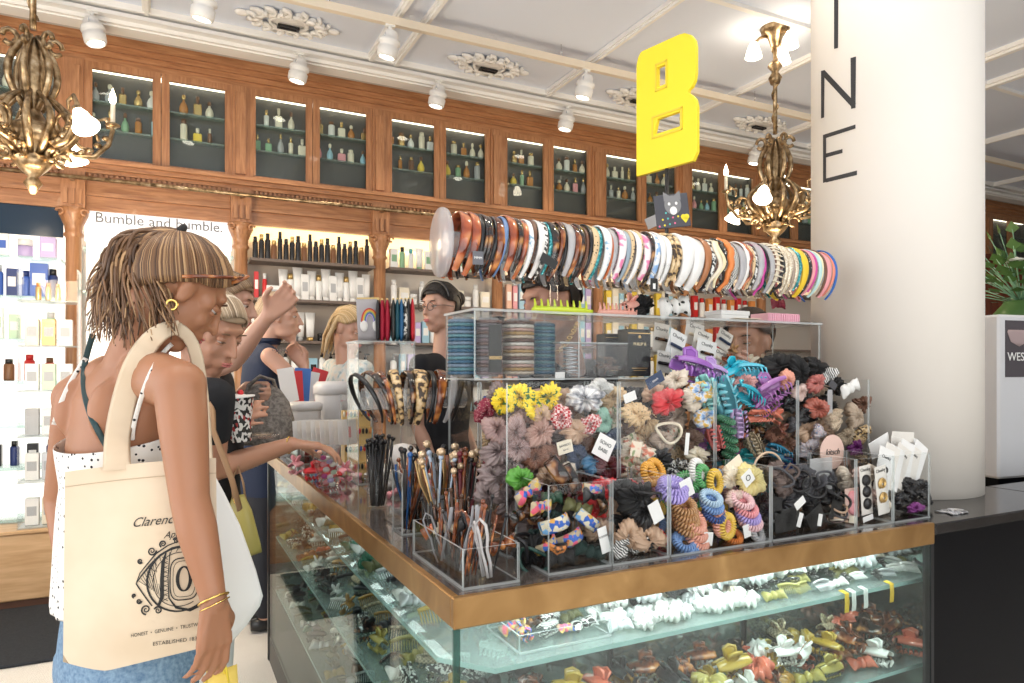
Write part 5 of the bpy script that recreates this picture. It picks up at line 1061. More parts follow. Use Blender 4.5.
def black_box(px0, px1, Y, h, dep, label, txt):
    a = WY(px0, 350, Y); b_ = WY(px1, 350, Y); t = thing('gift_box', label, 'box', ((a.x+b_.x)/2, Y+dep/2, 1.383)); hw = (b_.x-a.x)/2
    MB().b2(-hw, hw, -dep/2, dep/2, 0, h, 0, .002).build('carton', tag_black, t)
    MB().b2(-hw, hw, -dep/2-.001, -dep/2, h-.012, h-.010).b2(-.02, .02, -dep/2-.001, -dep/2, .015, .017).b2(-.026, .026, -dep/2-.001, -dep/2, .021, .023).build('gold_line', gold, t)
    if txt:
        put_text(txt, .012, M('gold_print', (.8, .66, .4), .4), t, Matrix.Translation((0, -dep/2-.001, h*.68)) @ XZ, 'printed_text')
        MB().lathe([(.0001, 0), (.006, .004), (.0001, .010)], 4, 0, Matrix.Translation((0, -dep/2-.001, h*.8)) @ Matrix.Diagonal((1, .1, 1, 1))).build('emblem', gold, t)
        MB().tube([(.014*math.cos(k*.5)*(.6+.4*math.sin(k)), -dep/2-.001, h*.42+.014*math.sin(k*.5)) for k in range(26)], .0012, 5).build('pictured_tie', M('dark_print', (.06, .06, .065), .4), t)
black_box(628, 651, 1.535, .128, .05, 'black gift box with gold print standing in the upper tier', 'PHILIP B')
black_box(606, 627, 1.60, .118, .05, 'plain black box behind the small clear boxes', '')
card(560, 376, 1.515, .028, .02, paper, 'blank white price card on the upper tier floor beside clear box', 0); 
# Chunky cards in the tier
ck = [(661, 338, 1.60, .055, .085, R(8)), (676, 345, 1.55, .062, .08, R(22)), (664, 362, 1.53, .050, .06, R(8)), (694, 334, 1.63, .07, .07, R(14)), (702, 342, 1.59, .07, .07, R(16)), (706, 352, 1.55, .075, .07, R(12)), (724, 340, 1.62, .06, .06, R(26)), (688, 362, 1.52, .055, .06, R(16)), (720, 358, 1.57, .06, .05, R(20))]
for k, (px, py, Y, w, h, a) in enumerate(ck):
    p = WY(px, py, Y); lowz = 1.384+h/2+.004
    o = card(px, py, Y, w, h, [IV[1], paper][k % 2], f'white card of hair clips leaning in the upper tier, {["far left", "dark clip across it", "low left", "high at the back", "second from the back", "in the middle", "far right", "low centre", "low right"][k]}', a, 0, (('Chunky', h*.3, .014),) if k != 7 else (), lean=R(-3), deco=(lambda t, k=k: MB().box((0, -.006, -.005), (.05, .008, .009), 0, None, .003).build('hair_clip', [tortd, nv, blk, cream, gold][k % 5], t)))
    o.location.z = max(o.location.z, lowz)
for px, py, m_, l_ in ((733, 352, M('clip_honey', (.55, .3, .12), .3), 'honey'), (742, 358, M('clip_pinktan', (.72, .42, .32), .3), 'pink-tan'), (728, 362, tortr, 'red tortoiseshell'), (752, 362, cream, 'cream'), (762, 362, lacec, 'lacy cream'), (735, 368, M('clip_honey', (.55, .3, .12), .3), 'lower honey')):
    o = claw(px, py, 1.56, .05, m_, l_, 'inside the upper tier'); o.location.z = max(o.location.z, 1.405)
t = thing('paper_pad', 'stack of red, yellow and green striped pads in the upper tier, right', 'pads', WY(787, 357, 1.56)); t.location.z = 1.384
for k, c in enumerate((c_['green'], c_['yellow'], M('pad_orange', (.85, .3, .04), .5), M('pad_red', (.65, .03, .03), .5), blk)): MB().b2(-.05, .05, -.04, .04, k*.011, k*.011+.0105).build('pad', c, t)
# things on top of the tier
TZ = 1.5445
def comb_clip(px0, px1, Y, mat, label, back=.0):
    a = WY(px0, 300, Y); b_ = WY(px1, 300, Y); L = b_.x-a.x; t = thing('comb_clip', label, 'hair clip', ((a.x+b_.x)/2, Y, TZ))
    m = MB(); m.tube([(-L/2+L*i/14, 0, .006+.008*math.sin(PI*i/14)*0) for i in range(15)], [.004+.003*math.sin(PI*i/14) for i in range(15)], 8, flat=(1, 2)); m.build('spine', mat, t)
    m = MB()
    for i in range(9):
        x = -L*.46+L*.85*i/8; m.tube([(x, 0, .006), (x, -.004, .02), (x-.001, -.002, .034)], [.0045, .0035, .002], 6)
    m.build('teeth', mat, t)
    MB().b2(-L*.45, L*.42, -.003, .003, .008, .017, 0, .003).build('comb_base', mat, t)
comb_clip(532, 592, 1.53, M('chartreuse', (.66, .78, .05), .3), 'chartreuse toothed comb clip on top of the tier, left of centre')
comb_clip(598, 636, 1.54, M('peachpink', (.85, .42, .34), .35), 'peach-pink toothed comb clip on top of the tier')
cl_ = claw(630, 300, 1.55, .07, M('peachpink', (.85, .42, .34), .35), 'pale peach', 'on top of the tier', (R(20), R(-10), R(30))); cl_.location.z = TZ+.031
dal = ramp_mat('black_white_spots', [(.0, (.02, .02, .02)), (.24, (.02, .02, .02)), (.28, (.86, .85, .82))], 90, 'voronoi', (1, 1, 1), .7, constant=True)
o = bow(675, 297, 1.55, .115, dal, 'large black and white spotted', 'on top of the tier', (0, R(-8), 0)); o.location.z = TZ+.034; o.scale = (1.9, 1.9, 2.1)
o = scr(640, 300, 1.60, .07, bkv, 'fuzzy black', 'on top of the tier beside the spotted bow'); o.location.z = TZ+.034
t = thing('white_box', 'flat white box lying on top of the tier at right', 'box', WY(727, 308, 1.58)); t.location.z = TZ; MB().b2(-.055, .055, -.035, .035, 0, .028, 0, .003).build('box_base', paper, t); MB().b2(-.057, .057, -.037, .037, .018, .032, 0, .002).build('lid', paper, t)
t = thing('pink_tray', 'pink ribbed plastic tray on top of the tier at the right end', 'tray', WY(775, 308, 1.58)); t.location.z = TZ
m = MB().b2(-.065, .065, -.035, .035, 0, .004)
for s_ in (-1, 1): m.b2(-.065, .065, s_*.035-.002, s_*.035+.002, 0, .03); m.b2(s_*.065-.002, s_*.065+.002, -.035, .035, 0, .03)
for k in range(14): m.b2(-.062+k*.0095, -.059+k*.0095, -.039, -.035, .004, .028)
m.build('tray_body', M('tray_pink', (.85, .45, .55), .4), t)
o = card(745, 316, 1.50, .10, .03, cream, 'flat cream card lying on the front edge of the tier top', 0, 0, (), R(86)); o.location.z = TZ+.003
o = bow(778, 298, 1.60, .06, M('maroon_net', (.2, .02, .04), .7), 'maroon net', 'hanging at the right end above the pink tray'); o.location.z = TZ+.066
MB().b2(.54, .60, .0, .001, 0, .001)
# silver-black clips lying in the tier top left
o = claw(497, 321, 1.60, .085, M('silver_black', (.1, .1, .11), .2, metal=.7), 'shiny dark metal', 'on the rope towers', (0, 0, 0)); o.location.z = 1.528-.01; o.scale = (1, .8, .45)
# ------------------------------------------------------------------ yellow letter sign on its black pole
pA, pB = W(638, 175, 2.28), W(698, 158, 2.10)
ux = Vector((pB.x-pA.x, pB.y-pA.y, 0)); Wd = ux.length; ux.normalize(); nx = Vector((ux.y, -ux.x, 0)); Hh = .40; z0 = 2.035
sg = thing('letter_sign', 'big yellow letter B sign raised on a thin black pole over the counter', 'sign', ((pA.x+pB.x)/2, (pA.y+pB.y)/2, 1.0))
def bshape(n=14):
    o = [(0, 0), (.0, .10), (.0, .88)]
    o += [(.10*(1-math.cos(a))+.0, .88+.12*math.sin(a)) for a in [R(15), R(45), R(75), R(90)]]
    o += [(.72, 1.0)] + [(.72+.26*math.sin(a), .86+.14*math.cos(a)) for a in [R(20), R(45), R(70), R(90)]]
    o += [(.98, .66)] + [(.86+.12*math.cos(a), .66-.11*math.sin(a)) for a in [R(30), R(60), R(85)]]
    o += [(.86+.0, .53)] + [(.86+.14*math.sin(a), .40+.11*math.cos(a)) for a in [R(30), R(60), R(90)]]
    o += [(1.0, .06), (.94, 0)]
    return o
out = bshape(); h1 = [(.36, .66), (.36, .82), (.50, .82), (.50, .66)]; h2 = [(.30, .29), (.36, .41), (.74, .41), (.74, .29)]
cu = bpy.data.curves.new('b', 'CURVE'); cu.dimensions = '2D'; cu.fill_mode = 'BOTH'; cu.extrude = .006; cu.bevel_depth = .001
for pts in (out, h1, h2):
    sp = cu.splines.new('POLY'); sp.points.add(len(pts)-1); sp.use_cyclic_u = True
    for i, (x, y) in enumerate(pts): sp.points[i].co = ((x-.5)*Wd, y*Hh, 0, 1)
co = bpy.data.objects.new('b', cu); COL.objects.link(co); dg = bpy.context.evaluated_depsgraph_get(); dg.update(); me = bpy.data.meshes.new_from_object(co.evaluated_get(dg)); bpy.data.objects.remove(co)
B4 = Matrix(((ux.x, 0, nx.x, 0), (ux.y, 0, nx.y, 0), (0, 1, 0, z0-1.0), (0, 0, 0, 1)))
mb = MB().add([v.co.copy() for v in me.vertices], [tuple(p.vertices) for p in me.polygons], 0, False, B4)
ye = M('sign_yellow', (.92, .72, .02), .45); mb.build('letter_board', ye, sg)
for (hx0, hx1, hy0, hy1) in ((.33, .53, .63, .85), (.27, .78, .26, .44)):   # paler raised rim around the cut-outs
    m = MB(); a, b_ = (hx0-.5)*Wd, (hx1-.5)*Wd; c, d = hy0*Hh, hy1*Hh; w_ = .006
    for bx in ((a, a+w_, c, d), (b_-w_, b_, c, d), (a, b_, c, c+w_), (a, b_, d-w_, d)): m.box(((bx[0]+bx[1])/2, (bx[2]+bx[3])/2, .008), (bx[1]-bx[0], bx[3]-bx[2], .002))
    m.v = [tuple(B4 @ Vector(v)) for v in m.v]; m.build('raised_rim', M('sign_dull_yellow', (.80, .60, .04), .5), sg)
MB().cyl((0, .0, 0), (0, 0, z0-1.0+.05), .006, seg=12).cyl((0, 0, 0), (0, 0, .012), .045, seg=24).build('pole', blackp, sg)
pc = W(672, 211, 2.13); cc = thing('cat_card', 'dark card with a drawn cat face and yellow heart clipped to sign pole', 'card', pc); cc.rotation_euler = (R(-4), R(-6), R(-26))
MB().box((0, 0, 0), (.105, .004, .105), 0, None, .004).build('card', M('slate_card', (.06, .06, .075), .5), cc)
def disc(x, z, rx, rz, mat, y=-.003, name='drawing', n=20): return MB().add([(x+rx*math.cos(2*PI*k/n), y, z+rz*math.sin(2*PI*k/n)) for k in range(n)], [tuple(reversed(range(n)))]).build(name, mat, cc)
disc(.004, .018, .026, .030, M('cat_grey', (.22, .22, .23), .6), -.0026, 'cat_head'); disc(.004, .000, .011, .013, paper, -.0029, 'cat_muzzle')
MB().add([(-.022, -.0028, .030), (-.022, -.0028, .062), (-.002, -.0028, .046), (.010, -.0028, .046), (.030, -.0028, .062), (.030, -.0028, .030)], [(0, 2, 1), (3, 5, 4)]).build('cat_ears', MATS['cat_grey'], cc)
disc(-.007, .022, .004, .005, paper, -.003, 'cat_eye'); disc(.015, .022, .004, .005, paper, -.003, 'cat_eye')
disc(.032, -.022, .008, .008, M('heart_yellow', (.9, .75, .03), .5), -.003, 'yellow_heart'); disc(.042, -.022, .008, .008, MATS['heart_yellow'], -.003, 'yellow_heart'); MB().add([(.025, -.003, -.026), (.037, -.003, -.042), (.049, -.003, -.026)], [(0, 1, 2)]).build('yellow_heart', MATS['heart_yellow'], cc)
for k in range(9): disc(-.044+.013*(k % 4)+.003*k, -.045+.012*(k//4)+.002*k, .003, .003, [M('dot_pink', (.8, .15, .3), .5), MATS['heart_yellow'], M('dot_teal', (.1, .5, .5), .5)][k % 3], -.003, 'confetti_dot')
card(652, 222, 1.80, .05, .035, S('silver_card', (.55, .55, .56)), 'small silvery framed card leaning behind the headbands under the cat card', R(-25))
# ------------------------------------------------------------------ left part of the counter
hr = thing('headband_stand', 'acrylic stand behind the hairpin cups holding tortoiseshell headbands', 'display rack', (.585, 1.765, CT))
MB().cyl((-.13, 0, .325), (.15, 0, .325), .028, seg=24).build('tube', clear('rack_tube', (.93, .94, .95), .25), hr); MB().b2(-.004, .004, -.02, .02, 0, .30).b2(-.06, .06, -.05, .05, 0, .006).build('support_post', AE[0], hr)
bl_ = [(.012, blk, 'glossy black'), (.016, tortd, 'black and gold tortoiseshell'), (.012, tort, 'amber tortoiseshell'), (.020, leopg, 'gold lace'), (.016, tortd, 'dark mottled'), (.030, leopg, 'broad gold brocade'), (.012, blk, 'narrow black'), (.022, tort, 'brown tortoiseshell'), (.018, lace, 'clear silver'), (.014, blk, 'plain black')]
for k, (w_, m_, l_) in enumerate(bl_):
    me = sweep_band(w_*1.2, .003, rx=.066+.004*(k % 3), rz=.074+.003*(k % 2), a0=-235, a1=55).mesh('headband', m_)
    o = bpy.data.objects.new('headband', me); COL.objects.link(o); o.location = (.465+.027*k, 1.765, CT+.322); o.rotation_euler = (0, R([-26, -20, -14, -8, 0, 6, 8, 10, 12, 14][k]), R(rf.uniform(-12, 12)))
    tag(o, f'{l_} headband on the small stand behind the hairpin cups', 'headband', 'headbands on the small stand')
def cup(x, y, r_, h, label, square=False, mat=None):
    t = thing('acrylic_cup', label, 'cup', (x, y, CT))
    if square:
        m = MB()
        for s_ in (-1, 1): panel(m, s_*r_-.002, s_*r_+.002, -r_, r_, 0, h); panel(m, -r_, r_, s_*r_-.002, s_*r_+.002, 0, h)
        panel(m, -r_, r_, -r_, r_, 0, .004); m.build('cup_wall', AE, t)
    else: MB().lathe([(r_*.98, 0), (r_, .002), (r_, h), (r_*.94, h), (r_*.94, .006), (.0001, .006)], 28, cap=False).build('cup_wall', [mat or clear('cup_clear', (.97, .975, .975), .01)], t)
    return t
stick_m = [blk, tortd, tort, M('pin_gold', (.6, .4, .18), .3, metal=.6), blk, tortd]
def pin_mesh(kind, seed):
    m = MB(); rr = random.Random(seed)
    if kind == 'stick': m.tube([(0, 0, 0), (.001, 0, .08), (0, 0, .155)], [.0018, .003, .0036], 6); m.ball((0, 0, .16), .006, 8, 6)
    elif kind == 'gem': m.tube([(0, 0, 0), (0, 0, .15)], [.0015, .0025], 6); m.ball((0, 0, .160), .0075, 10, 7, 1); m.ball((0, 0, .15), .005, 8, 5)
    elif kind == 'flat': m.tube([(0, 0, 0), (.003, 0, .06), (-.002, 0, .11), (.003, 0, .15)], [.003, .005, .007, .005], 8, flat=(1, .35))
    elif kind == 'u': m.tube([(-.010, 0, 0), (-.012, 0, .03), (-.008, 0, .06), (-.013, 0, .09), (-.012, 0, .115), (0, 0, .128), (.012, 0, .115), (.013, 0, .09), (.008, 0, .06), (.012, 0, .03), (.010, 0, 0)], .0036, 7, flat=(1, .55))
    return m
def pins(cx, cy, rx, ry, z0, n, kinds, mats, place, grp, lean=.25, sc=1.0, zt=0, base_h=0):
    for k in range(n):
        kd = kinds[k % len(kinds)]; nm_, mt = mats[rf.randrange(len(mats))]; key = ('pin', kd, mt.name)
        if key not in PM: PM[key] = pin_mesh(kd, k).mesh('hairpin', [mt, M('crystal', (.62, .45, .28), .08, metal=.5, coat=1)])
        o = bpy.data.objects.new('hairpin' if kd in ('u', 'flat') else 'hair_stick', PM[key]); COL.objects.link(o)
        a = rf.uniform(0, 6.28); q = math.sqrt(rf.random()); x, y = rx*q*math.cos(a), ry*q*math.sin(a)
        if rx > .0 and ry > rx*1.5: x, y = rf.uniform(-rx, rx), rf.uniform(-ry, ry)
        o.location = (cx+x*.75, cy+y*.9, z0); o.scale = (sc*rf.uniform(.9, 1.12),)*3
        o.rotation_euler = (-y/max(ry, .01)*lean*.6+rf.uniform(-.08, .08), x/max(rx, .01)*lean+rf.uniform(-.08, .08), rf.uniform(0, 3.1))
        tag(o, f'{nm_} {dict(u="U-shaped hairpin", flat="flat hairpin", stick="hair stick", gem="gem-topped hair stick")[kd]} {place}', 'hairpin' if kd in ('u', 'flat') else 'hair stick', grp)
p = WY(377, 480, 1.98); cup(p.x, p.y, .030, .172, 'tall clear cylinder packed with black hairpins at the counter edge')
pins(p.x, p.y, .026, .026, CT+.008, 46, ['stick'], [('plain black', blk)], 'packed in the tall clear cylinder', 'black sticks in the clear cylinder', .10, 1.14)
cup(.552, 1.655, .038, .150, 'square clear cup of blue and tortoiseshell hairpins beside the black pins', True); pins(.552, 1.655, .03, .03, CT+.008, 20, ['flat', 'stick'], [('tortoiseshell', tort), ('blue', M('pin_blue', (.03, .12, .35), .2)), ('dark', tortd), ('amber', tort), ('black', blk)], 'in the square clear cup', 'sticks in the square cup', .35, 1.15)
cup(.600, 1.545, .034, .125, 'clear cup of gem-topped hair sticks in the middle', True); pins(.600, 1.545, .03, .03, CT+.008, 26, ['gem', 'flat', 'stick'], [('black', blk), ('amber tortoiseshell', tort), ('dark tortoiseshell', tortd), ('gold', stick_m[3]), ('pale blue', M('pin_paleblue', (.45, .55, .68), .3))], 'in the clear cup in the middle', 'gem-topped sticks', .38, 1.22)
cup(.612, 1.47, .026, .11, 'narrow clear cup of crystal-topped sticks right of the middle one', True); pins(.612, 1.47, .022, .022, CT+.008, 16, ['gem', 'stick'], [('wine-red', bu), ('black', blk), ('cream', cream), ('tortoiseshell', tort), ('dark', tortd)], 'in the narrow clear cup', 'sticks in the narrow cup', .3, 1.16)
pins(.542, 1.31, .045, .125, CT+.008, 44, ['u', 'flat', 'u', 'stick'], [('black', blk), ('dark tortoiseshell', tortd), ('black', blk), ('amber', tort), ('grey', S('grey', (.3, .3, .32))), ('dark brown', M('pin_darkbrown', (.07, .03, .015), .25))], 'in the low clear tray at the corner', 'hairpins in the corner tray', .30, .80)
pins(.545, 1.19, .02, .012, CT+.008, 2, ['u'], [('white wavy', M('pin_white', (.50, .48, .48), .25))], 'at the front of the low corner tray', None, .45, .82)
for (px, py, Y, m_, l_) in ((433, 528, 1.40, tortr, 'red-brown tortoiseshell'), (446, 528, 1.36, cream, 'cream'), (470, 524, 1.30, blk, 'glossy black'), (502, 545, 1.24, tort, 'amber')):
    o = bow(px, py, Y, .05, m_, l_, 'lying over the hairpins in the corner tray'); 
# pouch display tower
def tower(px0, px1, Y, z0, z1, label, shelf=(), dep=.16):
    a = WY(px0, 400, Y); b_ = WY(px1, 400, Y); return bin_('acrylic_riser', label, a.x, b_.x, Y, Y+dep, z0, z1, group=None, lid=True, cat='riser')
tower(358, 415, 2.40, CT, 1.497, 'tall clear acrylic riser carrying the standing zip pouches')
pcol = [('rainbow printed', S('pouch_cloth', (.42, .40, .42), .6), .2), ('black', blk, 0), ('crimson', M('pouch_crimson', (.42, .01, .04), .6), 0), ('crimson sequined', M('pouch_crimson', (.42, .01, .04), .6), 0), ('black sequined', S('sequin_black', (.02, .03, .03), .3), 0), ('dark teal', M('pouch_teal', (.01, .09, .13), .5), 0), ('blue', M('pouch_blue', (.02, .13, .30), .5), 0), ('black and white', bwspeck, 0), ('near-black', blk, 0), ('bright red', M('pouch_red', (.60, .01, .03), .5), 0)]
for k, (l_, m_, _) in enumerate(pcol):
    x_px = [370, 381, 385, 390, 396, 400, 404, 408, 411, 415][k]; p = WY(x_px, 297, 2.44+.0*k); big = k == 0
    t = thing('zip_pouch', f'{l_} zip pouch standing upright on the clear riser', 'pouch', (p.x, 2.44+(.0 if big else .03), 1.503), 0, 'zip pouches on the riser')
    t.rotation_euler = (0, R([-3, -5, -4, -2, 0, 1, 3, 5, 7, 10][k]), 0 if big else R(72))
    w_ = .085 if big else .12
    MB().loft([((0, 0, z), Vector((1, 0, 0)), Vector((0, 1, 0)), w_/2, tt) for z, tt in ((0, .004), (.02, .010), (.08, .011), (.135, .007), (.15, .003))], 0, 20, pw=.6).build('pouch_body', m_, t)
    MB().b2(-w_*.46, w_*.46, -.0035, .0035, .149, .155).build('zip', M('zip_brass', (.6, .45, .2), .4, metal=.7), t)
    if big:
        for q, cl in enumerate(('red', 'orange', 'yellow', 'green', 'blue', 'lilac')): MB().tube([((.030-.0032*q)*math.cos(a), -.0125, .065+(.050-.004*q)*math.sin(a)) for a in [j*PI/12 for j in range(13)]], .0022, 5).build('rainbow_band', c_[cl], t)
        for s_ in (-1, 1): MB().ball((s_*.022, -.012, .055), (.014, .004, .022)).build('cloud', paper, t)
# things at the far end
def jar_(px, py, Y, r_, h, col, label, lid=True, zb=None):
    p = WY(px, py, Y); t = thing('white_jar', label, 'jar', (p.x, Y, zb if zb is not None else CT))
    MB().lathe([(r_*.86, 0), (r_*.9, .004), (r_, h*.72), (r_*1.0, h*.74)], 26).build('jar_body', col, t)
    if lid: MB().lathe([(r_*1.08, h*.74), (r_*1.08, h*.92), (r_*.9, h), (.0001, h)], 26).build('lid', col, t)
wj = M('jar_white', (.84, .83, .82), .35)
riser2 = bin_('acrylic_riser', 'low clear riser under the white jars at the far left end', .50, .78, 3.02, 3.30, CT, 1.12, group=None, lid=True, cat='riser')
jar_(305, 405, 3.10, .068, .135, wj, 'white lidded jar with printed label on the low riser', zb=1.127); put = None
jar_(334, 385, 3.22, .085, .22, wj, 'large white lidded canister right of the printed jar', zb=1.127)
jar_(338, 402, 2.95, .040, .15, M('jar_steel', (.6, .6, .62), .3, metal=.5), 'slim silvery canister in front of the white ones', zb=CT+.0)
jar_(290, 420, 3.35, .05, .12, c_['grey'], 'grey jar half hidden behind the knitted bag')
for k in range(5):
    x = .50+.055*k; bot('tall' if k % 2 else 'slim', ['skyblue', 'white', 'red', 'blue', 'white'][k], x, 3.40, CT, .22, .02, 'at the far end of the glass counter', 'bottles at the far end', 'white')
for k in range(5):
    o = card(288+k*7, 385+3*(k % 2), 3.36+.02*k, .075, .16, [paper, M('card_red', (.65, .04, .05), .5), M('card_blue', (.06, .2, .6), .5), paper, M('card_red', (.65, .04, .05), .5)][k], f'{["white", "red", "blue", "white and red", "bright red"][k]} packet standing behind the white jars', R(-10+7*k), 0, ())
# charm rack
rk = thing('charm_rack', 'clear rack with rows of tiny coloured lip charms and beads', 'display rack', (.665, 2.66, CT))
for k in range(4):
    MB().b2(-.055, .055, -.05+.02*k, -.03+.02*k, .0, .05+.065*k).build('step', M('rack_gold', (.72, .50, .2), .4), rk)
    for j in range(8): MB().ball((-.048+.0137*j, -.052+.02*k, .035+.065*k), (.005, .004, .011), 8, 6).build('charm', [red, blk, c_['gold'], c_['cream'], blk, c_['blue'], red, c_['orange']][(j*3+k) % 8], rk)
bin_('acrylic_bin', 'tall narrow clear bin of tubes behind the charm rack', .66, .80, 2.78, 2.92, CT, 1.30, group=None)
for k in range(6): bot('slim', ['white', 'pink', 'skyblue', 'cream', 'lilac', 'white'][k], .69+.035*(k % 3), 2.82+.06*(k//3), CT+.006, .22, .016, 'in the tall narrow clear bin', 'tubes in the narrow bin', 'white')
p = WY(394, 432, 2.22); t = thing('white_dome', 'round white domed jar lid beside the black hairpins', 'jar', (p.x+.03, p.y, CT)); MB().lathe([(.045, 0), (.048, .08)], 24).build('jar_body', clear('jar_clear', (.9, .9, .9), .2), t); MB().lathe([(.05, .08), (.05, .11), (.045, .135), (.03, .152), (.0001, .158)], 24).build('lid', wj, t)
for k, (px, py, m_, l_) in enumerate(((316, 455, red, 'bright red'), (330, 462, red, 'scarlet'), (296, 452, c_['pink'], 'pink'), (345, 452, c_['pink'], 'rose'))):
    p = WY(px, 480, 2.5); o = claw(px, py, [2.55, 2.42, 2.75, 2.5][k], .085, m_, l_, 'lying on the far counter', (0, 0, R(30*k))); o.location.z = CT+.033
# tilted glass of bits
p = WY(331, 470, 2.28); t = thing('glass_cup', 'flared clear glass holding white and pink odds and ends', 'cup', (p.x-.0, p.y, CT)); t.rotation_euler = (0, R(-8), 0)
MB().lathe([(.030, 0), (.032, .004), (.024, .012), (.048, .145), (.044, .145), (.02, .016), (.0001, .014)], 28, cap=False).build('cup_wall', clear('cup_clear', (.97, .975, .975), .01), t)
for k in range(16):
    a = k*2.4; r_ = .012+.012*(k % 3)/2; z = .03+.0075*k; MB().ball((r_*math.cos(a)*(.6+z*3), r_*math.sin(a)*(.6+z*3), z), (.011, .009, .008), 8, 6).build('candy', [wht, c_['pink'], c_['lilac'], wht, magenta, c_['palegreen'], c_['peach'], wht][k % 8], t)
# clutter of little things on the left counter
for k in range(26):
    x = .50+.42*rf.random(); y = 2.1+.85*rf.random()
    if abs(x-.56) < .06 and y < 2.35: x += .12
    kd = k % 4; px, py = PX((x, y, CT+.02)); nm_, m_ = [('white', wht), ('pink', c_['pink']), ('silver', c_['silver']), ('black', blk), ('gold', gold), ('red', red), ('pale green', c_['palegreen']), ('lilac', c_['lilac'])][k % 8]
    if kd == 0: o = scr(px, py, y, .05, m_, nm_, 'lying on the left counter top'); o.location.z = CT+.02; o.rotation_euler = (0, 0, 0)
    elif kd == 1: o = bow(px, py, y, .045, m_, nm_, 'lying on the left counter top'); o.location.z = CT+.016
    elif kd == 2: o = claw(px, py, y, .055, m_, nm_, 'lying on the left counter top', (0, 0, k)); o.location.z = CT+.022
    else: bot('jar', ['white', 'cream', 'pink', 'silver'][k % 3], x, y, CT, .05, .022, 'standing on the left counter top', 'little jars on the left counter', 'white')
# rows of small carded goods on the left counter, white racks
for k in range(12):
    o = card(300+k*4.5, 432, 2.80-.02*k, .06, .09, [paper, IV[1]][k % 2], 'small carded item in the row beside the reaching hand', R(-4), R(20)); 
    MB().b2(-.004, .004, -.004, -.001, -.02, .02).build('earring', [blk, gold, red][k % 3], o)
# knitted grey bag resting on the counter
kb = ramp_mat('grey_knit', [(.35, (.16, .145, .13)), (.65, (.34, .31, .28))], 90, 'noise', (1, 1, 1), .9, detail=3, bump=1)
p = W(262, 415, 2.80); t = thing('knitted_bag', "slouchy grey knitted bag hanging from a shopper's hand behind the printed cup", 'bag', (p.x, p.y, 1.10))
MB().loft([((0, 0, z), Vector((.9, -.4, 0)), Vector((.4, .9, 0)), a, b_) for z, a, b_ in ((0, .10, .05), (.02, .125, .07), (.10, .13, .075), (.17, .11, .06), (.22, .075, .04), (.245, .03, .02))], 0, 28).build('bag_body', kb, t)
MB().tube([(-.06, 0, .17), (-.05, -.01, .24), (-.01, -.02, .275), (.04, -.02, .26), (.07, -.01, .17)], .014, 8, flat=(1, .5)).build('handle', kb, t)
# ------------------------------------------------------------------ right end: white display, flowers
p = W(1008, 400, 2.95); t = thing('white_display', 'tall white display unit with dark screen reading WEST beyond the column', 'display', (p.x+.10, p.y, 0))
t.rotation_euler = (0, 0, R(-8))
MB().b2(-.16, .30, -.02, .16, .94, 1.635, 0, .01).build('housing', M('display_white', (.66, .66, .68), .4), t); MB().b2(-.15, .29, -.01, .14, 0, .94, 0, .0).build('base', black, t)
MB().b2(-.125, .25, -.024, -.02, 1.37, 1.61).build('screen', M('screen_dark', (.09, .08, .09), .2), t); put_text('WEST', .050, paper, t, Matrix.Translation((-.118, -.026, 1.455)) @ XZ, 'printed_text', align='LEFT')
MB().lathe([(.001, 1.50), (.05, 1.52), (.07, 1.56), (.066, 1.57)], 20, 0, Matrix.Translation((-.05, -.026, 0)) @ Matrix.Diagonal((1, .05, 1, 1))).build('pictured_bowl', M('bowl_print', (.4, .3, .3), .5), t)
p = W(1016, 285, 4.2); t = thing('flower_vase', 'leafy vase of pale white flowers at the far right edge', 'flowers', (p.x+.06, p.y, 1.52))
MB().b2(-.25, .25, -.2, .2, -1.52, -.06).build('pedestal', woodd, t)
MB().lathe([(.06, -.06), (.12, .0), (.16, .10), (.15, .22), (.10, .28), (.09, .30), (.07, .30)], 28).build('vase', M('green_vase', (.05, .12, .03), .3), t)
lf = MB(); rl = random.Random(2); st_ = MB()
for k in range(120):
    a = rl.uniform(0, 6.28); el = rl.uniform(.1, 1.35); L = rl.uniform(.18, .48); d = Vector((math.cos(a)*math.cos(el), math.sin(a)*math.cos(el), math.sin(el))); b0 = Vector((0, 0, .28)); e_ = b0+d*L
    if k % 2 == 0: st_.tube([b0, b0+d*L*.5+Vector((0, 0, .02)), e_], .003, 5)
    s_ = d.cross(Vector((0, 0, 1))).normalized()*.040; u_ = d*.042
    lf.add([e_-u_*.6, e_+s_, e_+u_*1.4+Vector((0, 0, -.01)), e_-s_], [(0, 1, 2, 3)])
st_.build('stem', c_['green'], t); lf.build('foliage', M('leaf', (.06, .14, .03), .5), t)
fm = M('petal', (.82, .80, .72), .5)
for k in range(16):
    a = rl.uniform(0, 6.28); el = rl.uniform(.0, 1.3); L = rl.uniform(.26, .46); c = Vector((math.cos(a)*math.cos(el), math.sin(a)*math.cos(el), math.sin(el)))*L+Vector((0, 0, .28)); m = MB()
    for j in range(6): q = j*PI/3; m.ball(c+Vector((.02*math.cos(q), .02*math.sin(q), .006)), (.02, .02, .008), 8, 5)
    m.ball(c+Vector((0, 0, .012)), .012, 8, 5); m.build('flower', fm, t)
tag(MB().lathe([(.003, 0), (.003, .006)], 6).tube([(.05*math.cos(k*.9)*(1-.02*k), .03*math.sin(k*1.3), .003) for k in range(24)], .0018, 5).build('chain', c_['silver'], loc=(1.98, 1.19, CT)), 'small silver chain heap lying on the black stone beside the brass rim', 'chain')
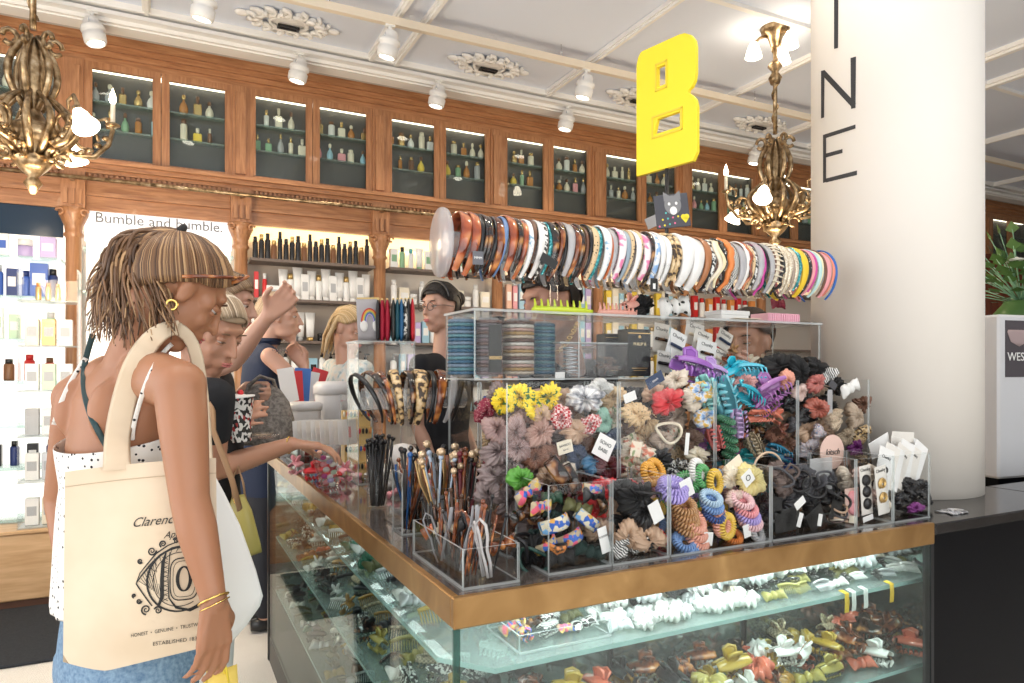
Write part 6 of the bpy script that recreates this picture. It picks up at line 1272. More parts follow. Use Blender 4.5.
# ------------------------------------------------------------------ goods inside the lit glass case
cm_ = [('ochre', tr('ochre', (.40, .20, .025))), ('amber tortoiseshell', tort), ('coral red', tr('coralred', (.68, .16, .09))), ('dark tortoiseshell', tortd), ('black and white', bwspeck), ('pearl white', pearl), ('black', blk), ('olive gold', tr('olivegold', (.42, .34, .08))), ('black checked', check), ('mustard', tr('mustard', (.46, .30, .035)))]
def casegoods(xs, ys, z, mats, place, size, group, kinds, jx=.012, rr=random.Random(8)):
    for i, x in enumerate(xs):
        for j, y in enumerate(ys):
            nm_, m_ = rr.choice(mats); kd = rr.choice(kinds); sz = size*rr.uniform(.85, 1.15)
            xx, yy = x+rr.uniform(-jx, jx), y+rr.uniform(-jx, jx)
            if kd == 'claw': o = inst('claw_clip', ('claw', False), lambda: claw_mb(), m_, (xx, yy, z+sz*.40), (rr.uniform(-.35, .35), rr.uniform(-.2, .2), rr.uniform(-.5, .5)+(PI/2 if rr.random() < .4 else 0)), sz/.085, f'{nm_} claw clip {place[j] if isinstance(place, list) else place}', 'hair clip', group)
            elif kd == 'bow': o = inst('hair_bow', 'bow', bow_mb, m_, (xx, yy, z+sz*.22), (R(-60), rr.uniform(-.3, .3), rr.uniform(-.6, .6)), sz/.055, f'{nm_} hair bow {place[j] if isinstance(place, list) else place}', 'hair bow', group)
            elif kd == 'scr': o = inst('scrunchie', ('scr', 2), lambda: scrunch_mb(seed=2), m_, (xx, yy, z+sz*.24), (rr.uniform(-.4, .1), rr.uniform(-.2, .2), rr.uniform(0, 3)), sz/.094, f'{nm_} gathered flower {place[j] if isinstance(place, list) else place}', 'hair ornament', group)
            elif kd == 'comb': o = inst('hair_comb', 'comb', comb_mb, m_, (xx, yy, z+.012), (rr.uniform(-.3, .2), rr.uniform(-.2, .2), rr.uniform(-.6, .6)), sz/.07, f'{nm_} hair comb {place[j] if isinstance(place, list) else place}', 'comb', group)
def comb_mb():
    m = MB(); m.tube([(-.035+.07*i/10, 0, .012+.006*math.sin(PI*i/10)) for i in range(11)], .005, 7, flat=(1, 1.6))
    for i in range(11): x = -.032+.0064*i; m.tube([(x, 0, .012), (x, -.012, .006), (x, -.03, -.006)], [.002, .0016, .001], 5)
    return m
fr = lambda a, b_, n: [a+(b_-a)*(k+.5)/n for k in range(n)]
casegoods(fr(.60, 1.95, 16), fr(1.23, 1.40, 2), .640, cm_, ['heaped at front of lower lit shelf', 'heaped at back of lower lit shelf'], .085, 'claw clips on the lower lit shelf', ('claw', 'claw', 'scr'), .02)
casegoods(fr(.62, 1.96, 20), fr(1.215, 1.40, 3), .602, cm_, ['on lower lit shelf, front row', 'on lower lit shelf, middle row', 'on lower lit shelf, back row'], .078, 'claw clips on the lower lit shelf', ('claw', 'claw', 'claw', 'bow'))
wl = [('white', wht), ('pearl white', pearl), ('cream', cr_), ('black', bkv), ('pale grey', S('palegrey', (.6, .62, .63))), ('white', M('fluffy_white', (.85, .84, .82), .9))]
casegoods(fr(.88, 1.94, 13), fr(1.25, 1.38, 1), .862, wl, 'heaped high on upper lit shelf', .075, 'ornaments on the upper lit shelf', ('scr', 'bow', 'scr'))
casegoods(fr(.86, 1.30, 7), fr(1.225, 1.38, 3), .834, wl, ['on upper lit shelf, front row', 'on upper lit shelf, middle row', 'on upper lit shelf, back row'], .062, 'ornaments on the upper lit shelf', ('scr', 'bow', 'scr'))
casegoods(fr(1.32, 1.95, 12), fr(1.225, 1.38, 3), .834, [('white lace', pearl), ('olive beaded', M('olive_bead', (.40, .36, .12), .4)), ('silver', c_['silver']), ('dotted black', blackdot)], ['on upper lit shelf right, front row', 'on upper lit shelf right, middle row', 'on upper lit shelf right, back row'], .05, 'combs on the upper lit shelf', ('comb', 'comb', 'bow'))
o = bin_('acrylic_tray', 'shallow clear tray of dark floral clips at left of the upper lit shelf', .63, .85, 1.225, 1.38, .834, .872, group=None, cat='tray')
casegoods(fr(.645, .84, 4), fr(1.245, 1.365, 2), .839, [('dark green floral', embro), ('black and yellow', tortd), ('olive', S('olive', (.12, .12, .04))), ('tiger-striped', zebra)], ['at the front of the shallow clear tray', 'at the back of the shallow clear tray'], .05, 'clips in the shallow tray', ('claw', 'bow'), .005)
for k, (px, m_) in enumerate(((843, yellow), (850, wht), (862, wht), (888, yellow))):   # fringes hanging over the shelf edge
    p = WY(px, 580, 1.19); m = MB()
    for j in range(4): m.tube([(.004*j, .012, .006), (.004*j, -.006, .003), (.004*j+.001, -.007, -.02-.008*((j+k) % 3)), (.004*j, -.006, -.045)], .0014, 5)
    o = m.build('bead_fringe', m_, loc=(p.x, 1.19, .836)); tag(o, f'{["yellow", "white", "white", "yellow"][k]} bead fringe hanging over edge of the upper lit shelf', 'fringe')
pal = [('black', blk), ('dark tortoiseshell', tortd), ('olive', S('olive', (.12, .12, .04))), ('mustard', tr('mustard', (.46, .30, .035))), ('silver', c_['silver']), ('deep green', tr('deepgreen', (.02, .15, .08))), ('brown', brown), ('pearl white', pearl)]
lc = [('middle shelf', .602, cm_), ('bottom shelf', .342, pal), ('upper shelf', .834, pal)]
for nm_, z, mm in lc:
    casegoods(fr(.49, .85, 4), fr(1.45, 3.48, 24), z, mm, f'on the {nm_}, left side', .072, f'clips on the {nm_}, left side', ('claw', 'claw', 'bow', 'comb') if nm_ != 'upper shelf' else ('bow', 'comb', 'scr'))
casegoods(fr(.62, 1.94, 16), fr(1.25, 1.36, 2), .342, pal, 'on the bottom shelf of the front side', .075, 'clips on the bottom shelf, front side', ('claw', 'comb'))
# ================================================================== people
RV = Vector((CA, -SA, 0)); FV = Vector((SA, CA, 0)); UP = Vector((0, 0, 1))
def sd(s, d, z=0): return (RV*s+FV*d+UP*z)
def skin(name, col): return M('skin_'+name, col, .45, sub=.12, var=.12, vscale=6)
def head_mat(c, face, pitch=0, roll=0, sc=1):
    f = Vector((face.x, face.y, 0)).normalized(); r = f.cross(UP).normalized()
    m = Matrix(((r.x, f.x, 0, 0), (r.y, f.y, 0, 0), (0, 0, 1, 0), (0, 0, 0, 1)))
    return Matrix.Translation(c) @ m @ Matrix.Rotation(pitch, 4, 'X') @ Matrix.Rotation(roll, 4, 'Y') @ Matrix.Scale(sc, 4)
def add_ball(mb, m4, c, r, seg=18, rings=12): 
    prof = [(max(math.sin(PI*i/rings), 1e-5), -math.cos(PI*i/rings)) for i in range(rings+1)]
    mb.lathe(prof, seg, 0, m4 @ Matrix.Translation(c) @ Matrix.Diagonal((*r, 1)), cap=False)
def head_parts(mb, m4):
    B = lambda c, r: add_ball(mb, m4, c, r if hasattr(r, '__len__') else (r, r, r))
    B((0, -.014, .036), (.073, .092, .080)); B((0, .020, -.018), (.060, .068, .076)); B((0, .050, -.090), (.026, .030, .022))
    B((0, .073, .042), (.044, .012, .016)); B((0, .060, -.052), (.032, .034, .030))
    for s in (-1, 1):
        B((s*.032, .026, -.066), (.020, .040, .024)); B((s*.034, .056, -.024), (.021, .020, .020)); B((s*.010, .090, -.024), .0075); B((s*.050, .045, .014), (.014, .020, .020))
        B((s*.072, -.004, .000), (.010, .016, .030)); B((s*.076, -.010, .008), (.009, .012, .020))
    for k in range(5): u = k/4; B((0, .086+.022*u, .022-.044*u), (.006+.004*u, .008, .010))
    B((0, .105, -.022), (.009, .008, .0075)); B((0, .088, -.050), (.022, .010, .006)); B((0, .086, -.060), (.018, .010, .006))
def hand_parts(mb, wrist, d, n, t, curls=(.3, .35, .3), sc=1, spread=.06, fr=.0088, grip=0):
    wrist = Vector(wrist); d = d.normalized(); t = (t-d*t.dot(d)).normalized(); n = d.cross(t) if d.cross(t).dot(n) > 0 else -d.cross(t)
    for i in range(4):
        k = wrist+(d*.084+t*(.030-.0195*i))*sc; mb.cap(wrist+t*(.012-.008*i)*sc, .016*sc, k, .0115*sc, 10)
        L = [.042, .046, .043, .034][i]*sc; p = k; a = curls[0]+.05*i; dd = (d+t*spread*(1.5-i))
        dd.normalize(); r0 = fr*sc*(1 if i < 3 else .88)
        for j, (ln, q) in enumerate(((L, curls[0]), (L*.68, curls[1]), (L*.52, curls[2]))):
            a = sum(curls[:j+1]) + .06*i*(1 if j == 0 else 0) + grip*i; v = dd*math.cos(a)+n*math.sin(a)
            e = p+v*ln; mb.cap(p, r0*(1-.07*j), e, r0*(.93-.08*j), 10); p = e
    b = wrist+(d*.022+t*.020)*sc; m_ = b+(d*.55+t*.62+n*.35).normalized()*.042*sc; e = m_+(d*.85+t*.15+n*.5).normalized()*.030*sc; f = e+(d*.9-t*.1+n*.5).normalized()*.024*sc
    mb.cap(wrist+t*.008, .017*sc, b, .0165*sc, 10); mb.cap(b, .0155*sc, m_, .0125*sc, 10); mb.cap(m_, .012*sc, e, .0105*sc, 10); mb.cap(e, .0105*sc, f, .0085*sc, 10)
def fused(mb, name, mat, parent, voxel, smooth=5, fac=.5):
    for i in range(len(mb.sm)): mb.sm[i] = True
    o = mb.build(name, mat, parent)
    return bake(o, [('REMESH', dict(mode='VOXEL', voxel_size=voxel, use_smooth_shade=True)), ('SMOOTH', dict(iterations=smooth, factor=fac))])
def face_bits(m4, par, iris=(.12, .08, .05), lip=(.55, .16, .14), brow=(.14, .08, .05), looking_down=True):
    w = M('eye_white', (.55, .50, .47), .3); ir = M('iris_%d' % int(iris[2]*100), iris, .15); lm = M('lips_%d' % int(lip[0]*100), lip, .35); bw = M('brow_%d' % int(brow[0]*100), brow, .8)
    for s in (-1, 1):
        e = MB(); add_ball(e, m4, (s*.029, .0665, .010), (.0125, .0120, .0085), 14, 8); e = e.build('eye', w, par)
        q = MB(); add_ball(q, m4, (s*.029, .0675, .0150 if looking_down else .0205), (.0155, .0140, .0095), 14, 8); q.build('eyelid', par.get('_skin') and bpy.data.materials[par['_skin']] or skin('fair', (.64, .37, .26)), par)
        q = MB(); add_ball(q, m4, (s*.029, .0665, .0015), (.0140, .0125, .0065), 14, 8); q.build('eyelid', par.get('_skin') and bpy.data.materials[par['_skin']] or skin('fair', (.64, .37, .26)), par)
        q = MB(); add_ball(q, m4, (s*.029, .0752, .0080), (.0060, .0045, .0058), 12, 8); q.build('iris', ir, e)
        q = MB(); q.tube([m4 @ Vector((s*(.029+x), .0810-22*x*x, (.0085 if looking_down else .0125)-18*x*x)) for x in (-.013, -.007, 0, .007, .013)], [.0008, .0014, .0016, .0014, .0008], 5); q.build('eyelash', bw, par)
        q = MB(); q.tube([m4 @ Vector((s*(.032+x), .0845-16*x*x-.0, .036-9*x*x+.06*x)) for x in (-.018, -.009, 0, .009, .017)], [.0012, .0024, .0026, .0022, .001], 6); q.build('eyebrow', bw, par)
    q = MB(); q.tube([m4 @ Vector((x, .0985-14*x*x, -.0505+.0)) for x in (-.020, -.010, 0, .010, .020)], [.0012, .0034, .0030, .0034, .0012], 7); q.tube([m4 @ Vector((x, .0965-14*x*x, -.0580)) for x in (-.018, -.009, 0, .009, .018)], [.0012, .0036, .0044, .0036, .0012], 7); q.build('lips', lm, par)
HMS = {}
def hair_mat(name, a, b_, c):
    m = M('hair_'+name, tuple(.5*(p+q) for p, q in zip(a, b_)), .5); mx = lambda p, q: tuple(.5*(x+y) for x, y in zip(p, q))
    HMS[m.name] = [m]+[M(f'hair_{name}_{w}', cc, .42) for w, cc in (('dark', a), ('mid', b_), ('warm', mx(a, b_)), ('light', mx(b_, c)), ('pale', c))]; return m
def hair_cap(m4, par, mat, line=.045, low=-.06, grow=1.07, strands=0, seed=1, ponytail=None):
    mb = MB(); n, m_ = 36, 24; vs = []; keep = {}
    for i in range(m_+1):
        th = PI*i/m_
        for j in range(n):
            ph = 2*PI*j/n; x, y, z = math.sin(th)*math.cos(ph), math.sin(th)*math.sin(ph), math.cos(th)
            g = grow+.012*math.sin(ph*9+z*3)
            vs.append(((x*.076*g), (y*.095*g-.012), (z*.090*g+.032)))
    fs = []
    for i in range(m_):
        for j in range(n):
            q = (i*n+j, i*n+(j+1) % n, (i+1)*n+(j+1) % n, (i+1)*n+j); c = sum((Vector(vs[k]) for k in q), Vector())/4
            front = c.y > line-(max(0, .085-c.z))*.9+.0 and c.z < .100
            ear = abs(c.x) > .05 and -.030 < c.y and c.z < .035
            if front and c.z < .075+.0*c.y: continue
            if ear or c.z < low: continue
            fs.append(q)
    mb.add(vs, fs, 0, True, m4); o = mb.build('hair', mat, par)
    bake(o, [('SOLIDIFY', dict(thickness=.007, offset=1)), ('SUBSURF', dict(levels=1, render_levels=1))]); return o
def tufts(par, mat, paths, name='hair_strands', seg=6):
    mb = MB(); ms = HMS.get(mat.name, [mat]); rq = random.Random(len(paths))
    for pts, r in paths: mb.tube(pts, r, seg, min(len(ms)-1, rq.choice((0, 1, 2, 2, 3, 3, 4, 5))), flat=(1, .6))
    return mb.build(name, ms, par)
def combed(m4, par, mat, end=(0, -.098, -.02), n=130, g=1.0):
    paths = []; c = Vector((0, -.012, .032))
    for k in range(n):
        a = -1.75+3.5*k/(n-1); p0 = Vector((.078*math.sin(a), .060*math.cos(a)+.010, .084-.05*abs(math.sin(a))**2)); p2 = Vector((end[0]+.05*math.sin(a), end[1], end[2])); q = []
        for i in range(10):
            dv = p0.lerp(p2, i/9)+Vector((0, 0, .05*math.sin(PI*i/9)))-c; dv = Vector((dv.x/.083, dv.y/.104, dv.z/.099)); dv.normalize(); q.append(m4 @ (c+Vector((dv.x*(.0850+.0012*(k % 3)), dv.y*.1065, dv.z*(.1005+.001*(k % 2))))))
        paths.append((q, [.0012]+[.0024]*8+[.001]))
    tufts(par, mat, paths, 'combed_hair')
def wavy(p0, p1, sag, amp, ph, rr, n=12, r=.006, freq=2.2):
    p0 = Vector(p0); p1 = Vector(p1); d = p1-p0; s = d.cross(UP).normalized() if d.cross(UP).length > .01 else RV; t = d.cross(s).normalized(); out = []
    for i in range(n):
        u = i/(n-1); q = p0+d*u+sag*math.sin(PI*u)+s*amp*math.sin(freq*2*PI*u+ph)*u+t*amp*math.cos(freq*2*PI*u+ph)*u; out.append(q)
    return out, [r*(.25+1.0*math.sin(PI*min(1, .25+i/(n-1)*.73))) for i in range(n)]
def ring(c, u, v, a, b_): return (c, u, v, a, b_)
# ------------------------------------------------------------------ the shopper in the polka-dot top
def K(px, py, d): return W(px, py, d*1.08)
g0 = W(122, 400, 1.55); W1 = thing('person', 'woman seen from behind in white polka-dot camisole with cream tote, wavy ponytail', 'person', (g0.x, g0.y, 0))
W1i = Matrix.Translation((-g0.x, -g0.y, 0))
def L1(p): return Vector((p[0]-g0.x, p[1]-g0.y, p[2]))
def loc1(mb): mb.v = [tuple(L1(v)) for v in mb.v]; return mb
SR, SL = K(180, 388, 1.30), K(76, 400, 1.52); u1 = Vector((SR.x-SL.x, SR.y-SL.y, 0)).normalized(); v1 = UP.cross(u1)
hipc, waist, chest, upper, shtop = K(127, 640, 1.47), K(124, 540, 1.46), K(120, 450, 1.45), K(124, 400, 1.44), K(131, 368, 1.43)
sk1 = skin('tan', (.40, .180, .095)); hd1 = K(179, 294, 1.42); W1['_skin'] = sk1.name
face1 = sd(.76, .65); H1 = head_mat(hd1, face1, R(-36), R(4), 1.02)
b = MB()
b.loft([ring(hipc+UP*-.06, u1, v1, .155, .115), ring(hipc, u1, v1, .165, .118), ring((hipc+waist)/2, u1, v1, .145, .105), ring(waist, u1, v1, .125, .090), ring(chest, u1, v1, .140, .098), ring(upper, u1, v1, .155, .088), ring((upper+shtop)/2+UP*.01, u1, v1, .150, .070), ring(shtop+UP*.012, u1, v1, .085, .052)], 0, 40)
nk = H1 @ Vector((0, -.035, -.05)); b.cap(shtop-UP*.02+v1*.01, .062, nk, .050, 18); b.cap(shtop+v1*.0, .058, hd1+(nk-hd1)*.8, .05, 18)
head_parts(b, H1)
b.cap(SR+UP*.004, .052, shtop+(SR-shtop)*.35+UP*.0, .058, 18); b.cap(SL+UP*.004, .052, shtop+(SL-shtop)*.35, .058, 18)
for s_ in (-1, 1): b.ball(upper+u1*s_*.075-v1*.055-UP*.02, (.055, .03, .07))            # shoulder blades
EL, WR = K(190, 500, 1.265), K(214, 601, 1.235)
b.cap(SR, .050, SR+(EL-SR)*.35, .047, 18); b.cap(SR+(EL-SR)*.35, .047, EL, .037, 18); b.cap(EL, .037, EL+(WR-EL)*.3, .038, 18); b.cap(EL+(WR-EL)*.3, .038, WR, .0235, 18)
hand_parts(b, WR, (W(214, 640, 1.33)-WR).normalized(), sd(-.55, .83), sd(.5, .86), (.22, .45, .35), .98)
E2, W2_ = K(60, 500, 1.60), K(72, 590, 1.50)
b.cap(SL, .048, E2, .036, 18); b.cap(E2, .036, W2_, .024, 18); hand_parts(b, W2_, (-UP+v1*.2), u1, v1, (.3, .4, .4), .95)
for s_ in (-1, 1):
    hp = hipc+u1*s_*.085-UP*.06; kn = Vector((hp.x, hp.y, .46))+v1*.02; an = Vector((hp.x, hp.y, .09))
    b.cap(hp, .088, kn, .055, 20); b.cap(kn, .055, kn+(an-kn)*.35-v1*.012, .054, 18); b.cap(kn+(an-kn)*.35-v1*.012, .054, an, .034, 18); b.cap(an-UP*.04, .032, an-UP*.055+v1*.14, .026, 14)
body1 = fused(loc1(b), 'body', sk1, W1, .0052, 5)
fb = thing('tmp', '', ''); bpy.data.objects.remove(fb)
H1l = W1i @ H1; face_bits(H1l, W1, brow=(.16, .09, .05))
# moles and small marks stay off; hair
hm1 = hair_mat('honey_brown', (.06, .028, .013), (.20, .10, .045), (.46, .28, .14))
hair_cap(H1l, W1, hm1, line=.040, low=-.050, grow=1.06)
pt = H1 @ Vector((-.01, -.075, .105)); rr1 = random.Random(4); paths = []
for k in range(700):                       # wavy ponytail, falling from the tie on the crown
    a = rr1.uniform(0, 1); px = 88+84*rr1.random(); py = rr1.uniform(285 if px < 110 else 305, 352-.35*abs(px-130))
    e = K(px, py, 1.40+rr1.uniform(-.075, .09)); sag = (e-pt).length*.30*UP+sd(-.045, 0)*(.4+.8*rr1.random())
    pts, rd = wavy(pt+Vector((rr1.uniform(-.012, .012),)*3), e, sag*.8, .008+.010*rr1.random(), 2.2*round(rr1.uniform(0, 3))+rr1.uniform(-.3, .3), rr1, 18, .0036, 1.6+.5*rr1.random())
    paths.append(([L1(p) for p in pts], rd))
tufts(W1, hm1, paths, 'ponytail')
core = MB(); 
for (px, py, d_, r_) in ((160, 246, 1.43, .030), (140, 262, 1.43, .042), (125, 285, 1.43, .050), (130, 310, 1.42, .052), (152, 296, 1.43, .052), (148, 322, 1.40, .034), (162, 278, 1.43, .045), (108, 305, 1.43, .036), (112, 280, 1.43, .034)): core.ball(K(px, py, d_), (r_, r_, r_), 14, 9)
fused(loc1(core), 'ponytail_core', hm1, W1, .010, 6)
paths = []
for k in range(280):                        # strands combed over the skull toward the tie
    a = -2.9+5.8*k/279; p0 = Vector((.078*math.sin(a), .064*math.cos(a)+.002, .082-.05*abs(math.sin(a))**2 if abs(a) < PI/2 else .030-.045*(abs(a)-PI/2))); p2 = Vector((-.01, -.075, .108)); q = []
    for i in range(9):
        u = i/8; p = p0.lerp(p2, u); c = Vector((0, -.012, .032)); dv = p-c; dv = Vector((dv.x/.083, dv.y/.104, dv.z/.099)); dv.normalize(); q.append(H1l @ (c+Vector((dv.x*(.0835+.001*(k % 3)), dv.y*.1050, dv.z*(.0990+.001*(k % 2))))))
    paths.append((q, [.0014, .002, .0022, .0023, .0023, .0022, .002, .002, .002]))
tufts(W1, hm1, paths, 'combed_hair')
MB().tube([H1l @ (Vector((-.01, -.078, .103))+Vector((.020*math.cos(a), 0, .020*math.sin(a)))) for a in [k*2*PI/14 for k in range(14)]], .008, 8, close=True).build('hair_tie', bkv, W1)
# dotted camisole
dots = ramp_mat('polka_dot_cotton', [(.0, (.015, .015, .02)), (.19, (.015, .015, .02)), (.22, (.86, .84, .80)), (1, (.86, .84, .80))], 72, 'voronoi', (1, 1, 1), .75, constant=True)
d_ = MB(); n_ = 56; lev = []
def drow(y_, c, a, b_, rip=0, ph=0, fl=22, tilt=0):
    c = Vector(c); row = []
    for k in range(n_):
        g = 2*PI*k/n_; q = 1+rip*math.sin(fl*g+ph); p = c+u1*(a*q*math.cos(g))+v1*(b_*q*math.sin(g)); p.z += tilt*math.sin(g); row.append(p)
    return row
rows = [drow(0, K(121, 434, 1.45), .166, .122, tilt=.030), drow(0, K(121, 452, 1.45), .162, .118, tilt=.02), drow(0, K(122, 480, 1.45), .156, .114, .006), drow(0, K(122, 488, 1.45), .153, .112, .010), drow(0, K(121, 500, 1.45), .160, .116, .02, .3), drow(0, K(121, 545, 1.46), .172, .120, .030, .5), drow(0, K(121, 590, 1.47), .182, .124, .045, .8), drow(0, K(121, 606, 1.47), .186, .126, .05, 1.0)]
vs = [p for r_ in rows for p in r_]; d_.add(vs, [(i*n_+k, i*n_+(k+1) % n_, (i+1)*n_+(k+1) % n_, (i+1)*n_+k) for i in range(len(rows)-1) for k in range(n_)], 0, True)
o = loc1(d_).build('camisole', dots, W1); bake(o, [('SOLIDIFY', dict(thickness=.003, offset=1)), ('SUBSURF', dict(levels=1, render_levels=1))])
def strap(pts, w, mat, name, par=W1, th=.0022, up=None):
    P = [L1(p) for p in pts]; m = MB(); m.tube(P, w/2, 4, flat=(1, th/w*2), up=up) if False else None
    vs = []
    for i, p in enumerate(P):
        t = (P[min(i+1, len(P)-1)]-P[max(i-1, 0)]).normalized(); nrm = (L1((0, 0, 1.4))-p).normalized(); s = t.cross(nrm).normalized(); nn = s.cross(t)
        for (a, b2) in ((-w/2, 0), (-w/2, th), (w/2, th), (w/2, 0)): vs.append(p+s*a+nn*b2)
    m.add(vs, [(i*4+j, i*4+(j+1) % 4, (i+1)*4+(j+1) % 4, (i+1)*4+j) for i in range(len(P)-1) for j in range(4)]+[(0, 1, 2, 3), tuple((len(P)-1)*4+j for j in (3, 2, 1, 0))], 0, True)
    o = m.build(name, mat, par); return bake(o, [('SUBSURF', dict(levels=1, render_levels=1))])
def on_back(px, py, lift=.009):           # point on the back of the body seen at that pixel
    o_ = Vector((0, 0, 1.4))-Vector((g0.x, g0.y, 0)); q = W(px, py, 1.0)-Vector((0, 0, 1.4)); q.normalize()
    hit, p, nrm, _ = body1.ray_cast(o_, q)
    if not hit: p = L1(W(px, py, 1.55))
    return Vector((p.x+g0.x, p.y+g0.y, p.z))-q*lift
bpy.context.view_layer.update()
strap([on_back(*q) for q in ((172, 344), (165, 350), (156, 362), (148, 378), (142, 395), (137, 412), (133, 428), (132, 440))], .010, dots, 'camisole_strap'); strap([on_back(*q) for q in ((86, 358), (76, 372), (66, 390), (58, 410), (54, 424))], .010, dots, 'camisole_strap')
dgs = M('dark_green_leather', (.012, .045, .05), .4)
strap([on_back(*q) for q in ((93, 334), (88, 350), (84, 366), (83, 384), (86, 402), (92, 420), (100, 434))]+[K(106, 446, 1.335), K(118, 462, 1.33)], .013, dgs, 'crossbody_strap')
# denim shorts
dn = ramp_mat('denim', [(.3, (.10, .19, .32)), (.7, (.25, .38, .52))], 120, 'noise', (1, 1, 1), .85, detail=3)
s_ = MB(); s_.loft([ring(hipc-UP*.075, u1, v1, .176, .130), ring(hipc-UP*.03, u1, v1, .176, .130), ring(hipc+UP*.03, u1, v1, .168, .124), ring((hipc+waist)/2+UP*.02, u1, v1, .146, .108)], 0, 40)
for k in (-1, 1): c = hipc+u1*k*.087; s_.loft([ring(c-UP*.125, u1, v1, .092, .105), ring(c-UP*.07, u1, v1, .095, .112), ring(c-UP*.03, u1, v1, .09, .11)], 0, 30)
fused(loc1(s_), 'denim_shorts', dn, W1, .007, 3)
fr_ = MB()
for k in (-1, 1):
    c = hipc+u1*k*.087-UP*.122
    for j in range(70): g = 2*PI*j/70; p = c+u1*.094*math.cos(g)+v1*.106*math.sin(g); fr_.tube([p, p-UP*rr1.uniform(.008, .02)+Vector((rr1.uniform(-.004, .004), rr1.uniform(-.004, .004), 0))], [.0012, .0006], 4)
loc1(fr_).build('frayed_hem', M('fray_white', (.62, .68, .72), .9), W1)
for k in (-1, 1):
    hp = hipc+u1*k*.085; MB().loft([(L1(Vector((hp.x, hp.y, 0))+v1*y), u1, v1*0+UP, .04, h) for y, h in ((-.06, .012), (0, .030), (.08, .03), (.17, .012))], 0, 18).build('sandal', brown, W1)
# jewellery and sunglasses
gj = M('jewel_gold', (.85, .58, .18), .2, metal=1)
e_ = H1l @ Vector((.080, -.010, -.038)); MB().tube([e_+Vector((.0, .0, 0))+(H1l.to_3x3() @ Vector((0, .010*math.cos(a), .010*math.sin(a)-.002))) for a in [k*2*PI/16 for k in range(16)]], .0034, 8, close=True).build('hoop_earring', gj, W1)
ax = (WR-EL).normalized(); s1 = ax.cross(UP).normalized() if ax.cross(UP).length > .05 else RV; s2 = ax.cross(s1)
for k, (off, r_) in enumerate(((-.004, .0022), (.006, .0014))):
    c = L1(WR+ax*off); MB().tube([c+s1*.0285*math.cos(a)+s2*.026*math.sin(a)+ax*.004*math.sin(a+k) for a in [j*2*PI/28 for j in range(28)]], r_, 6, close=True).build('bracelet', gj, W1)
sg_ = MB()
for s in (-1, 1):
    c = Vector((s*.033, .070, .098)); sg_.tube([H1l @ (c+Vector((.026*math.cos(a), .010*math.sin(a), .019*math.sin(a)))) for a in [k*2*PI/20 for k in range(20)]], .0042, 8, close=True)
    sg_.tube([H1l @ Vector(p) for p in ((s*.060, .066, .100), (s*.086, .045, .080), (s*.090, .0, .045), (s*.084, -.03, .018))], .0040, 6)
sg_.tube([H1l @ Vector(p) for p in ((-.008, .074, .100), (0, .077, .102), (.008, .074, .100))], .003, 6); sgo = sg_.build('sunglasses', tort, W1)
for s in (-1, 1):
    m = MB(); add_ball(m, H1l, (s*.033, .070, .098), (.024, .006, .017), 16, 8); m.build('lens', M('dark_lens', (.05, .03, .02), .08), sgo)
# ------------------------------------------------------------------ cream tote with printed crest
def T(px, py, off=0.0):
    u = (px-65)/150; v = (py-465)/195; d = 1.375+.045*u+.012*math.sin(u*5+v*2)*math.sin(v*3.1)-.020*math.sin(PI*min(max(u, 0), 1))*math.sin(PI*min(max(v, 0), 1))
    return W(px, py, d-off)
tg = W(140, 470, 1.42); TT = thing('tote_bag', 'cream canvas tote printed with an ornate black monogram, hanging from her shoulder', 'bag', (tg.x, tg.y, tg.z))
LT = lambda p: Vector(p)-tg
def edge_px(u, v):
    xl = 65-2*v; xr = 216+2*v; top = 472-14*u-2*math.sin(PI*u); bot = 662+9*math.sin(min(u/.32, 1)*PI/2)-27*max(0, u-.28)/.72
    return xl+(xr-xl)*u, top+(bot-top)*v
cv = ramp_mat('cream_canvas', [(.3, (.70, .56, .40)), (.7, (.78, .65, .49))], 7, 'noise', (1, 1, 1), .85, bump=.15)
m = MB(); nu, nv2 = 26, 26
for side in (0, 1):
    vs = []
    for j in range(nv2+1):
        for i in range(nu+1):
            px, py = edge_px(i/nu, j/nv2); th = .028*(max(0, math.sin(PI*i/nu))**.5)*(.35+.65*j/nv2 if j < nv2 else 0)*(1 if j < nv2 else 0); vs.append(LT(T(px, py, -th*side)))
    m.add(vs, [((j*(nu+1)+i, (j+1)*(nu+1)+i, (j+1)*(nu+1)+i+1, j*(nu+1)+i+1) if side == 0 else (j*(nu+1)+i, j*(nu+1)+i+1, (j+1)*(nu+1)+i+1, (j+1)*(nu+1)+i)) for j in range(nv2) for i in range(nu)], 0, True)
m.build('bag_body', cv, TT)
m = MB(); 
for py0 in (489,): m.tube([LT(T(edge_px(u, 0)[0], edge_px(u, 0)[1]+15, .0012)) for u in [k/30 for k in range(31)]], .0007, 4)
m.build('hem_stitching', M('stitch', (.55, .43, .30), .8), TT)
def tstrap(pts, w, name='strap'):
    m = MB(); vs = []; P = pts
    for i, p in enumerate(P):
        t = (P[min(i+1, len(P)-1)]-P[max(i-1, 0)]).normalized(); nrm = (Vector((0, 0, 1.4))-p).normalized(); s = t.cross(nrm).normalized(); nn = s.cross(t)
        w_ = w[i] if hasattr(w, '__len__') else w
        for (a, b2) in ((-w_/2, 0), (-w_/2, .003), (w_/2, .003), (w_/2, 0)): vs.append(LT(p+s*a+nn*b2))
    m.add(vs, [(i*4+j, i*4+(j+1) % 4, (i+1)*4+(j+1) % 4, (i+1)*4+j) for i in range(len(P)-1) for j in range(4)]+[(0, 1, 2, 3), tuple((len(P)-1)*4+j for j in (3, 2, 1, 0))], 0, True)
    return bake(m.build(name, cv, TT), [('SUBSURF', dict(levels=1, render_levels=1))])
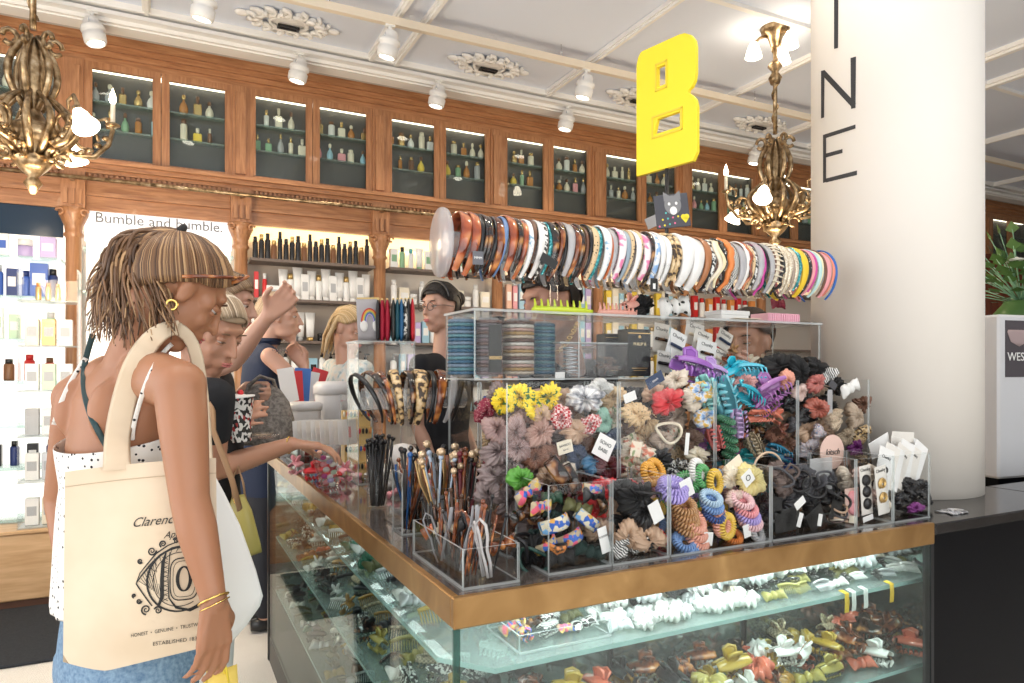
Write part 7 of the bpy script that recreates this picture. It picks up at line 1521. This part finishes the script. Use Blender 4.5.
tstrap([T(117, 470, .003), T(117, 455, .002), on_back(117, 438, .02), on_back(121, 415, .014), on_back(127, 390, .014), on_back(135, 366, .018), on_back(145, 347, .022), W(157, 334, 1.43), W(168, 328, 1.46), W(178, 328, 1.49)], [.052]*6+[.048, .042, .036, .032])
tstrap([W(176, 328, 1.485), W(188, 334, 1.51), W(197, 352, 1.54), W(203, 400, 1.56), W(206, 460, 1.50), T(206, 470, -.02)], .03)
def ptext(s, cx, cy, size, shear=0, slope=0, spacing=1.0, fit=None):
    mb = text_mb(s, size, extrude=0, shear=shear, spacing=spacing)
    if fit: a0 = min(v[0] for v in mb.v); a1 = max(v[0] for v in mb.v); mb.v = [((v[0]-(a0+a1)/2)*(fit[1]-fit[0])/(a1-a0)+(fit[0]+fit[1])/2-cx, v[1], v[2]) for v in mb.v]
    mb.v = [tuple(LT(T(cx+v[0], cy-v[1]+slope*v[0], .0016))) for v in mb.v]; mb.build('printed_text', ink, TT)
ptext('Clarence', 155, 521, 13, .45, -.10); ptext('Co', 192, 518, 13, .45, -.1); ptext('Apothecary', 186, 533, 9.5, .45, -.12)
ptext('HONEST  •  GENUINE  •  TRUSTWORTHY', 172, 629, 5.0, 0, -.17, 1.0, (131, 213)); ptext('ESTABLISHED 1838', 178, 641, 5.2, 0, -.13, 1.0, (153, 200))
def pline(pts, w, close=False):
    P = [Vector((x, y, 0)) for x, y in pts]; n = len(P); vs = []
    for i, p in enumerate(P):
        a = P[(i-1) % n] if close or i else P[i]; b2 = P[(i+1) % n] if close or i < n-1 else P[i]; t = (b2-a).normalized(); s = Vector((-t.y, t.x, 0)); ww = w[i] if hasattr(w, '__len__') else w
        vs += [LT(T(*(p+s*ww/2).xy, .0017)), LT(T(*(p-s*ww/2).xy, .0017))]
    k = n if close else n-1
    return vs, [(2*i, 2*i+1, (2*i+3) % (2*n), (2*i+2) % (2*n)) for i in range(k)]
cr = MB(); A = lambda pts, w, close=False: cr.add(*pline(pts, w, close))
E = lambda cx, cy, rx, ry, a0, a1, n=30: [(cx+rx*math.cos(R(a0+(a1-a0)*i/n)), cy+ry*math.sin(R(a0+(a1-a0)*i/n))) for i in range(n+1)]
sl = lambda pts, k=-.10, cx=172: [(x, y+k*(x-cx)) for x, y in pts]
A(sl(E(180, 580, 33, 32, 40, 330)), [1+1.2*math.sin(PI*i/30) for i in range(31)]); A(sl([(136, 580), (140, 570), (147, 562), (156, 552), (168, 545), (182, 541), (196, 543)]), [.8, 1, 1.2, 1.5, 1.2, 1, .6]); A(sl(E(180, 580, 27, 27, 60, 300)), .8)
A(sl([(136, 580), (142, 572), (150, 563), (160, 554), (172, 548), (185, 546)]), [1, 1.5, 2, 2, 1.6, 1]); A(sl([(136, 580), (141, 588), (147, 597), (152, 604)]), 1.4)
for k in range(9): A(sl([(139+k*1.9, 578-k*2.7), (140+k*1.9+6, 583+k*1.6)]), .55)
for k in range(12): a = 190+k*12; A(sl([(180+28*math.cos(R(a)), 580+28*math.sin(R(a))), (180+32*math.cos(R(a+5)), 580+31*math.sin(R(a+5)))]), .6)
SE = lambda cx, cy, rx, ry, n=32: [(cx+rx*math.copysign(abs(math.cos(2*PI*i/n))**.55, math.cos(2*PI*i/n)), cy+ry*math.copysign(abs(math.sin(2*PI*i/n))**.55, math.sin(2*PI*i/n))) for i in range(n+1)]
A(sl(SE(184, 580, 14, 21)), 1.2); A(sl(SE(184, 580, 11, 18)), .6); A(sl(E(184, 580, 6.5, 12, 0, 360)), [1.2+2.4*abs(math.cos(2*PI*i/30)) for i in range(31)])
for q in range(0): A(sl(E(184+2.5*math.cos(q*PI/2), 580+3.5*math.sin(q*PI/2), 1.4, 1.7, 0, 360, 10)), .9)
A(sl([(166, 552), (163, 562), (162, 578), (162, 596), (158, 606)]), [1.5, 3.5, 4, 4, 2]); A(sl([(170, 552), (168, 578), (169, 598), (176, 608), (190, 612), (205, 606), (214, 594)]), [1, 1, 1.4, 2.4, 2.8, 2.4, 1])
for k in range(10): A(sl([(162, 556+4.6*k), (168, 559+4.6*k)]), .6); A(sl([(168, 556+4.6*k), (162, 559+4.6*k)]), .5)
for (cx, cy, r_, d0) in ((152, 549, 4.5, 0), (146, 607, 5, 90), (158, 609, 4, 200), (140, 558, 2.6, 30), (139, 598, 2.6, 0), (134, 592, 2, 90), (163, 543, 3.5, 120), (176, 541, 3, 200), (200, 548, 4, 0), (212, 602, 4, 30)):
    A(sl([(cx+r_*(1-i/26)*math.cos(R(d0+i*26)), cy+r_*(1-i/26)*math.sin(R(d0+i*26))) for i in range(24)]), [1.8-.045*i for i in range(24)])
cr.build('printed_crest', ink, TT)
# second white bag in front of her and the yellow paper bag in her hand
def flat_bag(name, label, cat, poly, d, th, mat, o_name='bag_body', par=None):
    c = W(sum(p[0] for p in poly)/len(poly), sum(p[1] for p in poly)/len(poly), d); t = thing(name, label, cat, c); n = len(poly); m = MB(); cx = sum(p[0] for p in poly)/n; cy = sum(p[1] for p in poly)/n
    lay = [(0, .88), (.25, 1), (.75, 1), (1, .88)]; vs = []
    for w_, s in lay:
        for p in poly: vs.append(W(cx+(p[0]-cx)*s, cy+(p[1]-cy)*s, d+th*w_)-c)
    m.add(vs, [(k*n+i, k*n+(i+1) % n, (k+1)*n+(i+1) % n, (k+1)*n+i) for k in range(3) for i in range(n)]+[tuple(reversed(range(n))), tuple(3*n+i for i in range(n))], 0, True)
    m.build(o_name, mat, t); return t, c
flat_bag('white_bag', 'plain white fabric bag showing to the right of the bare arm', 'bag', [(196, 468), (212, 470), (224, 492), (240, 525), (256, 570), (263, 596), (260, 606), (246, 626), (232, 642), (205, 646), (190, 560)], 1.62, .05, M('white_cotton', (.84, .83, .81), .9, bump=.2, bscale=12))
yb, c = flat_bag('paper_bag', 'yellow paper bag with string handles held in her right hand', 'bag', [(203, 676), (237, 664), (244, 780), (205, 790)], 1.42, .06, M('yellow_paper', (.72, .52, .10), .6))
ys_ = M('yellow_string', (.80, .60, .05), .6)
MB().tube([W(206, 688, 1.40)-c, W(208, 665, 1.37)-c, W(213, 650, 1.345)-c, W(219, 650, 1.345)-c, W(226, 668, 1.37)-c, W(230, 690, 1.40)-c], .0022, 6).build('string_handle', ys_, yb); MB().tube([W(212, 690, 1.46)-c, W(213, 668, 1.42)-c, W(217, 652, 1.36)-c, W(222, 655, 1.36)-c, W(224, 672, 1.42)-c, W(236, 688, 1.46)-c], .0022, 6).build('string_handle', ys_, yb)
# ------------------------------------------------------------------ generic figure
def figure(label, head_px, d, face, pitch, sh, arms, skinm, topm, hairm, hair='cap', hip=None, voxel=.0075, hands=True, sleeve=.0, trous=None, head_sc=1.0, iris=(.12, .08, .05), brow=(.2, .12, .07), lip=(.6, .2, .18), roll=0, looking_down=False, topname='t_shirt'):
    hc = W(head_px[0], head_px[1], d); SLp, SRp = [W(*p) for p in sh]; mid = (SLp+SRp)/2
    hp = hip or Vector((mid.x, mid.y, .92)); root = thing('person', label, 'person', (hp.x, hp.y, 0)); o_ = Vector((hp.x, hp.y, 0)); Lc = lambda mb: (setattr(mb, 'v', [tuple(Vector(v)-o_) for v in mb.v]), mb)[1]
    root['_skin'] = skinm.name; u = Vector((SRp.x-SLp.x, SRp.y-SLp.y, 0)).normalized(); v = UP.cross(u); Hm = head_mat(hc, face, pitch, roll, head_sc)
    b = MB(); head_parts(b, Hm); nk = Hm @ Vector((0, -.03, -.05)); b.cap(mid-UP*.03, .060, nk, .048, 14); w2 = (SRp-SLp).length/2
    ch = mid.lerp(hp, .30); wa = mid.lerp(hp, .68)
    def torso(g): return [ring(hp-UP*.06, u, v, .150+g, .110+g), ring(hp, u, v, .155+g, .112+g), ring(wa, u, v, .125+g, .092+g), ring(ch, u, v, .145+g, .105+g), ring(mid-UP*.05, u, v, max(.12, w2*.95)+g, .085+g), ring(mid+UP*.005, u, v, max(.10, w2*.8)+g, .060+g), ring(mid+UP*.028, u, v, .062+g, .048+g)]
    b.loft(torso(0), 0, 28); tp = MB(); tp.loft(torso(.012), 0, 28)
    for S, arm in ((SLp, arms[0]), (SRp, arms[1])):
        b.cap(S, .046, mid.lerp(S, .4), .055, 14); tp.cap(S+(mid-S)*.10, .056, mid.lerp(S, .4), .064, 14)
        if arm is None: arm = (S-UP*.28-v*.02, S-UP*.50+v*.10, -UP, u)
        el, wr = (W(*arm[0]) if isinstance(arm[0], tuple) else arm[0]), (W(*arm[1]) if isinstance(arm[1], tuple) else arm[1])
        b.cap(S, .045, S.lerp(el, .4), .042, 14); b.cap(S.lerp(el, .4), .042, el, .034, 14); b.cap(el, .034, el.lerp(wr, .3), .035, 14); b.cap(el.lerp(wr, .3), .035, wr, .023, 14)
        hd = arm[2]; tn_ = arm[3] if len(arm) > 3 else u; cl = arm[4] if len(arm) > 4 else (.35, .5, .4)
        hand_parts(b, wr, hd, arm[5] if len(arm) > 5 else -UP, tn_, cl, .97)
        if sleeve: tp.cap(S, .058, S.lerp(el, sleeve), .050, 14)
    for s_ in (-1, 1): h0 = hp+u*s_*.08-UP*.05; b.cap(h0, .08, Vector((h0.x, h0.y, .48)), .055, 14); b.cap(Vector((h0.x, h0.y, .48)), .055, Vector((h0.x, h0.y, .08)), .036, 14)
    fused(Lc(b), 'body', skinm, root, voxel, 4); fused(Lc(tp), topname, topm, root, .009, 3)
    tr_ = MB(); tr_.loft([ring(hp-UP*.09, u, v, .165, .125), ring(hp-UP*.02, u, v, .168, .126), ring(hp+UP*.05, u, v, .150, .115)], 0, 26)
    for s_ in (-1, 1): h0 = hp+u*s_*.08-UP*.06; tr_.cap(h0, .090, Vector((h0.x, h0.y, .48)), .070, 14); tr_.cap(Vector((h0.x, h0.y, .48)), .070, Vector((h0.x, h0.y, .12)), .058, 14)
    fused(Lc(tr_), 'trousers', trous or M('trousers_dark', (.02, .022, .03), .8), root, .012, 3)
    for s_ in (-1, 1): h0 = hp+u*s_*.08-o_; MB().loft([((h0.x, h0.y, .045)+(v*y), u, UP, .042, hh) for y, hh in ()], 0, 8) if False else MB().loft([(Vector((h0.x, h0.y, .04))+v*y, u, UP, w_, hh) for y, w_, hh in ((-.07, .03, .03), (-.02, .04, .038), (.08, .044, .034), (.17, .03, .02))], 0, 16).build('shoe', blk, root)
    Hl = Matrix.Translation(-o_) @ Hm; face_bits(Hl, root, iris, lip, brow, looking_down)
    hair_cap(Hl, root, hairm, line=.052 if hair != 'back' else .058, low=-.07, grow=1.09)
    if hair == 'cap': combed(Hl, root, hairm)
    return root, Hl, o_
# second shopper (dark top), looking down, cup in one hand, reaching across the counter
fair = skin('fair', (.52, .27, .175)); pale = skin('pale', (.60, .345, .25)); ash = hair_mat('ash_blonde', (.22, .15, .09), (.48, .36, .24), (.70, .58, .44)); blackt = M('black_cotton', (.010, .011, .015), .85, bump=.2, bscale=20)
wt = M('white_trousers', (.80, .79, .77), .8)
P2, H2, o2 = figure('woman in black top looking down, reaching across the counter and holding a printed cup', (211, 334), 2.02, sd(.86, -.34), R(-26), ((193, 398, 2.26), (214, 398, 1.93)), (((232, 442, 2.28), (232, 432, 2.10), sd(.35, -.5, .35), UP, (.5, .6, .4), RV), ((213, 470, 1.98), (292, 444, 2.16), sd(.88, .30, -.10), sd(-.3, .8, .0), (.25, .45, .4), -UP)), fair, blackt, ash, voxel=.0058, trous=wt, looking_down=True, sleeve=.45)
hb_ = MB().tube([H2 @ Vector((.086*math.cos(a), .012, .040+.086*math.sin(a))) for a in [k*PI/20 for k in range(21)]], .010, 8, flat=(.5, 1.4)); hb_.build('hair_band', M('cream_band', (.75, .66, .54), .6), P2)
tufts(P2, ash, [([H2 @ Vector((s*.080, -.02+.006*k, .05)), H2 @ Vector((s*.088, -.04+.006*k, -.01)), H2 @ Vector((s*.07, -.07+.004*k, -.07)), H2 @ Vector((s*.05, -.09, -.10))], [.006, .008, .007, .004]) for s in (-1, 1) for k in range(8)])
wr2 = W(289, 445, 2.15)-o2; MB().tube([wr2+Vector((0, 0, 0))+UP*.026*math.cos(a)+FV*.027*math.sin(a)*.9 for a in [k*2*PI/24 for k in range(24)]], .0022, 6, close=True).build('bracelet', gj, P2)
MB().tube([W(212, 388, 1.90)-o2, W(213, 430, 1.86)-o2, W(232, 480, 1.88)-o2, W(240, 510, 1.90)-o2], .012, 6, flat=(1, .3)).build('tan_strap', M('tan_leather', (.45, .27, .15), .5), P2)
# printed paper cup with spoon
c = W(241, 419, 2.03); pc_ = thing('paper_cup', 'black, white and red printed paper cup held by the woman in black', 'cup', (c.x, c.y, c.z-.065)); pc_.rotation_euler = (0, R(-5), 0)
MB().lathe([(.030, 0), (.046, .125), (.049, .128), (.044, .128), (.043, .12), (.001, .10)], 30, cap=False).build('cup_wall', ramp_mat('printed_cup', [(.0, (.02, .02, .02)), (.40, (.80, .78, .74)), (.58, (.45, .05, .05)), (.66, (.85, .83, .8))], 150, 'cells', (1, 1, .6), .5, constant=True), pc_)
MB().lathe([(.045, .126), (.050, .128), (.050, .132), (.045, .133)], 30).build('rim', paper, pc_); MB().ball((0, 0, .118), (.040, .040, .022)).build('ice_cream', M('whipped', (.85, .80, .76), .6), pc_); MB().ball((.01, -.01, .142), .009).build('cherry', red, pc_)
MB().tube([(-.02, 0, .13), (-.045, -.01, .175)], .004, 6, flat=(1.6, .5)).build('spoon', paper, pc_)
c = W(262, 436, 2.02); ls = thing('saucer', 'clear plastic saucer held beside the printed cup', 'plate', c-Vector((0, 0, .005))); MB().lathe([(.001, 0), (.03, 0), (.052, .008), (.052, .011), (.03, .004), (.001, .004)], 30, cap=False).build('dish', clear('cup_clear', (.9, .92, .92), .04), ls)
# olive leather bag hanging from her arm
ob, c = flat_bag('leather_bag', 'small olive yellow leather bag hanging beside the glass counter', 'bag', [(232, 496), (244, 494), (252, 510), (261, 545), (262, 552), (246, 558), (230, 560), (222, 530)], 1.98, .07, M('olive_leather', (.42, .36, .10), .4))
MB().tube([W(234, 500, 1.99)-c, W(232, 480, 1.99)-c, W(238, 466, 1.99)-c, W(243, 482, 2.0)-c, W(246, 502, 2.01)-c], .006, 6, flat=(1, .5)).build('strap', M('tan_leather', (.45, .27, .15), .5), ob); MB().tube([W(236+2*math.cos(a), 500+4*math.sin(a), 1.975)-c for a in [k*2*PI/12 for k in range(12)]], .0022, 6, close=True).build('buckle', gj, ob)
# third shopper behind, arm raised
P3, H3, o3 = figure('woman behind the second shopper stretching one bare arm up to the right', (228, 306), 2.62, sd(.97, .1), R(-10), ((196, 366, 2.78), (214, 365, 2.42)), (((224, 418, 2.90), (246, 388, 2.80), sd(.8, 0, -.1), -UP, (.8, 1.0, .8)), ((232, 362, 2.40), (268, 316, 2.30), sd(.62, -.15, .55), sd(-.5, -.2, .8), (.30, .65, .5), sd(.5, .2, -.8))), pale, M('charcoal_top', (.03, .03, .035), .9), hair_mat('light_brown', (.14, .08, .05), (.34, .22, .13), (.5, .36, .23)), voxel=.0058)
# fourth: navy sleeveless shirt, profile, hand at chin
P4, H4, o4 = figure('short-haired woman in navy sleeveless shirt in profile, tattooed arm, hand at her chin', (279, 319), 3.75, sd(.96, .28), R(0), ((256, 352, 3.98), (269, 356, 3.58)), (((300, 395, 3.9), (305, 364, 3.82), sd(-.35, -.1, .6), RV, (.5, .8, .6), -RV), ((308, 392, 3.6), (304, 366, 3.70), sd(-.4, .1, .5), RV, (.6, .9, .6), -RV)), pale, M('navy_cotton', (.012, .022, .055), .8), hair_mat('sandy', (.16, .10, .06), (.42, .30, .19), (.6, .46, .32)), hip=W(262, 490, 3.8), head_sc=1.12)
MB().lathe([(.062, 0), (.068, .035), (.070, .02)], 20, cap=False, mat=Matrix.Translation(W(268, 345, 3.76)-o4)).build('collar', M('navy_cotton', (.012, .022, .055), .8), P4)
tt = MB()
for k in range(5):
    cx, cy = 274+3.0*k, 349+1.5*(k % 3); tt.tube([W(cx+1.8*math.cos(a*1.3+k), cy+1.8*math.sin(a), 3.53)-o4 for a in [j*.5 for j in range(12)]], .0016, 4)
tt.build('tattoo', M('tattoo_ink', (.16, .12, .12), .7), P4)
# fifth: blonde in a pale patterned blouse
blonde = hair_mat('blonde', (.38, .24, .10), (.70, .50, .26), (.85, .70, .46))
P5, H5, o5 = figure('blonde woman in pale blue patterned blouse looking down behind the pouches', (349, 330), 4.0, sd(.85, -.35), R(-22), ((332, 368, 4.15), (364, 370, 3.85)), (None, None), pale, ramp_mat('pale_pattern', [(.35, (.30, .45, .50)), (.5, (.72, .76, .74)), (.7, (.80, .72, .62))], 30, 'noise'), blonde, sleeve=.9, looking_down=True, topname='blouse', head_sc=1.08)
rr5 = random.Random(9); pth = []
for k in range(70):
    a = rr5.uniform(R(95), R(345)) if k % 3 else rr5.uniform(R(150), R(200)); x, y = .080*math.cos(a), .098*math.sin(a)-.012
    if y > .03: continue
    pth.append(([H5 @ Vector((x*.35, y*.3, .128)), H5 @ Vector((x*.9, y*.9, .085)), H5 @ Vector((x*1.1, y*1.08, .01)), H5 @ Vector((x*1.2+rr5.uniform(-.01, .01), y*1.1, -.07)), H5 @ Vector((x*1.05+rr5.uniform(-.01, .01), y*1.0, -.15-rr5.uniform(0, .03)))], [.006, .009, .009, .009, .004]))
tufts(P5, blonde, pth)
# sixth: shop assistant with glasses
dkh = hair_mat('near_black', (.010, .008, .007), (.025, .018, .015), (.06, .045, .035))
P6, H6, o6 = figure('shop assistant with glasses and pulled-back dark hair in a black T-shirt', (440, 309), 3.32, sd(-.62, -.78), R(-3), ((464, 366, 3.45), (421, 366, 3.22)), (None, None), pale, blackt, dkh, sleeve=.6, brow=(.05, .03, .02), lip=(.62, .18, .18))
gl_ = MB()
for s in (-1, 1):
    gl_.tube([H6 @ Vector((s*.031+.021*math.cos(a), .100-.006*abs(math.cos(a)), .008+.018*math.sin(a))) for a in [k*2*PI/20 for k in range(20)]], .0017, 6, close=True); gl_.tube([H6 @ Vector((s*.052, .094, .012)), H6 @ Vector((s*.080, .05, .014)), H6 @ Vector((s*.083, -.01, .008))], .0016, 6)
gl_.tube([H6 @ Vector((-.010, .101, .010)), H6 @ Vector((.010, .101, .010))], .0016, 6); gl_.build('glasses', M('thin_frame', (.12, .09, .08), .3, metal=.6), P6)
MB().tube([H6 @ Vector((.088*math.cos(a), .030, .045+.082*math.sin(a))) for a in [k*PI/18 for k in range(19)]], .008, 7, flat=(.6, 1.3)).build('hair_band', blk, P6)
q = MB(); add_ball(q, H6, (0, -.125, .05), (.040, .035, .040)); q.build('hair_bun', dkh, P6)
MB().box((0, 0, 0), (.07, .003, .035), 0, None, .002).build('name_badge', M('badge_print', (.55, .45, .5), .5), P6, loc=W(441, 392, 3.14)-o6, rot=(0, 0, R(-62)))
# seventh: bending behind the display, gold chain
P7, H7, o7 = figure('person in black with gold chain bending down behind the upper display tier', (551, 304), 2.24, sd(-.78, -.45), R(-16), ((603, 375, 2.55), (536, 378, 2.30)), (None, None), skin('rosy', (.48, .25, .17)), blackt, dkh, sleeve=.6, brow=(.04, .03, .02), looking_down=True, hip=W(580, 500, 2.62), head_sc=1.0)
ch_ = []
for k in range(22):
    u = k/21; p = Vector((.075*math.cos(R(200)-u*R(220)), 0, 0)); ch_.append(W(533+48*u**.8, 346+18*math.sin(PI*max(0, 1-u)**1.2)-28*u, 2.20+.03*u)-o7)
cm2 = MB()
for i, p in enumerate(ch_): cm2.tube([p+Vector((.0, .0, 0))+(RV*math.cos(a)*.0075+(UP if i % 2 else FV)*math.sin(a)*.005) for a in [j*2*PI/8 for j in range(8)]], .0020, 5, close=True)
cm2.build('gold_chain', gj, P7); q = H7 @ Vector((.080, -.005, -.035)); MB().ball(q, .007).build('earring', M('pearl_stud', (.8, .75, .7), .2), P7)
# eighth: dark haired woman bending beside the column
P8, H8, o8 = figure('dark-haired woman bending behind the tier beside the white column', (748, 344), 2.50, sd(-.60, -.62), R(-6), ((775, 405, 2.78), (727, 405, 2.62)), (None, None), skin('brown', (.42, .22, .14)), blackt, hair_mat('dark_brown', (.015, .010, .008), (.045, .028, .02), (.10, .065, .045)), sleeve=.6, brow=(.04, .03, .02), looking_down=True)
finish_labels()
